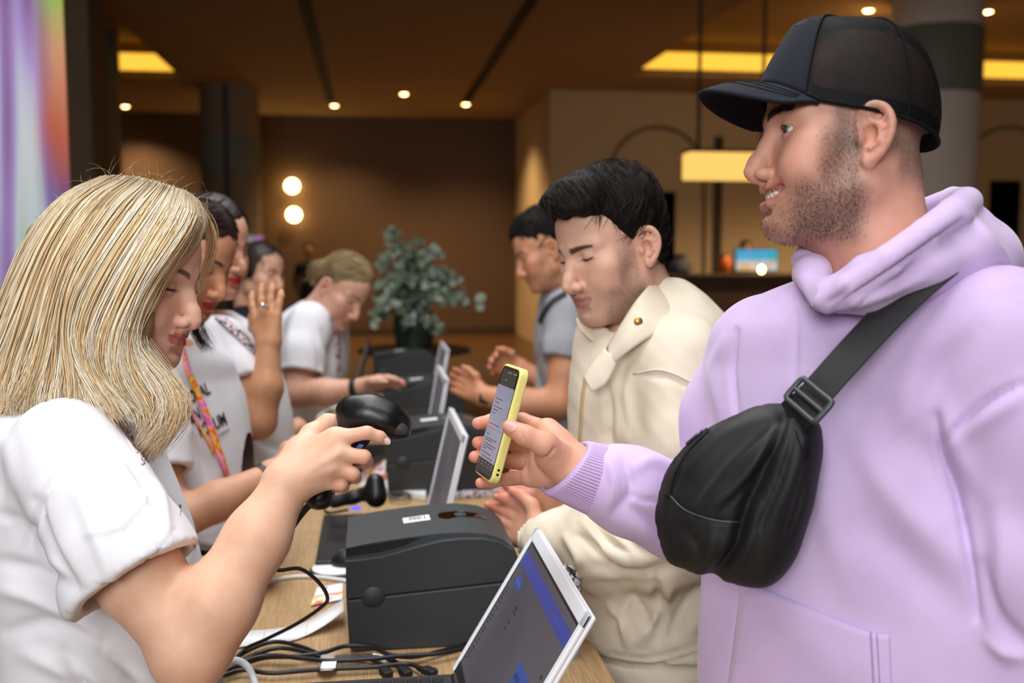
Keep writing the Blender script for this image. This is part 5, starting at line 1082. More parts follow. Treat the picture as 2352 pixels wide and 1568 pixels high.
lashes(BW, bw_R, bw_c, 1, -.0058)
# ---- t-shirt
F = Field(PC(-260, 1800, 1.45)-[.02, .02, .35], PC(520, 860, 1.42)+[.03, .02, .25], .0042)
F.stack(secs([(900, 150, 1.42, .055, .06, 0), (925, 145, 1.42, .085, .115, 0), (975, 140, 1.42, .112, .165, 0), (1080, 160, 1.42, .125, .185, 0), (1220, 205, 1.42, .132, .182, 0), (1350, 235, 1.42, .132, .178, 0), (1500, 250, 1.42, .130, .172, 0), (1780, 260, 1.42, .13, .17, 0)]), p=2.2)
slp = PCs([(150, 1040, 1.275), (215, 1150, 1.235), (285, 1275, 1.212), (345, 1380, 1.20)])
sleeve(F, slp, [.070, .073, .079, .082], PC(314, 1328, 1.207), slp[3]-slp[2], [PC(262, 1232, 1.222), PC(450, 1575, 1.19)], [.062, .084], .02)
F.cone(PC(250, 740, 1.43), PC(190, 960, 1.43), .058, .05, k=.01, mode='sub')
v, q = F.mesh(); v = relax(v, q, 2, .4)
v = folds(v, q, [([(175, 1045), (120, 1100), (80, 1180), (60, 1260)], 8, -.005), ([(180, 1050), (250, 1040), (310, 1055)], 7, -.003), ([(95, 900), (140, 980), (178, 1050)], 4, -.002), ([(80, 1150), (110, 1250), (170, 1340)], 14, -.007), ([(0, 1290), (80, 1310), (180, 1360)], 18, -.007), ([(0, 1350), (100, 1380), (220, 1450)], 20, .007), ([(20, 1450), (120, 1430), (230, 1480)], 18, -.006), ([(60, 1500), (160, 1540), (260, 1568)], 22, .007), ([(150, 1500), (190, 1568), (210, 1620)], 16, -.008), ([(205, 1230), (280, 1200), (350, 1120)], 10, .003), ([(230, 1140), (290, 1210), (330, 1280)], 16, -.004), ([(180, 1130), (230, 1250), (260, 1340)], 18, .004), ([(270, 1020), (330, 1110), (370, 1200)], 8, -.003), ([(330, 1080), (370, 1140), (385, 1230)], 12, .004), ([(190, 1352), (270, 1330), (350, 1280), (400, 1215)], 2.6, -.0022), ([(0, 1180), (40, 1200), (90, 1290)], 16, -.005), ([(10, 1000), (30, 1100), (20, 1200)], 16, .004), ([(240, 1500), (290, 1530), (330, 1568)], 16, -.006)])
v = v+normals(v, q)*(.0013*vnoise(v, 26, 14))[:, None]; tb_ = bvh_of(v, q); TS = objm('t_shirt', c2w(v), q, MATS['white cotton jersey'], BW)
mat('lanyard white print', 'e4d4d4', .6); mat('black ink', '1a1a1c', .6)
patch_on('lanyard', tb_, band_grid([(215, 915), (262, 955), (300, 1000), (335, 1062)], [20, 22, 24, 20], 26, 4), .003, MATS['lanyard white print'], BW, .0015)
for i, (x, y) in enumerate(((234, 932), (246, 942), (258, 952), (292, 990), (302, 1004), (312, 1020), (320, 1034), (328, 1050))): text_on('lanyard_print', 'GLEVNTRU'[i], tb_, (x-6, y+4), (16, 9), (8, -14), MATS['black ink'], BW, .006)
text_on('shirt_print', 'F', tb_, (414, 1182), (9, 15), (-2, -40), MATS['black ink'], TS, .003); text_on('shirt_print', 'NE', tb_, (444, 1256), (5, 6), (0, -14), MATS['black ink'], TS, .003)
wp = P(250, 1500, 1.42); trousers(BW, -.42, float(wp[1]), MATS['black trouser cloth'], .88, .1, facing=(1, 0))
# ---- hair
G = [PCs(g_) for g_ in (
 [(448, 462, 1.415), (466, 505, 1.40), (440, 560, 1.385), (398, 608, 1.365), (366, 652, 1.35), (344, 700, 1.335), (318, 750, 1.325), (310, 800, 1.32), (345, 860, 1.315), (396, 920, 1.31), (396, 975, 1.31), (362, 1035, 1.31)],
 [(440, 455, 1.41), (450, 500, 1.375), (408, 570, 1.345), (358, 640, 1.33), (330, 710, 1.32), (300, 775, 1.315), (318, 840, 1.31), (382, 905, 1.305), (392, 965, 1.305), (352, 1015, 1.305), (345, 1050, 1.305)],
 [(432, 448, 1.41), (445, 500, 1.36), (395, 580, 1.325), (335, 660, 1.312), (298, 735, 1.306), (280, 805, 1.302), (308, 875, 1.30), (362, 935, 1.30), (362, 990, 1.30), (372, 1040, 1.30)],
 [(415, 440, 1.41), (405, 490, 1.35), (352, 580, 1.315), (300, 675, 1.304), (266, 765, 1.299), (272, 845, 1.296), (312, 915, 1.295), (345, 965, 1.295), (322, 1010, 1.295)],
 [(390, 432, 1.41), (355, 490, 1.345), (290, 590, 1.308), (240, 690, 1.297), (212, 785, 1.293), (218, 865, 1.29), (262, 925, 1.29), (312, 962, 1.29)],
 [(355, 420, 1.41), (300, 480, 1.345), (228, 590, 1.308), (180, 690, 1.297), (160, 790, 1.293), (172, 865, 1.29), (205, 915, 1.285), (262, 945, 1.28)],
 [(315, 411, 1.41), (240, 470, 1.345), (172, 575, 1.310), (128, 685, 1.30), (105, 790, 1.296), (98, 870, 1.29), (90, 920, 1.285), (60, 960, 1.28)],
 [(275, 408, 1.41), (190, 460, 1.355), (122, 562, 1.325), (75, 675, 1.315), (45, 785, 1.31), (25, 870, 1.30), (0, 930, 1.29), (-40, 970, 1.28)],
 [(245, 408, 1.415), (155, 455, 1.375), (88, 555, 1.36), (40, 665, 1.35), (5, 780, 1.345), (-30, 875, 1.33), (-60, 940, 1.32), (-95, 985, 1.31)],
 [(235, 410, 1.43), (140, 458, 1.42), (72, 550, 1.43), (25, 665, 1.43), (-20, 780, 1.43), (-55, 880, 1.42), (-85, 950, 1.42), (-110, 990, 1.42)])]
F = Field(PC(-150, 1100, 1.4)-[.02, .02, .16], PC(520, 380, 1.45)+[.02, .02, .16], .0042)
for i, g_ in enumerate(G[2:]):
    p = spline(g_, 12)[1:10]; p = p+np.array([-.02 if i == 0 else 0, 0, .040])
    F.chain(list(p), list(np.interp(np.linspace(0, 1, len(p)), [0, .15, .5, .85, 1], [.012, .022, .030, .024, .012])), k=.004)
F.ell(place(np.array([0, -.018, .043]), bw_R, bw_c), (.086, .070, .072), k=.006)
F.chain(PCs([(250, 500, 1.47), (140, 580, 1.48), (85, 700, 1.48), (50, 850, 1.47)]), [.045, .05, .05, .04], k=.01)
F.ell(place(np.array([0, .120, .0]), bw_R, bw_c), (.066, .12, .085), k=.012, mode='sub')
v, q = F.mesh(); v = relax(v, q, 2, .4); v = v+normals(v, q)*(.0008*np.sin(v@np.array([260., 60, 90])))[:, None]
HR = objm('hair', c2w(v), q, MATS['hair base blonde'], BW); PALB = ['f2e2c0', 'ecd4a6', 'f8eedb', 'dcbd8e', 'bd986c', 'f0dcb4', 'e4c698']
pol, lk = hair_from_guides(G, 12000, 20, .0045, .022, .0036, 3, .5, swirl=.0135); strands('hair_strands', pol, rng.uniform(.00045, .0009, 12000), MATS['hair strands'], HR, hair_cols(12000, 20, PALB, lk, 2, '8e7858', .26), 3)
# far side fringe and flyaways
G2 = [PCs(g_) for g_ in ([(452, 462, 1.42), (486, 515, 1.44), (492, 575, 1.455), (470, 640, 1.47), (440, 700, 1.49)], [(440, 455, 1.43), (470, 500, 1.47), (478, 570, 1.50), (450, 650, 1.52), (420, 720, 1.53)])]
pol, lk = hair_from_guides(G2, 90, 16, .004, .01, .003, 8, .4); strands('fringe_strands', pol, .0005, MATS['hair strands'], HR, hair_cols(90, 16, PALB, lk, 5, '86704e', .3), 3)
fl = []
for i in range(70):
    a = rng.uniform(0, 1); b0 = np.array([np.interp(a, [0, .3, .6, 1], [470, 380, 260, 70]), np.interp(a, [0, .3, .6, 1], [490, 432, 410, 520])]); ang = rng.uniform(-2.6, -.5); L_ = rng.uniform(25, 75); cv = rng.uniform(-1.4, 1.4)
    pts = [PC(b0[0]+math.cos(ang+cv*t_)*L_*t_, b0[1]+8+math.sin(ang+cv*t_)*L_*t_, 1.40+rng.uniform(-.03, .02)*t_) for t_ in np.linspace(0, 1, 10)]; fl.append(pts)
strands('flyaway_strands', np.array(fl), .00025, MATS['hair strands'], HR, np.tile(np.array(lin('c8b48c')[:3]), (70, 1)), 3)
# ================================================================== scanner in her hand
mat('glossy black scanner', '0c0c0e', .34, var=.02); mat('satin grey grip', '2a2b2e', .5); mat('blue sticker', '5a74c8', .4); mat('black cable', '101011', .45)
SCN = thing('barcode_scanner', 'black handheld barcode scanner gripped by the blonde woman', 'scanner', tuple(P(770, 1060, 1.31)))
F = Field(PC(660, 1210, 1.3)-[.02, .02, .05], PC(965, 890, 1.3)+[.02, .02, .06], .0022)
F.chain(PCs([(806, 944, 1.315), (850, 950, 1.312), (895, 966, 1.312), (926, 982, 1.312)]), [.0205, .0220, .0195, .0130], k=.022); F.chain(PCs([(822, 960, 1.315), (806, 1010, 1.315), (770, 1075, 1.313), (735, 1135, 1.31)]), [.017, .0150, .0150, .0155], k=.018); F.ell(PC(733, 1146, 1.31), (.0185, .014, .017), k=.01)
F.cone(PC(850, 985, 1.315), PC(838, 1020, 1.315), .006, .005, k=.006); F.cone(PC(955, 950, 1.28), PC(955, 1010, 1.34), .006, .006, k=.003, mode='sub')
v, q = F.mesh(); v = relax(v, q, 10, .5); objm('housing', c2w(v), q, MATS['glossy black scanner'], SCN)
F = Field(PC(850, 1010, 1.28)-[.02, .01, .02], PC(960, 950, 1.3)+[.01, .01, .02], .0016); F.ell(PC(905, 979, 1.2965), (.0215, .0098, .0050), R=np.array([[.93, .36, 0], [-.36, .93, 0], [0, 0, 1]]), k=.002); v, q = F.mesh(); objm('side_grip', c2w(v), q, MATS['satin grey grip'], SCN)
obox('info_sticker', P(806, 1040, 1.2975), P(826, 1018, 1.2975)-P(806, 1040, 1.2975), P(816, 1044, 1.2975)-P(806, 1040, 1.2975), W3([0, 0, -.0008]), MATS['blue sticker'], SCN)
cab = [P(733, 1150, 1.31), P(705, 1165, 1.312), P(668, 1215, 1.33), P(640, 1265, 1.35), P(629, 1295, 1.365), P(640, 1309, 1.38), P(690, 1306, 1.42), P(733, 1338, 1.47), P(752, 1372, 1.50), P(738, 1394, 1.52), P(680, 1433, 1.56), P(610, 1468, 1.60), P(560, 1492, 1.62), onz(520, 1536, TABZ+.006)]
tube('cable', cab, [.0055, .0048, .0042, .0030, .0029]+[.0029]*9, MATS['black cable'], SCN, 120, 10)
# ================================================================== man in the beige jacket
m, t = newmat('beige jacket cotton'); nz = t.add('ShaderNodeTexNoise', {'Vector': t.coord(), 'Scale': 10.0, 'Detail': 5.0}); t.l.new(t.ramp(nz.outputs[0], [(.3, 'd8cbb6'), (.7, 'e8ddca')]), t.b.inputs['Base Color']); t.b.inputs['Roughness'].default_value = .75; t.b.inputs['Specular IOR Level'].default_value = .25; f = t.add('ShaderNodeTexNoise', {'Vector': t.coord(), 'Scale': 1200.0}); t.bump(f.outputs[0], .1, .0005)
mat('dark brown hair mass', '130e0c', .7, var=.2, vscale=80, spec=.15); mat('zip cream', 'c4a878', .5); mat('brass snap', 'b08a48', .35, metal=.8); mat('cream shirt', 'e4ddce', .9, spec=.15); mat('dark navy cloth', '17181d', .85, spec=.2)
BM = thing('person', 'dark haired man in a beige jacket looking down at the desk', 'person', (*P(1500, 1100, 1.78)[:2], 0))
bm_c = PC(1404, 560, 1.70); bm_R = rot(-58, 19, 0); SKB = 'dcb097'
v, q, c = head(h=.002, jaw=.9, full=.84, lips=.58, brow_z=-.0045, skin=SKB, lip='b0786a', beard=.55, moustache=.8, beardcol='5a4a40', brow='1e1510', brow_w=1.05, blush='d58a78', ear_s=1.0, ear_out=1.8, nose=1.05, neck_y=.008)
pt = [(place(v, bm_R, bm_c), q, c)]
F = Field(PC(1110, 1320, 1.7)-[.03, .03, .05], PC(1420, 1080, 1.95)+[.03, .03, .15], .003)
F.chain(PCs([(1420, 1255, 1.68), (1240, 1240, 1.80)]), [.035, .029], k=.015); tips = simple_hand(F, PC(1245, 1240, 1.80), PC(1192, 1205, 1.87), np.array([.25, .9, .2]), .07, .55, .01, 1)
F.chain(PCs([(1400, 1190, 1.98), (1300, 1165, 1.93)]), [.034, .028], k=.015); tips += simple_hand(F, PC(1295, 1165, 1.92), PC(1212, 1146, 1.88), np.array([.1, .95, -.2]), .072, .75, .012, -1)
v, q = F.mesh(); v = relax(v, q, 2, .4); pt.append((v, q, skin_cols(v, 'd69e86', tips, 'd07868', .025, .5)))
F = Field(PC(1330, 1650, 1.75)-[.02, .02, .2], PC(1720, 640, 1.8)+[.02, .02, .2], .012); F.stack(secs([(660, 1470, 1.76, .06, .06, 0), (760, 1490, 1.78, .1, .1, 0), (1000, 1515, 1.78, .12, .13, 0), (1560, 1520, 1.78, .12, .13, 0)])); v, q = F.mesh(); pt.append((v, q, skin_cols(v, SKB)))
bv = joined(*pt); objm('body', c2w(bv[0]), bv[1], MATS['skin'], BM, True, bv[2]); lashes(BM, bm_R, bm_c, 1, -.0056)
def ex(F): F.ell((.0, .050, .096), (.062, .052, .034), k=.02); F.ell((.022, .072, .080), (.045, .035, .024), k=.015); F.ell((0, -.055, .0), (.066, .05, .075), k=.02)
hair_cap(BM, bm_R, bm_c, [(-.13, -.085), (-.06, -.075), (-.035, -.03), (-.02, .012), (-.005, .012), (.002, -.028), (.022, -.024), (.034, .03), (.055, .050), (.085, .072), (.11, .078), (.14, .082)], MATS['dark brown hair mass'], ['191210', '241a16', '100b09', '30241e'], (0, -.016, .053), (.083, .100, .085), .005, 60, 1500, .05, lambda p: np.stack([.55+p[:, 0]*2, .35+0*p[:, 0], -.3-.2*(p[:, 1] < 0)], 1), 1, .0026, 11, .0006, extra=ex, lift=.003)
# jacket
F = Field(PC(1180, 1600, 1.72)-[.02, .02, .32], PC(1780, 600, 1.75)+[.03, .02, .38], .005)
F.stack(secs([(640, 1480, 1.76, .065, .065, -25), (680, 1490, 1.765, .10, .09, -25), (740, 1502, 1.77, .135, .125, -25), (860, 1515, 1.78, .158, .165, -25), (1050, 1518, 1.78, .162, .172, -25), (1250, 1526, 1.78, .166, .175, -25), (1400, 1534, 1.78, .164, .176, -25), (1460, 1536, 1.78, .161, .172, -25)]), p=2.2)
F.stack(secs([(1455, 1536, 1.78, .148, .158, -25), (1475, 1536, 1.78, .154, .164, -25), (1530, 1534, 1.78, .152, .162, -25), (1550, 1534, 1.78, .144, .154, -25)]), k=.008, p=2.2)
F.chain(PCs([(1560, 830, 1.64), (1590, 1030, 1.60), (1585, 1215, 1.585), (1510, 1262, 1.60), (1380, 1262, 1.665), (1285, 1250, 1.745), (1240, 1244, 1.795)]), [.078, .076, .074, .066, .062, .056, .042], k=.03)
F.chain(PCs([(1420, 860, 1.93), (1400, 1100, 2.0), (1330, 1172, 1.95)]), [.07, .06, .045], k=.03)
F.cone(PC(1440, 560, 1.72), PC(1445, 800, 1.74), .056, .062, k=.012, mode='sub'); F.cone(PC(1400, 700, 1.66), PC(1395, 830, 1.64), .03, .012, k=.02, mode='sub')
F.cone(PC(1232, 1243, 1.80), PC(1262, 1247, 1.78), .034, .033, k=.004, mode='sub')
v, q = F.mesh(); v = relax(v, q, 2, .4)
v = folds(v, q, [([(1330, 1230), (1370, 1262), (1400, 1300)], 9, -.010), ([(1300, 1235), (1330, 1280), (1325, 1300)], 10, .007), ([(1360, 1200), (1390, 1240), (1440, 1270)], 9, -.009), ([(1340, 1200), (1385, 1250), (1395, 1290)], 10, .006), ([(1420, 1190), (1440, 1240), (1490, 1268)], 12, -.008), ([(1450, 1190), (1480, 1230), (1530, 1250)], 14, .006), ([(1390, 1000), (1450, 1090), (1510, 1150)], 14, -.008), ([(1420, 960), (1480, 1060), (1540, 1120)], 18, .006), ([(1390, 880), (1400, 960), (1390, 1060)], 9, -.006), ([(1480, 860), (1540, 870), (1600, 900)], 7, -.004), ([(1450, 850), (1440, 920), (1460, 1000)], 14, .005), ([(1395, 1010), (1400, 1080), (1385, 1150)], 9, .006), ([(1560, 900), (1600, 1000), (1610, 1100)], 20, -.006),
   ([(1420, 1420), (1450, 1380), (1500, 1440)], 12, -.010), ([(1470, 1470), (1520, 1400), (1540, 1350)], 14, .009), ([(1540, 1460), (1570, 1400), (1600, 1360)], 13, -.010), ([(1590, 1450), (1620, 1390), (1640, 1330)], 14, .008), ([(1400, 1390), (1430, 1430), (1440, 1480)], 10, .008), ([(1500, 1330), (1520, 1400), (1510, 1470)], 10, -.008), ([(1350, 1340), (1450, 1350), (1500, 1345)], 12, -.006), ([(1390, 1500), (1500, 1512), (1640, 1470)], 4, -.003), ([(1390, 1520), (1500, 1532), (1640, 1490)], 4, -.003), ([(1380, 1300), (1450, 1325), (1540, 1300)], 16, -.012)])
v = v+normals(v, q)*(.003*vnoise(v, 30, 24)+.0012*vnoise(v, 75, 25))[:, None]; JB = bvh_of(v, q); JK = objm('jacket', c2w(v), q, MATS['beige jacket cotton'], BM)
loft2('collar', PCs([(1528, 632, 1.80), (1508, 640, 1.71), (1470, 680, 1.635), (1430, 742, 1.62), (1396, 800, 1.635)]), PCs([(1600, 700, 1.80), (1560, 745, 1.64), (1500, 770, 1.60), (1452, 800, 1.60), (1402, 838, 1.625)]), MATS['beige jacket cotton'], JK, 26, 10, .006, .008)
loft2('collar_flap', PCs([(1322, 732, 1.70), (1362, 736, 1.72), (1405, 732, 1.76)]), PCs([(1328, 752, 1.69), (1364, 786, 1.69), (1412, 800, 1.70)]), MATS['beige jacket cotton'], JK, 16, 8, .006, .006)
loft2('front_placket', PCs([(1388, 800, 1.625), (1360, 838, 1.63), (1342, 868, 1.64)]), PCs([(1418, 830, 1.62), (1392, 880, 1.62), (1360, 900, 1.625)]), MATS['beige jacket cotton'], JK, 14, 8, .005, .004)
sb = P(1466, 738, 1.600); lathe('snap_button', sb, -FW, [(.007, -.002), (.007, .002), (.0045, .0035), (.001, .004)], MATS['brass snap'], JK, 18)
patch_on('zip', JB, band_grid([(1345, 862), (1337, 920), (1332, 1000), (1328, 1080)], 5, 26, 3), .003, MATS['zip cream'], JK, .002)
patch_on('sleeve_seam', JB, band_grid([(1455, 858), (1520, 850), (1590, 880), (1640, 930)], 4, 26, 2), .001, MATS['beige jacket cotton'], JK, .002)
F = Field(PC(1270, 1260, 1.85), PC(1345, 1110, 1.95)+[0, 0, .1], .003); F.cone(PC(1300, 1166, 1.93), PC(1322, 1176, 1.95), .036, .040); F.cone(PC(1306, 1190, 1.90), PC(1310, 1235, 1.90), .016, .014, k=.02); v, q = F.mesh(); objm('shirt_cuff', c2w(v), q, MATS['cream shirt'], BM)
wp = P(1525, 1400, 1.78); trousers(BM, .55, float(wp[1]), MATS['dark navy cloth'], .82, .1, facing=(-1, 0))
# ================================================================== man in the grey polo
mat('grey polo cotton', '9c9ca2', .9, spec=.15, bump=.1, bscale=900); mat('dark strap', '2a2a2e', .8); mat('black rubber', '121315', .5)
GM = thing('person', 'dark haired man in a grey polo shirt with a smartwatch at the far desk', 'person', (*P(1320, 900, 3.33)[:2], 0))
gm_c = PC(1251, 573, 3.26); gm_R = rot(-84, 24, 0); SKG = 'c8906f'
v, q, c = head(h=.0028, full=.9, lips=.75, skin=SKG, lip='b06a5c', beard=.25, moustache=.5, beardcol='5a4638', brow='1e1510', blush='c87058', ear_out=1.6); pt = [(place(v, gm_R, gm_c), q, c)]
F = Field(PC(1040, 1000, 3.08)-[.02, .05, .1], PC(1400, 730, 3.28)+[.05, .02, .25], .004)
arm_field(F, [(1300, 740, 3.2), (1300, 850, 3.16), (1285, 925, 3.14)], [.058, .054, .048]); arm_field(F, [(1285, 925, 3.14), (1200, 925, 3.16), (1108, 908, 3.2)], [.049, .046, .031]); tips = simple_hand(F, PC(1108, 908, 3.2), PC(1072, 888, 3.24), np.array([.2, .9, .1]), .07, .4)
arm_field(F, [(1260, 880, 3.38), (1195, 846, 3.38)], [.038, .03]); tips += simple_hand(F, PC(1195, 846, 3.38), PC(1152, 832, 3.38), np.array([-.1, .9, -.3]), .07, .7)
v, q = F.mesh(); v = relax(v, q, 2, .4); pt.append((v, q, skin_cols(v, 'c58a68', tips, 'c87058', .02, .4)))
F = Field(PC(1230, 1300, 3.28)-[.02, .02, .2], PC(1420, 640, 3.38)+[.02, .02, .2], .014); F.stack(secs([(650, 1290, 3.32, .05, .05, 0), (760, 1315, 3.33, .09, .12, 0), (1250, 1330, 3.33, .09, .12, 0)])); v, q = F.mesh(); pt.append((v, q, skin_cols(v, SKG))); bv = joined(*pt); objm('body', c2w(bv[0]), bv[1], MATS['skin'], GM, True, bv[2])
hair_cap(GM, gm_R, gm_c, [(-.13, -.05), (-.06, -.04), (-.035, -.005), (-.02, .03), (-.002, .03), (.006, -.006), (.018, -.002), (.030, .045), (.05, .066), (.08, .076), (.14, .082)], MATS['dark brown hair mass'], ['15100e', '1e1714', '100b0a'], (0, -.008, .052), (.079, .103, .090), .005, 60, 600, .035, h=.0035, seed=21, srad=.0009)
F = Field(PC(1180, 1320, 3.28)-[.02, .02, .3], PC(1440, 620, 3.33)+[.04, .02, .3], .0065)
F.stack(secs([(648, 1292, 3.32, .06, .065, 10), (690, 1308, 3.33, .10, .13, 10), (760, 1316, 3.33, .125, .175, 10), (880, 1322, 3.33, .135, .185, 10), (1020, 1328, 3.33, .14, .185, 10), (1300, 1330, 3.33, .14, .18, 10)]), p=2.2)
slp = PCs([(1300, 715, 3.2), (1300, 790, 3.17), (1295, 880, 3.15)]); sleeve(F, slp, [.072, .068, .068], PC(1297, 824, 3.16), PC(1280, 884, 3.15)-PC(1300, 790, 3.17), PCs([(1302, 760, 3.18), (1285, 920, 3.14)]), [.05, .062])
F.cone(PC(1270, 600, 3.28), PC(1296, 690, 3.31), .056, .05, k=.01, mode='sub'); v, q = F.mesh(); v = relax(v, q, 2, .4); v = folds(v, q, [([(1240, 800), (1230, 850), (1250, 920)], 8, -.008), ([(1255, 780), (1260, 850), (1280, 900)], 12, .008), ([(1210, 960), (1280, 990), (1340, 970)], 12, -.008), ([(1215, 1000), (1290, 1030), (1340, 1020)], 14, .008)]); GB = bvh_of(v, q); PS = objm('polo_shirt', c2w(v), q, MATS['grey polo cotton'], GM)
loft2('collar', PCs([(1312, 640, 3.38), (1296, 652, 3.24), (1268, 680, 3.22), (1256, 694, 3.26)]), PCs([(1330, 664, 3.38), (1312, 682, 3.21), (1280, 706, 3.19), (1262, 712, 3.24)]), MATS['grey polo cotton'], PS, 18, 6, .005)
patch_on('shoulder_strap', GB, band_grid([(1300, 672), (1268, 692), (1250, 716), (1240, 740)], 10, 20, 3), .008, MATS['dark strap'], GM, .004)
ww_ = unit(PC(1200, 925, 3.16)-PC(1108, 908, 3.2)); lathe('watch_strap', P(1114, 910, 3.2), W3(ww_), [(.028, -.011), (.031, -.011), (.031, .011), (.028, .011)], MATS['black rubber'], GM, 24); obox('watch_face', P(1100, 925, 3.17), W3(ww_*.034), W3(np.array([0, .030, 0])), W3(np.array([0, 0, .008])), MATS['black rubber'], GM, .003)
wp = P(1330, 1000, 3.33); trousers(GM, float(wp[0]), float(wp[1]), MATS['dark navy cloth'], .86, .1, facing=(-1, 0))
# ================================================================== the other women behind the desk
mat('brown hair mass', '241712', .5, var=.2, vscale=80, spec=.4); mat('fair hair mass', '85714e', .55, var=.2, vscale=80, spec=.4); mat('silver', 'd8d8dc', .2, metal=1)
m, t = newmat('tie dye lanyard'); n0 = t.add('ShaderNodeTexNoise', {'Vector': t.coord(), 'Scale': 34.0, 'Detail': 1.0}); t.l.new(t.ramp(n0.outputs[0], [(.30, 'f06ab8'), (.40, 'f8a8d0'), (.46, 'ff9010'), (.52, 'f04828'), (.57, 'e8e020'), (.62, 'f050a8'), (.72, 'ffb030')], 'LINEAR'), t.b.inputs['Base Color']); t.b.inputs['Roughness'].default_value = .6
m, t = newmat('printed lanyard'); n0 = t.add('ShaderNodeTexNoise', {'Vector': t.coord(), 'Scale': 90.0, 'Detail': 1.0}); t.l.new(t.ramp(n0.outputs[0], [(.42, '2a2a2c'), (.5, 'd8d4d6'), (.7, 'e0a8b8')]), t.b.inputs['Base Color'])
def torso_skin(rows, base, h=.014):
    ys = [r[0] for r in rows]; xs = [r[1] for r in rows]; d = rows[0][2]; F = Field(PC(min(xs)-40, max(ys)+20, d)-[.16, .02, .22], PC(max(xs)+40, min(ys)-20, d)+[.16, .02, .22], h); F.stack(secs([(a, b, c, x*.72, z*.72, r) for a, b, c, x, z, r in rows])); v, q = F.mesh(); return v, q, skin_cols(v, base)
def shirt_field(rows, h, lo_pad, hi_pad, p=2.2):
    ys = [r[0] for r in rows]; xs = [r[1] for r in rows]; d = rows[0][2]; F = Field(PC(min(xs)-60, max(ys), d)-np.array(lo_pad), PC(max(xs)+60, min(ys)-15, d)+np.array(hi_pad), h); F.stack(secs(rows), p=p); return F
# ---- second woman: dark hair, red lips, tie-dye lanyard
W2 = thing('person', 'dark haired woman with red lips and a tie-dye lanyard beside the blonde woman', 'person', (*P(400, 1100, 2.2)[:2], 0))
w2_c = PC(433, 588, 2.12); w2_R = rot(72, 25, 0); SK2 = 'c9906f'
v, q, c = head(h=.0024, female=True, jaw=.92, skin=SK2, lip='b01c28', brow='2a1c14', blush='c47a62', ears=True, nose=1.02); pt = [(place(v, w2_R, w2_c), q, c)]
rows = [(770, 372, 2.2, .06, .06, -25), (800, 382, 2.2, .10, .12, -25), (880, 392, 2.2, .122, .172, -25), (1000, 404, 2.2, .138, .182, -25), (1120, 412, 2.2, .142, .176, -25), (1300, 405, 2.2, .135, .165, -25), (1560, 395, 2.2, .135, .165, -25)]
F = Field(PC(330, 1400, 1.9)-[.03, .03, .1], PC(760, 1020, 2.1)+[.03, .02, .2], .0035)
arm_field(F, [(360, 1060, 2.0), (385, 1205, 1.95)], [.046, .042]); arm_field(F, [(385, 1205, 1.95), (500, 1150, 2.0), (620, 1092, 2.08)], [.043, .038, .027]); tips = simple_hand(F, PC(620, 1092, 2.08), PC(690, 1075, 2.12), np.array([0, .9, -.2]), .07, .5)
arm_field(F, [(400, 1340, 1.98), (470, 1325, 1.93), (590, 1310, 1.93)], [.035, .036, .026]); tips += simple_hand(F, PC(590, 1308, 1.93), PC(630, 1285, 1.95), np.array([.35, .7, -.5]), .062, .7)
v, q = F.mesh(); v = relax(v, q, 2, .4); pt.append((v, q, skin_cols(v, 'd3a081', tips, 'd09078', .02, .4))); pt.append(torso_skin(rows, SK2)); bv = joined(*pt); objm('body', c2w(bv[0]), bv[1], MATS['skin'], W2, True, bv[2])
F = shirt_field(rows, .0055, (.08, .02, .32), (.08, .02, .26)); slp = PCs([(345, 900, 2.05), (355, 1010, 2.0), (365, 1120, 1.97)]); sleeve(F, slp, [.07, .07, .07], PC(362, 1085, 1.98), slp[2]-slp[1], PCs([(350, 980, 2.01), (375, 1200, 1.95)]), [.05, .062]); F.cone(PC(410, 690, 2.14), PC(385, 815, 2.18), .056, .05, k=.01, mode='sub')
v, q = F.mesh(); v = relax(v, q, 2, .4); v = folds(v, q, [([(450, 1010), (470, 1060), (480, 1110)], 12, -.008), ([(480, 1000), (500, 1060), (510, 1120)], 14, .007), ([(420, 1180), (470, 1210), (520, 1190)], 12, -.006), ([(440, 1240), (480, 1250), (520, 1240)], 12, .006), ([(440, 860), (470, 940), (500, 1000)], 14, .004)]); WB = bvh_of(v, q); TS2 = objm('t_shirt', c2w(v), q, MATS['white cotton jersey'], W2)
for s_, o_ in (('GLOBAL', (415, 938)), ('EN', (440, 972)), ('FORUM', (461, 1004))): text_on('shirt_print', s_, WB, o_, (18.5, -9.5), (-13, -38), MATS['black ink'], TS2, .004, .018)
text_on('shirt_print', 'DENY', WB, (503, 1004), (10, -5), (-4, -12), MATS['black ink'], TS2, .004)
patch_on('lanyard', WB, band_grid([(420, 800), (432, 850), (456, 905), (482, 975), (508, 1050), (528, 1108)], [9, 12, 15, 16, 15, 8], 44, 4), .007, MATS['tie dye lanyard'], W2, .002)
patch_on('lanyard', WB, band_grid([(398, 862), (420, 905), (448, 960), (475, 1005), (492, 1042)], [10, 8, 7, 7, 5], 34, 3), .006, MATS['tie dye lanyard'], W2, .002)
hair_cap(W2, w2_R, w2_c, [(-.13, -.09), (-.06, -.08), (-.03, -.07), (-.01, -.05), (.015, -.03), (.035, .02), (.055, .055), (.08, .078), (.14, .09)], MATS['brown hair mass'], ['2a1a14', '382418', '1c120e'], (0, -.010, .046), (.080, .102, .086), .0018, 60, 1500, .07, lambda p: np.stack([np.sign(p[:, 0])*1.0, -.5+0*p[:, 0], -.5+0*p[:, 0]], 1), 1, .003, 31, .0007, lift=.002)
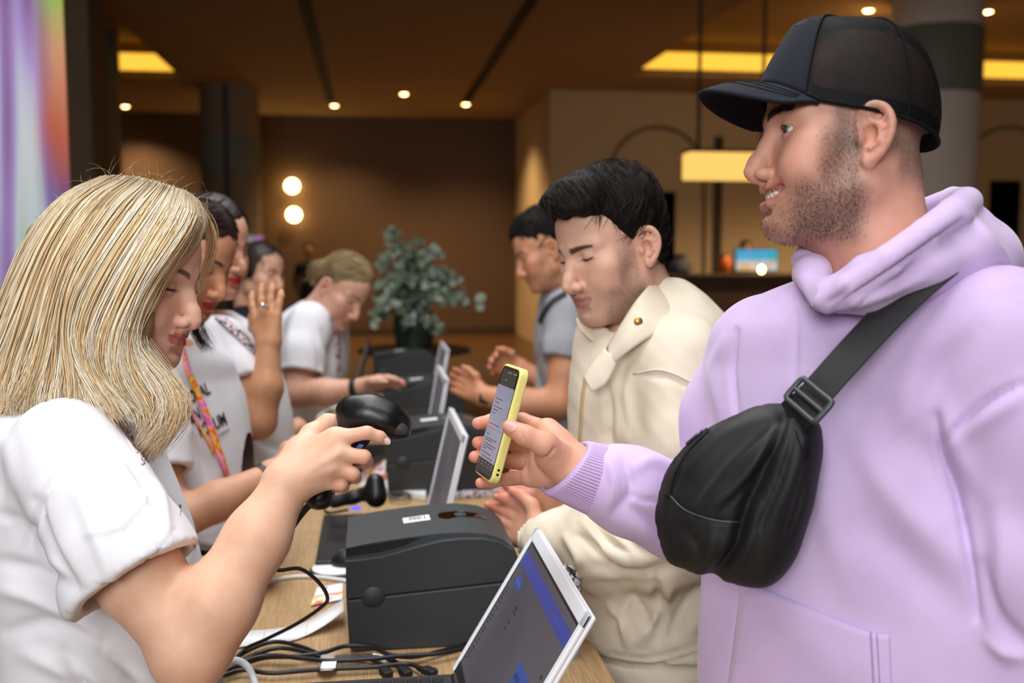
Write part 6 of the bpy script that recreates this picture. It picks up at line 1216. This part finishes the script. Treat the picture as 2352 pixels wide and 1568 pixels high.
G = [PCs(x) for x in ([(420, 560, 2.05), (430, 640, 2.03), (455, 720, 2.02), (470, 770, 2.02), (490, 812, 2.02)], [(405, 570, 2.04), (415, 660, 2.02), (430, 740, 2.02), (455, 790, 2.02), (470, 806, 2.02)])]
pol, lk = hair_from_guides(G, 90, 12, .004, .006, .004, 41, .5); strands('loose_lock', pol, .0007, MATS['dark hair'], W2, hair_cols(90, 12, ['241612', '1c1210'], lk, 3), 3)
lathe('wristband', P(606, 1098, 2.072), W3(unit(PC(620, 1092, 2.08)-PC(500, 1150, 2.0))), [(.029, -.008), (.032, -.008), (.032, .008), (.029, .008)], MATS['black rubber'], W2, 24)
wp = P(400, 1400, 2.2); trousers(W2, float(wp[0]), float(wp[1]), MATS['black trouser cloth'], .9, .1, facing=(1, 0))
# ---- third woman: hand raised to her face
W3p = thing('person', 'black haired woman in a white t-shirt raising her ringed hand to her face', 'person', (*P(520, 950, 2.5)[:2], 0))
w3_c = PC(484, 566, 2.5); w3_R = rot(66, 10, 0); SK3 = 'd2a084'
v, q, c = head(h=.0028, female=True, jaw=.92, skin=SK3, lip='c02840', brow='2a1c14', blush='cc8a74', ears=False); pt = [(place(v, w3_R, w3_c), q, c)]
rows = [(712, 478, 2.55, .055, .06, -15), (745, 488, 2.55, .10, .12, -15), (830, 508, 2.55, .125, .165, -15), (950, 535, 2.55, .135, .175, -15), (1080, 540, 2.55, .135, .17, -15), (1350, 530, 2.55, .135, .165, -15)]
F = Field(PC(440, 1060, 2.3)-[.03, .03, .08], PC(720, 630, 2.5)+[.05, .02, .15], .0038)
arm_field(F, [(510, 800, 2.42), (560, 900, 2.37), (592, 968, 2.34)], [.05, .046, .04]); arm_field(F, [(594, 968, 2.34), (612, 890, 2.34), (618, 790, 2.36)], [.040, .036, .026])
wr = PC(617, 785, 2.36); tips = simple_hand(F, wr, PC(612, 725, 2.37), np.array([-.8, .1, .3]), .075, .12, .05, 1)
arm_field(F, [(620, 1010, 2.62), (690, 985, 2.66)], [.034, .027]); tips += simple_hand(F, PC(680, 988, 2.66), PC(715, 975, 2.68), np.array([0, .9, .2]), .07, .6)
v, q = F.mesh(); v = relax(v, q, 2, .4); pt.append((v, q, skin_cols(v, 'c8946f', tips, 'd08a74', .02, .4))); pt.append(torso_skin(rows, SK3)); bv = joined(*pt); objm('body', c2w(bv[0]), bv[1], MATS['skin'], W3p, True, bv[2])
F = shirt_field(rows, .006, (.06, .02, .32), (.1, .02, .26)); slp = PCs([(505, 790, 2.42), (545, 870, 2.38), (580, 950, 2.35)]); sleeve(F, slp, [.07, .068, .068], PC(552, 890, 2.375), slp[2]-slp[1], PCs([(530, 840, 2.4), (600, 985, 2.34)]), [.05, .062]); F.cone(PC(470, 660, 2.5), PC(482, 745, 2.54), .05, .05, k=.01, mode='sub')
v, q = F.mesh(); v = relax(v, q, 2, .4); v = folds(v, q, [([(560, 960), (600, 1010), (640, 1030)], 10, -.006), ([(500, 760), (530, 830), (550, 880)], 8, -.004)]); WB3 = bvh_of(v, q); objm('t_shirt', c2w(v), q, MATS['white cotton jersey'], W3p)
patch_on('lanyard', WB3, band_grid([(498, 722), (525, 745), (555, 772), (588, 806)], 17, 24, 4), .008, MATS['printed lanyard'], W3p, .002)
hair_cap(W3p, w3_R, w3_c, [(-.13, -.16), (-.03, -.15), (.0, -.12), (.012, -.06), (.03, .0), (.05, .05), (.08, .075), (.14, .085)], MATS['brown hair mass'], ['181212', '241a18'], (0, -.014, .030), (.084, .104, .105), .003, 50, 400, .07, lambda p: np.stack([np.sign(p[:, 0])*.6, -.2+0*p[:, 0], -1+0*p[:, 0]], 1), 1, .004, 33, .0009)
rp = P(606, 702, 2.355); tube('ring', [rp+W3([.010*math.cos(a), .002*math.sin(a), .010*math.sin(a)]) for a in np.linspace(0, 6.28, 14)], .0022, MATS['silver'], W3p, 28, 8)
bm = bmesh.new(); bmesh.ops.create_icosphere(bm, subdivisions=2, radius=.007, matrix=Matrix.Translation(Vector(rp+W3([0, 0, -.012])-org(W3p)))); me = bpy.data.meshes.new('ring_stone'); bm.to_mesh(me); bm.free(); link('ring_stone', me, MATS['silver'], W3p)
wp = P(530, 1200, 2.55); trousers(W3p, -.42, float(wp[1]), MATS['black trouser cloth'], .9, .1, facing=(1, 0))
# ---- fourth woman: only her head shows behind the raised hand
W4 = thing('person', 'brown haired woman in dark clothes, mostly hidden behind the raised hand', 'person', (*P(590, 900, 4.0)[:2], 0))
w4_c = PC(598, 628, 4.0); w4_R = rot(64, 8, 0); v, q, c = head(h=.0036, female=True, skin='c89a80', lip='b06060', brow='2a1c14', ears=False); pt = [(place(v, w4_R, w4_c), q, c)]
rows = [(702, 578, 4.03, .055, .06, -20), (722, 580, 4.03, .10, .12, -20), (780, 588, 4.03, .125, .18, -20), (900, 592, 4.03, .135, .17, -20), (1060, 592, 4.03, .13, .16, -20)]; pt.append(torso_skin(rows, 'c89a80')); bv = joined(*pt); objm('body', c2w(bv[0]), bv[1], MATS['skin'], W4, True, bv[2])
F = shirt_field(rows, .01, (.1, .02, .3), (.1, .02, .26)); F.chain(PCs([(590, 760, 3.86), (600, 860, 3.8), (650, 880, 3.85)]), [.06, .05, .04], k=.03); v, q = F.mesh(); objm('dark_top', c2w(v), q, MATS['dark navy cloth'], W4)
hair_cap(W4, w4_R, w4_c, [(-.13, -.16), (-.03, -.15), (.0, -.10), (.02, -.02), (.045, .045), (.08, .07), (.14, .08)], MATS['brown hair mass'], ['2a2018', '1c1612'], (0, -.012, .032), (.083, .104, .100), .003, 50, 150, .06, None, 1, .006, 35, .001)
wp = P(592, 1000, 4.03); trousers(W4, float(wp[0]), float(wp[1]), MATS['black trouser cloth'], .9, .1, facing=(1, 0))
# ---- fifth woman: bent over the desk
W5 = thing('person', 'fair haired woman with a ponytail bending over the far end of the desk', 'person', (*P(715, 850, 3.5)[:2], 0))
w5_c = PC(788, 664, 3.4); w5_R = rot(60, 24, 14); SK5 = 'd8a890'
v, q, c = head(h=.003, female=True, jaw=.95, skin=SK5, lip='b87068', brow='7a5c40', blush='d4806c', ears=True); pt = [(place(v, w5_R, w5_c), q, c)]
rows = [(688, 738, 3.5, .055, .06, 0), (712, 728, 3.5, .10, .12, 0), (770, 716, 3.5, .128, .165, 0), (850, 710, 3.5, .132, .175, 0), (930, 684, 3.5, .13, .17, 0), (1040, 640, 3.5, .12, .16, 0)]
F = Field(PC(630, 960, 3.2)-[.03, .03, .06], PC(930, 830, 3.4)+[.05, .05, .12], .0045); arm_field(F, [(705, 790, 3.34), (690, 850, 3.30), (682, 900, 3.28)], [.052, .048, .046]); arm_field(F, [(682, 900, 3.28), (750, 900, 3.24), (828, 890, 3.22)], [.047, .042, .027]); tips = simple_hand(F, PC(828, 888, 3.22), PC(878, 876, 3.22), np.array([-.1, .45, -.9]), .07, .25, .01, -1)
v, q = F.mesh(); v = relax(v, q, 2, .4); pt.append((v, q, skin_cols(v, SK5, tips, 'd89080', .02, .4))); pt.append(torso_skin(rows, SK5)); bv = joined(*pt); objm('body', c2w(bv[0]), bv[1], MATS['skin'], W5, True, bv[2])
F = shirt_field(rows, .0065, (.1, .02, .35), (.12, .02, .28)); slp = PCs([(712, 745, 3.36), (700, 810, 3.31), (690, 880, 3.28)]); sleeve(F, slp, [.078, .074, .074], PC(695, 858, 3.29), slp[2]-slp[1], PCs([(705, 800, 3.32), (680, 920, 3.27)]), [.055, .068]); F.cone(PC(768, 640, 3.46), PC(742, 715, 3.49), .055, .05, k=.01, mode='sub')
v, q = F.mesh(); v = relax(v, q, 2, .4); v = folds(v, q, [([(740, 760), (760, 820), (765, 870)], 8, -.008), ([(690, 700), (670, 760), (660, 820)], 10, .005), ([(720, 780), (735, 830), (730, 860)], 8, -.006)]); objm('t_shirt', c2w(v), q, MATS['white cotton jersey'], W5)
WB5 = bvh_of(v, q); patch_on('lanyard', WB5, band_grid([(752, 700), (768, 740), (776, 790), (778, 850)], [10, 10, 9, 8], 20, 3), .012, MATS['printed lanyard'], W5, .003)
def ex5(F): F.chain([(0, -.10, .03), (0, -.125, .0), (0, -.125, -.05)], [.024, .03, .018], k=.015)
hair_cap(W5, w5_R, w5_c, [(-.14, -.10), (-.06, -.07), (-.035, -.05), (-.015, -.01), (.01, .0), (.03, .02), (.05, .052), (.08, .074), (.14, .085)], MATS['fair hair mass'], ['94805a', 'a8926a', '7a6646'], (0, -.010, .046), (.078, .100, .083), .0015, 60, 700, .06, lambda p: np.stack([np.sign(p[:, 0])*1.0, -.7+0*p[:, 0], -.3+0*p[:, 0]], 1), 1, .0045, 37, .0009, extra=ex5, lift=.002)
lathe('bracelet', P(815, 892, 3.223), W3(unit(PC(828, 890, 3.22)-PC(750, 900, 3.24))), [(.030, -.010), (.034, -.010), (.034, .010), (.030, .010)], MATS['black rubber'], W5, 20)
wp = P(705, 1000, 3.5); trousers(W5, -.42, float(wp[1]), MATS['black trouser cloth'], .9, .1, facing=(1, 0))
# ---- distant figures
def far_person(px, py_eye, Y, lab, cloth, full=True, skin='9a6c50'):
    p = aty(px, py_eye, Y); z = float(p[2]); th = thing('person', lab, 'person', (p[0], Y, 0)); x = float(p[0])
    F = Field((x-.35, Y-.25, z-1.1), (x+.35, Y+.25, z+.16), .014); F.ell((x, Y, z), (.075, .095, .115), k=.02); F.cone((x, Y+.01, z-.08), (x, Y+.02, z-.2), .05, .055, k=.02); v, q = F.mesh(); v = relax(v, q, 1); objm('body', v, q, MATS['skin'], th, True, skin_cols(v, skin))
    F = Field((x-.09, Y-.12, z-.03), (x+.09, Y+.12, z+.15), .012); F.ell((x, Y+.015, z+.035), (.082, .095, .095), k=.01); F.cone((x, Y-.12, z-.02), (x, Y-.12, z-.0), .06, .06, k=.01, mode='sub'); v, q = F.mesh(); objm('hair', v, q, MATS['dark brown hair mass'], th)
    F = Field((x-.38, Y-.3, z-1.0), (x+.38, Y+.3, z-.1), .016); F.chain([(x, Y+.01, z-.32), (x, Y, z-.6), (x, Y, z-.85)], [.15, .14, .14], k=.05); F.cone((x-.15, Y, z-.26), (x+.15, Y, z-.26), .065, .065, k=.05)
    for s in (-1, 1): F.chain([(x+s*.19, Y, z-.28), (x+s*.24, Y+.03, z-.55), (x+s*.17, Y-.1, z-.72)], [.055, .045, .04], k=.03)
    v, q = F.mesh(); v = relax(v, q, 1); objm('top', v, q, cloth, th)
    if full: trousers(th, x, Y, cloth, z-.75, .1, facing=(0, -1))
far_person(710, 574, 17.2, 'distant man in dark clothes standing against the far wall', MATS['dark navy cloth'])
far_person(1713, 572, 13.4, 'person behind the reception counter, mostly hidden by the monitor', MATS['dark navy cloth'])
# ================================================================== things on the desks
def T(px, py, lift=0.0): return onz(px, py, TABZ+lift)
mat('white paper', 'ebebec', .6, var=.01); mat('grey cable', 'b4b6ba', .4); mat('white cable', 'e4e5e8', .4); mat('clear tape', 'c9c3b8', .15, spec=.6)
m, t = newmat('pink and orange print'); n0 = t.add('ShaderNodeTexNoise', {'Vector': t.coord(), 'Scale': 26.0, 'Detail': 2.0}); t.l.new(t.ramp(n0.outputs[0], [(.34, 'f050a0'), (.42, 'fb9030'), (.47, 'f6d040'), (.52, 'f3eef0'), (.62, 'f0eef0'), (.70, 'ee70b0')]), t.b.inputs['Base Color']); t.b.inputs['Roughness'].default_value = .5
def sheet(name, up, low, m, parent=None, th=.0006, n=20):
    a, b = spline(up, n), spline(low, n); v = np.stack([a, b], 1).reshape(-1, 3); q = np.array([(2*i, 2*i+1, 2*i+3, 2*i+2) for i in range(n-1)]); o = objm(name, v, q, m, parent); md = o.modifiers.new('solid', 'SOLIDIFY'); md.thickness = th; md.offset = 0; return o
th = thing('label_strip', 'long curling strip of blank white labels fed out of the near printer', 'labels', tuple(T(650, 1460)))
sheet('backing_paper', [T(788, 1376, .03), T(750, 1400, .018), T(705, 1427, .006), T(646, 1442, .003), T(563, 1449, .003), T(525, 1457, .004)], [T(790, 1402, .03), T(751, 1432, .016), T(705, 1458, .005), T(667, 1471, .003), T(611, 1475, .003), T(519, 1491, .004)], MATS['white paper'], th)
for x in (706, 608): p = T(x, 1430 if x > 700 else 1449, .0062 if x > 700 else .0040); q_ = T(x-4, 1456 if x > 700 else 1473, .0056 if x > 700 else .0040); tube('label_gap', [p, (p+q_)/2, q_], .0006, MATS['grey cable'], th, 6, 5)
th = thing('name_badge', 'white name badge with a pink and orange border on the near desk', 'badge', tuple(T(750, 1370)))
obj('card', [T(714, 1390, .002), T(786, 1376, .002), T(787, 1338, .002), T(728, 1349, .002)]+[T(714, 1390, .0035), T(786, 1376, .0035), T(787, 1338, .0035), T(728, 1349, .0035)], BOXF, MATS['white paper'], th)
obj('border_print', [T(714, 1390, .0037), T(786, 1376, .0037), T(787, 1358, .0037), T(724, 1368, .0037)], [(0, 1, 2, 3)], MATS['pink and orange print'], th); obj('slot', [T(740, 1353, .0038), T(752, 1350, .0038), T(753, 1347, .0038), T(741, 1350, .0038)], [(0, 1, 2, 3)], MATS['black print'], th)
tag(tube('white_cable', [np.array([TX0-.012, 1.86, .6]), np.array([TX0-.013, 1.86, .8]), np.array([TX0-.004, 1.87, .872]), T(610, 1340, .004), T(660, 1326, .004), T(720, 1324, .004), T(800, 1334, .004)], .0042, MATS['white cable'], None, 60, 10), 'white cable curving over the near desk under the scanner cord', 'cable')
tag(tube('grey_cable', [np.array([TX0-.02, 1.50, .7]), np.array([TX0-.018, 1.52, .85]), T(516, 1532, .03), T(540, 1516, .035), T(568, 1530, .025), T(586, 1568, .006), T(590, 1600, .006)], .0055, MATS['grey cable'], None, 60, 10), 'thick grey cable looping at the lower edge of the near desk', 'cable')
# mouse on a round white coaster
c = T(772, 1312); th = thing('round_coaster', 'round white coaster with a black rim beside the near printer', 'coaster', tuple(c))
lathe('rim', c, (0, 0, 1), [(.052, 0), (.054, .002), (.054, .006), (.050, .008)], MATS['black plastic'], th, 40); lathe('top', c+[0, 0, .0075], (0, 0, 1), [(.049, 0), (.049, .002), (.046, .0035)], MATS['white paper'], th, 40)
c2 = c+np.array([.03, .012, .011]); F = Field(c2-[.06, .05, .0], c2+[.06, .05, .06], .0025); F.ell(c2+[0, 0, .006], (.040, .028, .026), k=.005); F.F = np.maximum(F.F, (c2[2]+.001-F.ax[2])[None, None, :].astype(np.float32)); v, q = F.mesh(); th = thing('computer_mouse', 'small black mouse resting on the round white coaster', 'mouse', tuple(c2)); objm('shell', v, q, MATS['black plastic'], th); box('wheel', c2+[-.022, -.002, .026], c2+[-.010, .002, .031], MATS['grey print'], th, .001)
# bundle of black cables
runs = [[(516, 1540), (555, 1502), (625, 1474), (690, 1484), (755, 1508), (830, 1508), (868, 1522), (880, 1538)], [(518, 1544), (585, 1505), (640, 1488), (700, 1496), (757, 1513), (850, 1508), (905, 1518), (923, 1537)], [(512, 1546), (598, 1512), (680, 1507), (745, 1497), (795, 1483), (850, 1485), (900, 1504), (965, 1506), (1072, 1478)], [(512, 1550), (560, 1538), (625, 1545), (730, 1537), (860, 1531), (935, 1524), (972, 1538)], [(520, 1538), (605, 1506), (700, 1512), (757, 1517), (860, 1512), (930, 1505), (1010, 1500), (1090, 1484)]]
labs = ['black cable of the bundle arching highest over the near desk', 'black cable of the bundle ending at the middle plug', 'black cable of the bundle running right under the near laptop', 'lowest black cable, lying straight along the front of the bundle', 'black cable of the bundle passing under the clear tape to the right']
mat('cable tie tag', 'e8e8e4', .5)
for k, (r_, lab) in enumerate(zip(runs, labs)):
    pts = [T(x, y, .0045+.006*math.sin(math.pi*i/(len(r_)-1))*(1 if k != 3 else .1)+.002*k) for i, (x, y) in enumerate(r_)]; th = thing('black_cable', lab, 'cable', tuple(pts[0]), 'black cables bundled on the near desk')
    tube('sheath', pts, .0036, MATS['black cable'], th, 80, 10)
    if k in (0, 1, 3):
        e, d = np.array(pts[-1]), unit(np.array(pts[-1])-np.array(pts[-2])); d = unit(d*[1, 1, 0]); s_ = np.cross(d, [0, 0, 1]); pb = obox('plug', e-s_*.0075-[0, 0, .003], s_*.015, d*.026, np.array([0, 0, .009]), MATS['black plastic'], th, .002)
        for j in range(4): obox('grip_rib', e-s_*.0082+d*(.004+j*.005)-[0, 0, .0034], s_*.0164, d*.002, np.array([0, 0, .0098]), MATS['black cable'], pb, .0004)
        lathe('strain_relief', e-d*.012, d, [(.0037, 0), (.0062, .014)], MATS['black cable'], th, 14)
    if k == 1:
        a, b = T(858, 1508, .0085), T(890, 1516, .0085); cyl('white_tag', a, b, .0058, MATS['cable tie tag'], th, 16)
th = thing('tape_clip', 'clear tape with a white tag holding the cable bundle to the desk', 'tape', tuple(T(755, 1522)))
sheet('clear_tape', [T(732, 1505, .003), T(740, 1504, .017), T(766, 1502, .017), T(775, 1503, .003)], [T(728, 1541, .0012), T(738, 1540, .012), T(764, 1539, .012), T(774, 1540, .0012)], MATS['clear tape'], th, .0008); obj('white_tag', [T(736, 1535, .015), T(770, 1534, .015), T(773, 1518, .019), T(740, 1519, .019)], [(0, 1, 2, 3)], MATS['white paper'], th)
# spare scanner lying on the second desk
th = thing('barcode_scanner', 'black barcode scanner lying on the desk behind the held scanner', 'scanner', tuple(T(820, 1155)))
d0 = 2.34; F = Field(PC(740, 1180, d0)-[.02, .02, .08], PC(900, 1070, d0)+[.02, .02, .08], .003); F.chain(PCs([(862, 1108, d0), (864, 1140, d0-.01)]), [.022, .026], k=.01); F.chain(PCs([(850, 1130, d0), (810, 1142, d0), (768, 1152, d0)]), [.018, .0145, .0155], k=.012); v, q = F.mesh(); objm('housing', c2w(v), q, MATS['glossy black scanner'], th)
tube('cable', [P(768, 1152, d0), T(745, 1165, .004), T(755, 1176, .004), T(800, 1170, .004)], .003, MATS['black cable'], th, 30, 8)
# leaflets, lanyards and papers between the stations
def card(nm, cat, lab, corners, lifts, m, th=.001):
    v = [T(x, y, l) for (x, y), l in zip(corners, lifts)]; v2 = [p+[0, 0, th] for p in v]; return tag(obj(nm, v+v2, BOXF, m, None), lab, cat)
card('leaflet', 'leaflet', 'white leaflet with pink print leaning beside the second printer', [(818, 1120), (884, 1108), (886, 1054), (836, 1078)], (.002, .002, .055, .05), MATS['pink and orange print'])
card('paper_stack', 'paper', 'white papers lying in front of the second printer', [(884, 1130), (978, 1150), (978, 1122), (884, 1112)], (.002, .002, .002, .002), MATS['white paper'], .014)
card('folded_lanyard', 'lanyard', 'folded printed lanyard strap on the desk below the held phone', [(1040, 1146), (1176, 1136), (1180, 1118), (1050, 1124)], (.002,)*4, MATS['printed lanyard'], .01)
card('tie_dye_strap', 'lanyard', 'end of a tie-dye lanyard on the desk by the hand of the dark haired woman', [(645, 1262), (658, 1258), (662, 1238), (652, 1240)], (.03, .03, .06, .06), MATS['tie dye lanyard'])
cc = T(918, 1146, .004); tag(tube('cable_coil', [cc+np.array([.028*math.cos(a)*(1+.06*math.sin(3*a)), .04*math.sin(a), .003+.001*a]) for a in np.linspace(0, 11, 60)], .0022, MATS['grey print'], None, 90, 8), 'small coil of dark cable on the papers by the second printer', 'cable')
tag(tube('desk_cable', [T(712, 1004, .008), P(724, 970, 3.0), P(745, 948, 3.0), P(790, 936, 3.05), T(860, 965, .005)], .006, MATS['grey cable'], None, 50, 8), 'grey cable arching on the desk behind the held scanner', 'cable')
# small patterned ball behind the near laptop
m, t = newmat('black and white pattern'); vo = t.add('ShaderNodeTexVoronoi', {'Vector': t.coord(), 'Scale': 70.0}, feature='DISTANCE_TO_EDGE'); t.l.new(t.ramp(vo.outputs[0], [(.06, '1a1a1c'), (.12, 'c8c8cc')]), t.b.inputs['Base Color']); t.b.inputs['Roughness'].default_value = .3
c = P(1302, 1334, 1.62); bz = float(c[2]); th = thing('bottle', 'small round black and white patterned cap peeking out behind the near laptop', 'bottle', (c[0], c[1], TABZ))
lathe('cap', (c[0], c[1], bz-.028), (0, 0, 1), [(.020, 0), (.024, .012), (.024, .03), (.018, .046), (.006, .054)], MATS['black and white pattern'], th, 28); lathe('flask', (c[0], c[1], TABZ), (0, 0, 1), [(.022, 0), (.023, .005), (.023, max(bz-.03-TABZ, .02)), (.018, max(bz-.028-TABZ, .022))], MATS['grey cable'], th, 28)
# dark laptop turned away at the far end
th = thing('laptop', 'black laptop with its lid seen edge on before the bent woman', 'laptop', tuple(P(835, 900, 4.35)), 'laptops along the desks')
xb = float(P(812, 872, 4.35)[0]); yb = float(P(812, 872, 4.35)[1]); box('base', (xb-.22, yb-.05, TABZ), (xb+.01, yb+.3, TABZ+.02), MATS['black laptop plastic'], th, .004)
L_ = np.array([math.sin(.28), 0, math.cos(.28)]); obox('lid', np.array([xb, yb-.05, TABZ+.02]), L_*.24, np.array([0, .35, 0]), np.array([.008, 0, 0]), MATS['black laptop plastic'], th, .002); obox('screen', np.array([xb-.001, yb-.035, TABZ+.03]), L_*.22, np.array([0, .32, 0]), np.array([-.001, 0, 0]), MATS['screen grey'], th)
# ================================================================== plant on a side table
Yv = 7.0; c = aty(952, 800, Yv); zt = float(c[2]); cx = float(c[0])
th = thing('side_table', 'dark round side table carrying the eucalyptus vase', 'table', (cx, Yv, 0)); lathe('table_top', (cx, Yv, zt-.03), (0, 0, 1), [(.38, 0), (.40, .008), (.40, .024), (.39, .03)], MATS['dark counter wood'], th, 40); lathe('pedestal', (cx, Yv, 0), (0, 0, 1), [(.22, 0), (.22, .02), (.04, .05), (.035, zt-.03)], MATS['dark counter wood'], th, 24)
mat('dark green glass', '2c3a30', .12, spec=.6); mat('eucalyptus stem', '56684e', .7)
m, t = newmat('eucalyptus leaf'); oi = t.add('ShaderNodeObjectInfo'); nz = t.add('ShaderNodeTexNoise', {'Vector': t.coord(), 'Scale': 30.0}); mx_ = t.add('ShaderNodeMath', {0: oi.outputs['Random'], 1: nz.outputs[0]}, operation='ADD'); hf = t.add('ShaderNodeMath', {0: mx_.outputs[0], 1: .5}, operation='MULTIPLY'); t.l.new(t.ramp(hf.outputs[0], [(.2, '84937c'), (.5, 'a6b4a0'), (.8, 'c8d2c3')]), t.b.inputs['Base Color']); t.b.inputs['Roughness'].default_value = .6
PL = thing('eucalyptus_plant', 'bushy grey green eucalyptus bouquet in a dark green vase', 'plant', (cx, Yv, zt))
lathe('vase', (cx, Yv, zt), (0, 0, 1), [(.10, 0), (.13, .02), (.15, .12), (.14, .24), (.11, .30), (.12, .33), (.11, .33), (.09, .29)], MATS['dark green glass'], PL, 32)
leaf_v = [(0, 0, 0), (.018, .014, .004), (.026, .035, .006), (.016, .056, .003), (0, .064, -.003), (-.016, .056, .003), (-.026, .035, .006), (-.018, .014, .004), (0, .035, 0)]; leaf_me = mesh_of(leaf_v, [(0, 1, 8), (1, 2, 8), (2, 3, 8), (3, 4, 8), (4, 5, 8), (5, 6, 8), (6, 7, 8), (7, 0, 8)], 'leaf'); leaf_me.materials.append(MATS['eucalyptus leaf'])
ends = [(892, 528, -.1), (868, 600, .1), (848, 745, -.2), (1005, 575, -.1), (1062, 655, -.25), (1112, 702, -.15), (930, 572, -.3), (965, 560, .1), (882, 580, -.2), (1035, 640, .15), (1000, 690, -.35), (893, 700, -.35), (1012, 765, -.25), (868, 720, .1), (940, 640, -.4), (985, 620, -.35), (910, 640, -.35), (960, 600, -.25), (1030, 700, -.3), (925, 760, -.3), (1085, 690, .1), (855, 680, -.1), (975, 740, -.35), (880, 650, .2), (1050, 690, -.35)]
rg = np.random.default_rng(12); allv, allq = [], []; nleaf = 0; stems = []
for (x, y, dy) in ends:
    e = aty(x, y, Yv+dy); b = np.array([cx+rg.uniform(-.04, .04), Yv+rg.uniform(-.04, .04), zt+.3]); mid = b*.5+e*.5+np.array([0, 0, .14+.06*rg.normal()]); p = spline([b, b*.75+e*.25+[0, 0, .12], mid, e], 26); stems.append(p)
    tube('stem', p, [.005, .004, .002], MATS['eucalyptus stem'], PL, raw=True, sides=6) if False else None
    for k in range(34):
        u_ = rg.uniform(.3, 1.0); i = min(int(u_*25), 24); o = p[i]; tn = unit(p[i+1]-p[i]) if i < 25 else unit(p[25]-p[24]); sd = unit(np.cross(tn, rg.normal(size=3))); yd = unit(sd*.9+tn*.45+np.array([0, 0, -.15])); nd = unit(np.cross(sd, tn)+rg.normal(size=3)*.5); xd = unit(np.cross(yd, nd)); nd = np.cross(xd, yd); s_ = rg.uniform(.75, 1.35); M_4 = np.array([xd*s_, yd*s_, nd*s_]).T
        if nleaf < 300 and o[1] < Yv-.02:
            lf = bpy.data.objects.new('leaf', leaf_me); COL.objects.link(lf); lf.parent = PL; mw = Matrix([[*M_4[r_], (o-org(PL))[r_]] for r_ in range(3)]+[[0, 0, 0, 1]]); lf.matrix_local = mw; nleaf += 1
        else:
            n0_ = len(allv)*9; allv.append(np.array(leaf_v)@M_4.T+o); allq += [tuple(n0_+j for j in f_) for f_ in ((0, 1, 8), (1, 2, 8), (2, 3, 8), (3, 4, 8), (4, 5, 8), (5, 6, 8), (6, 7, 8), (7, 0, 8))]
for p in stems: tube('stem', p, [.005, .004, .002], MATS['eucalyptus stem'], PL, raw=True, sides=6)
fo = objm('foliage', np.concatenate(allv), np.array(allq), MATS['eucalyptus leaf'], PL, False); fo['kind'] = 'stuff'
# lit pink and teal sign beside the column
m, t = newmat('pink teal sign'); sep = t.add('ShaderNodeSeparateXYZ', {0: t.coord('Generated')}); t.l.new(t.ramp(sep.outputs[0], [(.3, '6aa0a0'), (.45, 'b070b0')]), t.b.inputs['Emission Color']); t.b.inputs['Emission Strength'].default_value = .55
a, b = aty(566, 566, 13.9), aty(604, 541, 13.9); th = thing('lit_sign', 'small pink and teal lit sign in front of the banded column', 'sign', ((a[0]+b[0])/2, 13.9, 0)); box('panel', (a[0], 13.88, a[2]), (b[0], 13.9, b[2]), MATS['pink teal sign'], th, .004); cyl('pole', ((a[0]+b[0])/2, 13.91, 0), ((a[0]+b[0])/2, 13.91, b[2]-.02), .02, MATS['dark trim'], th, 12); lathe('foot', ((a[0]+b[0])/2, 13.91, 0), (0, 0, 1), [(.18, 0), (.18, .015), (.03, .03)], MATS['dark trim'], th, 24)
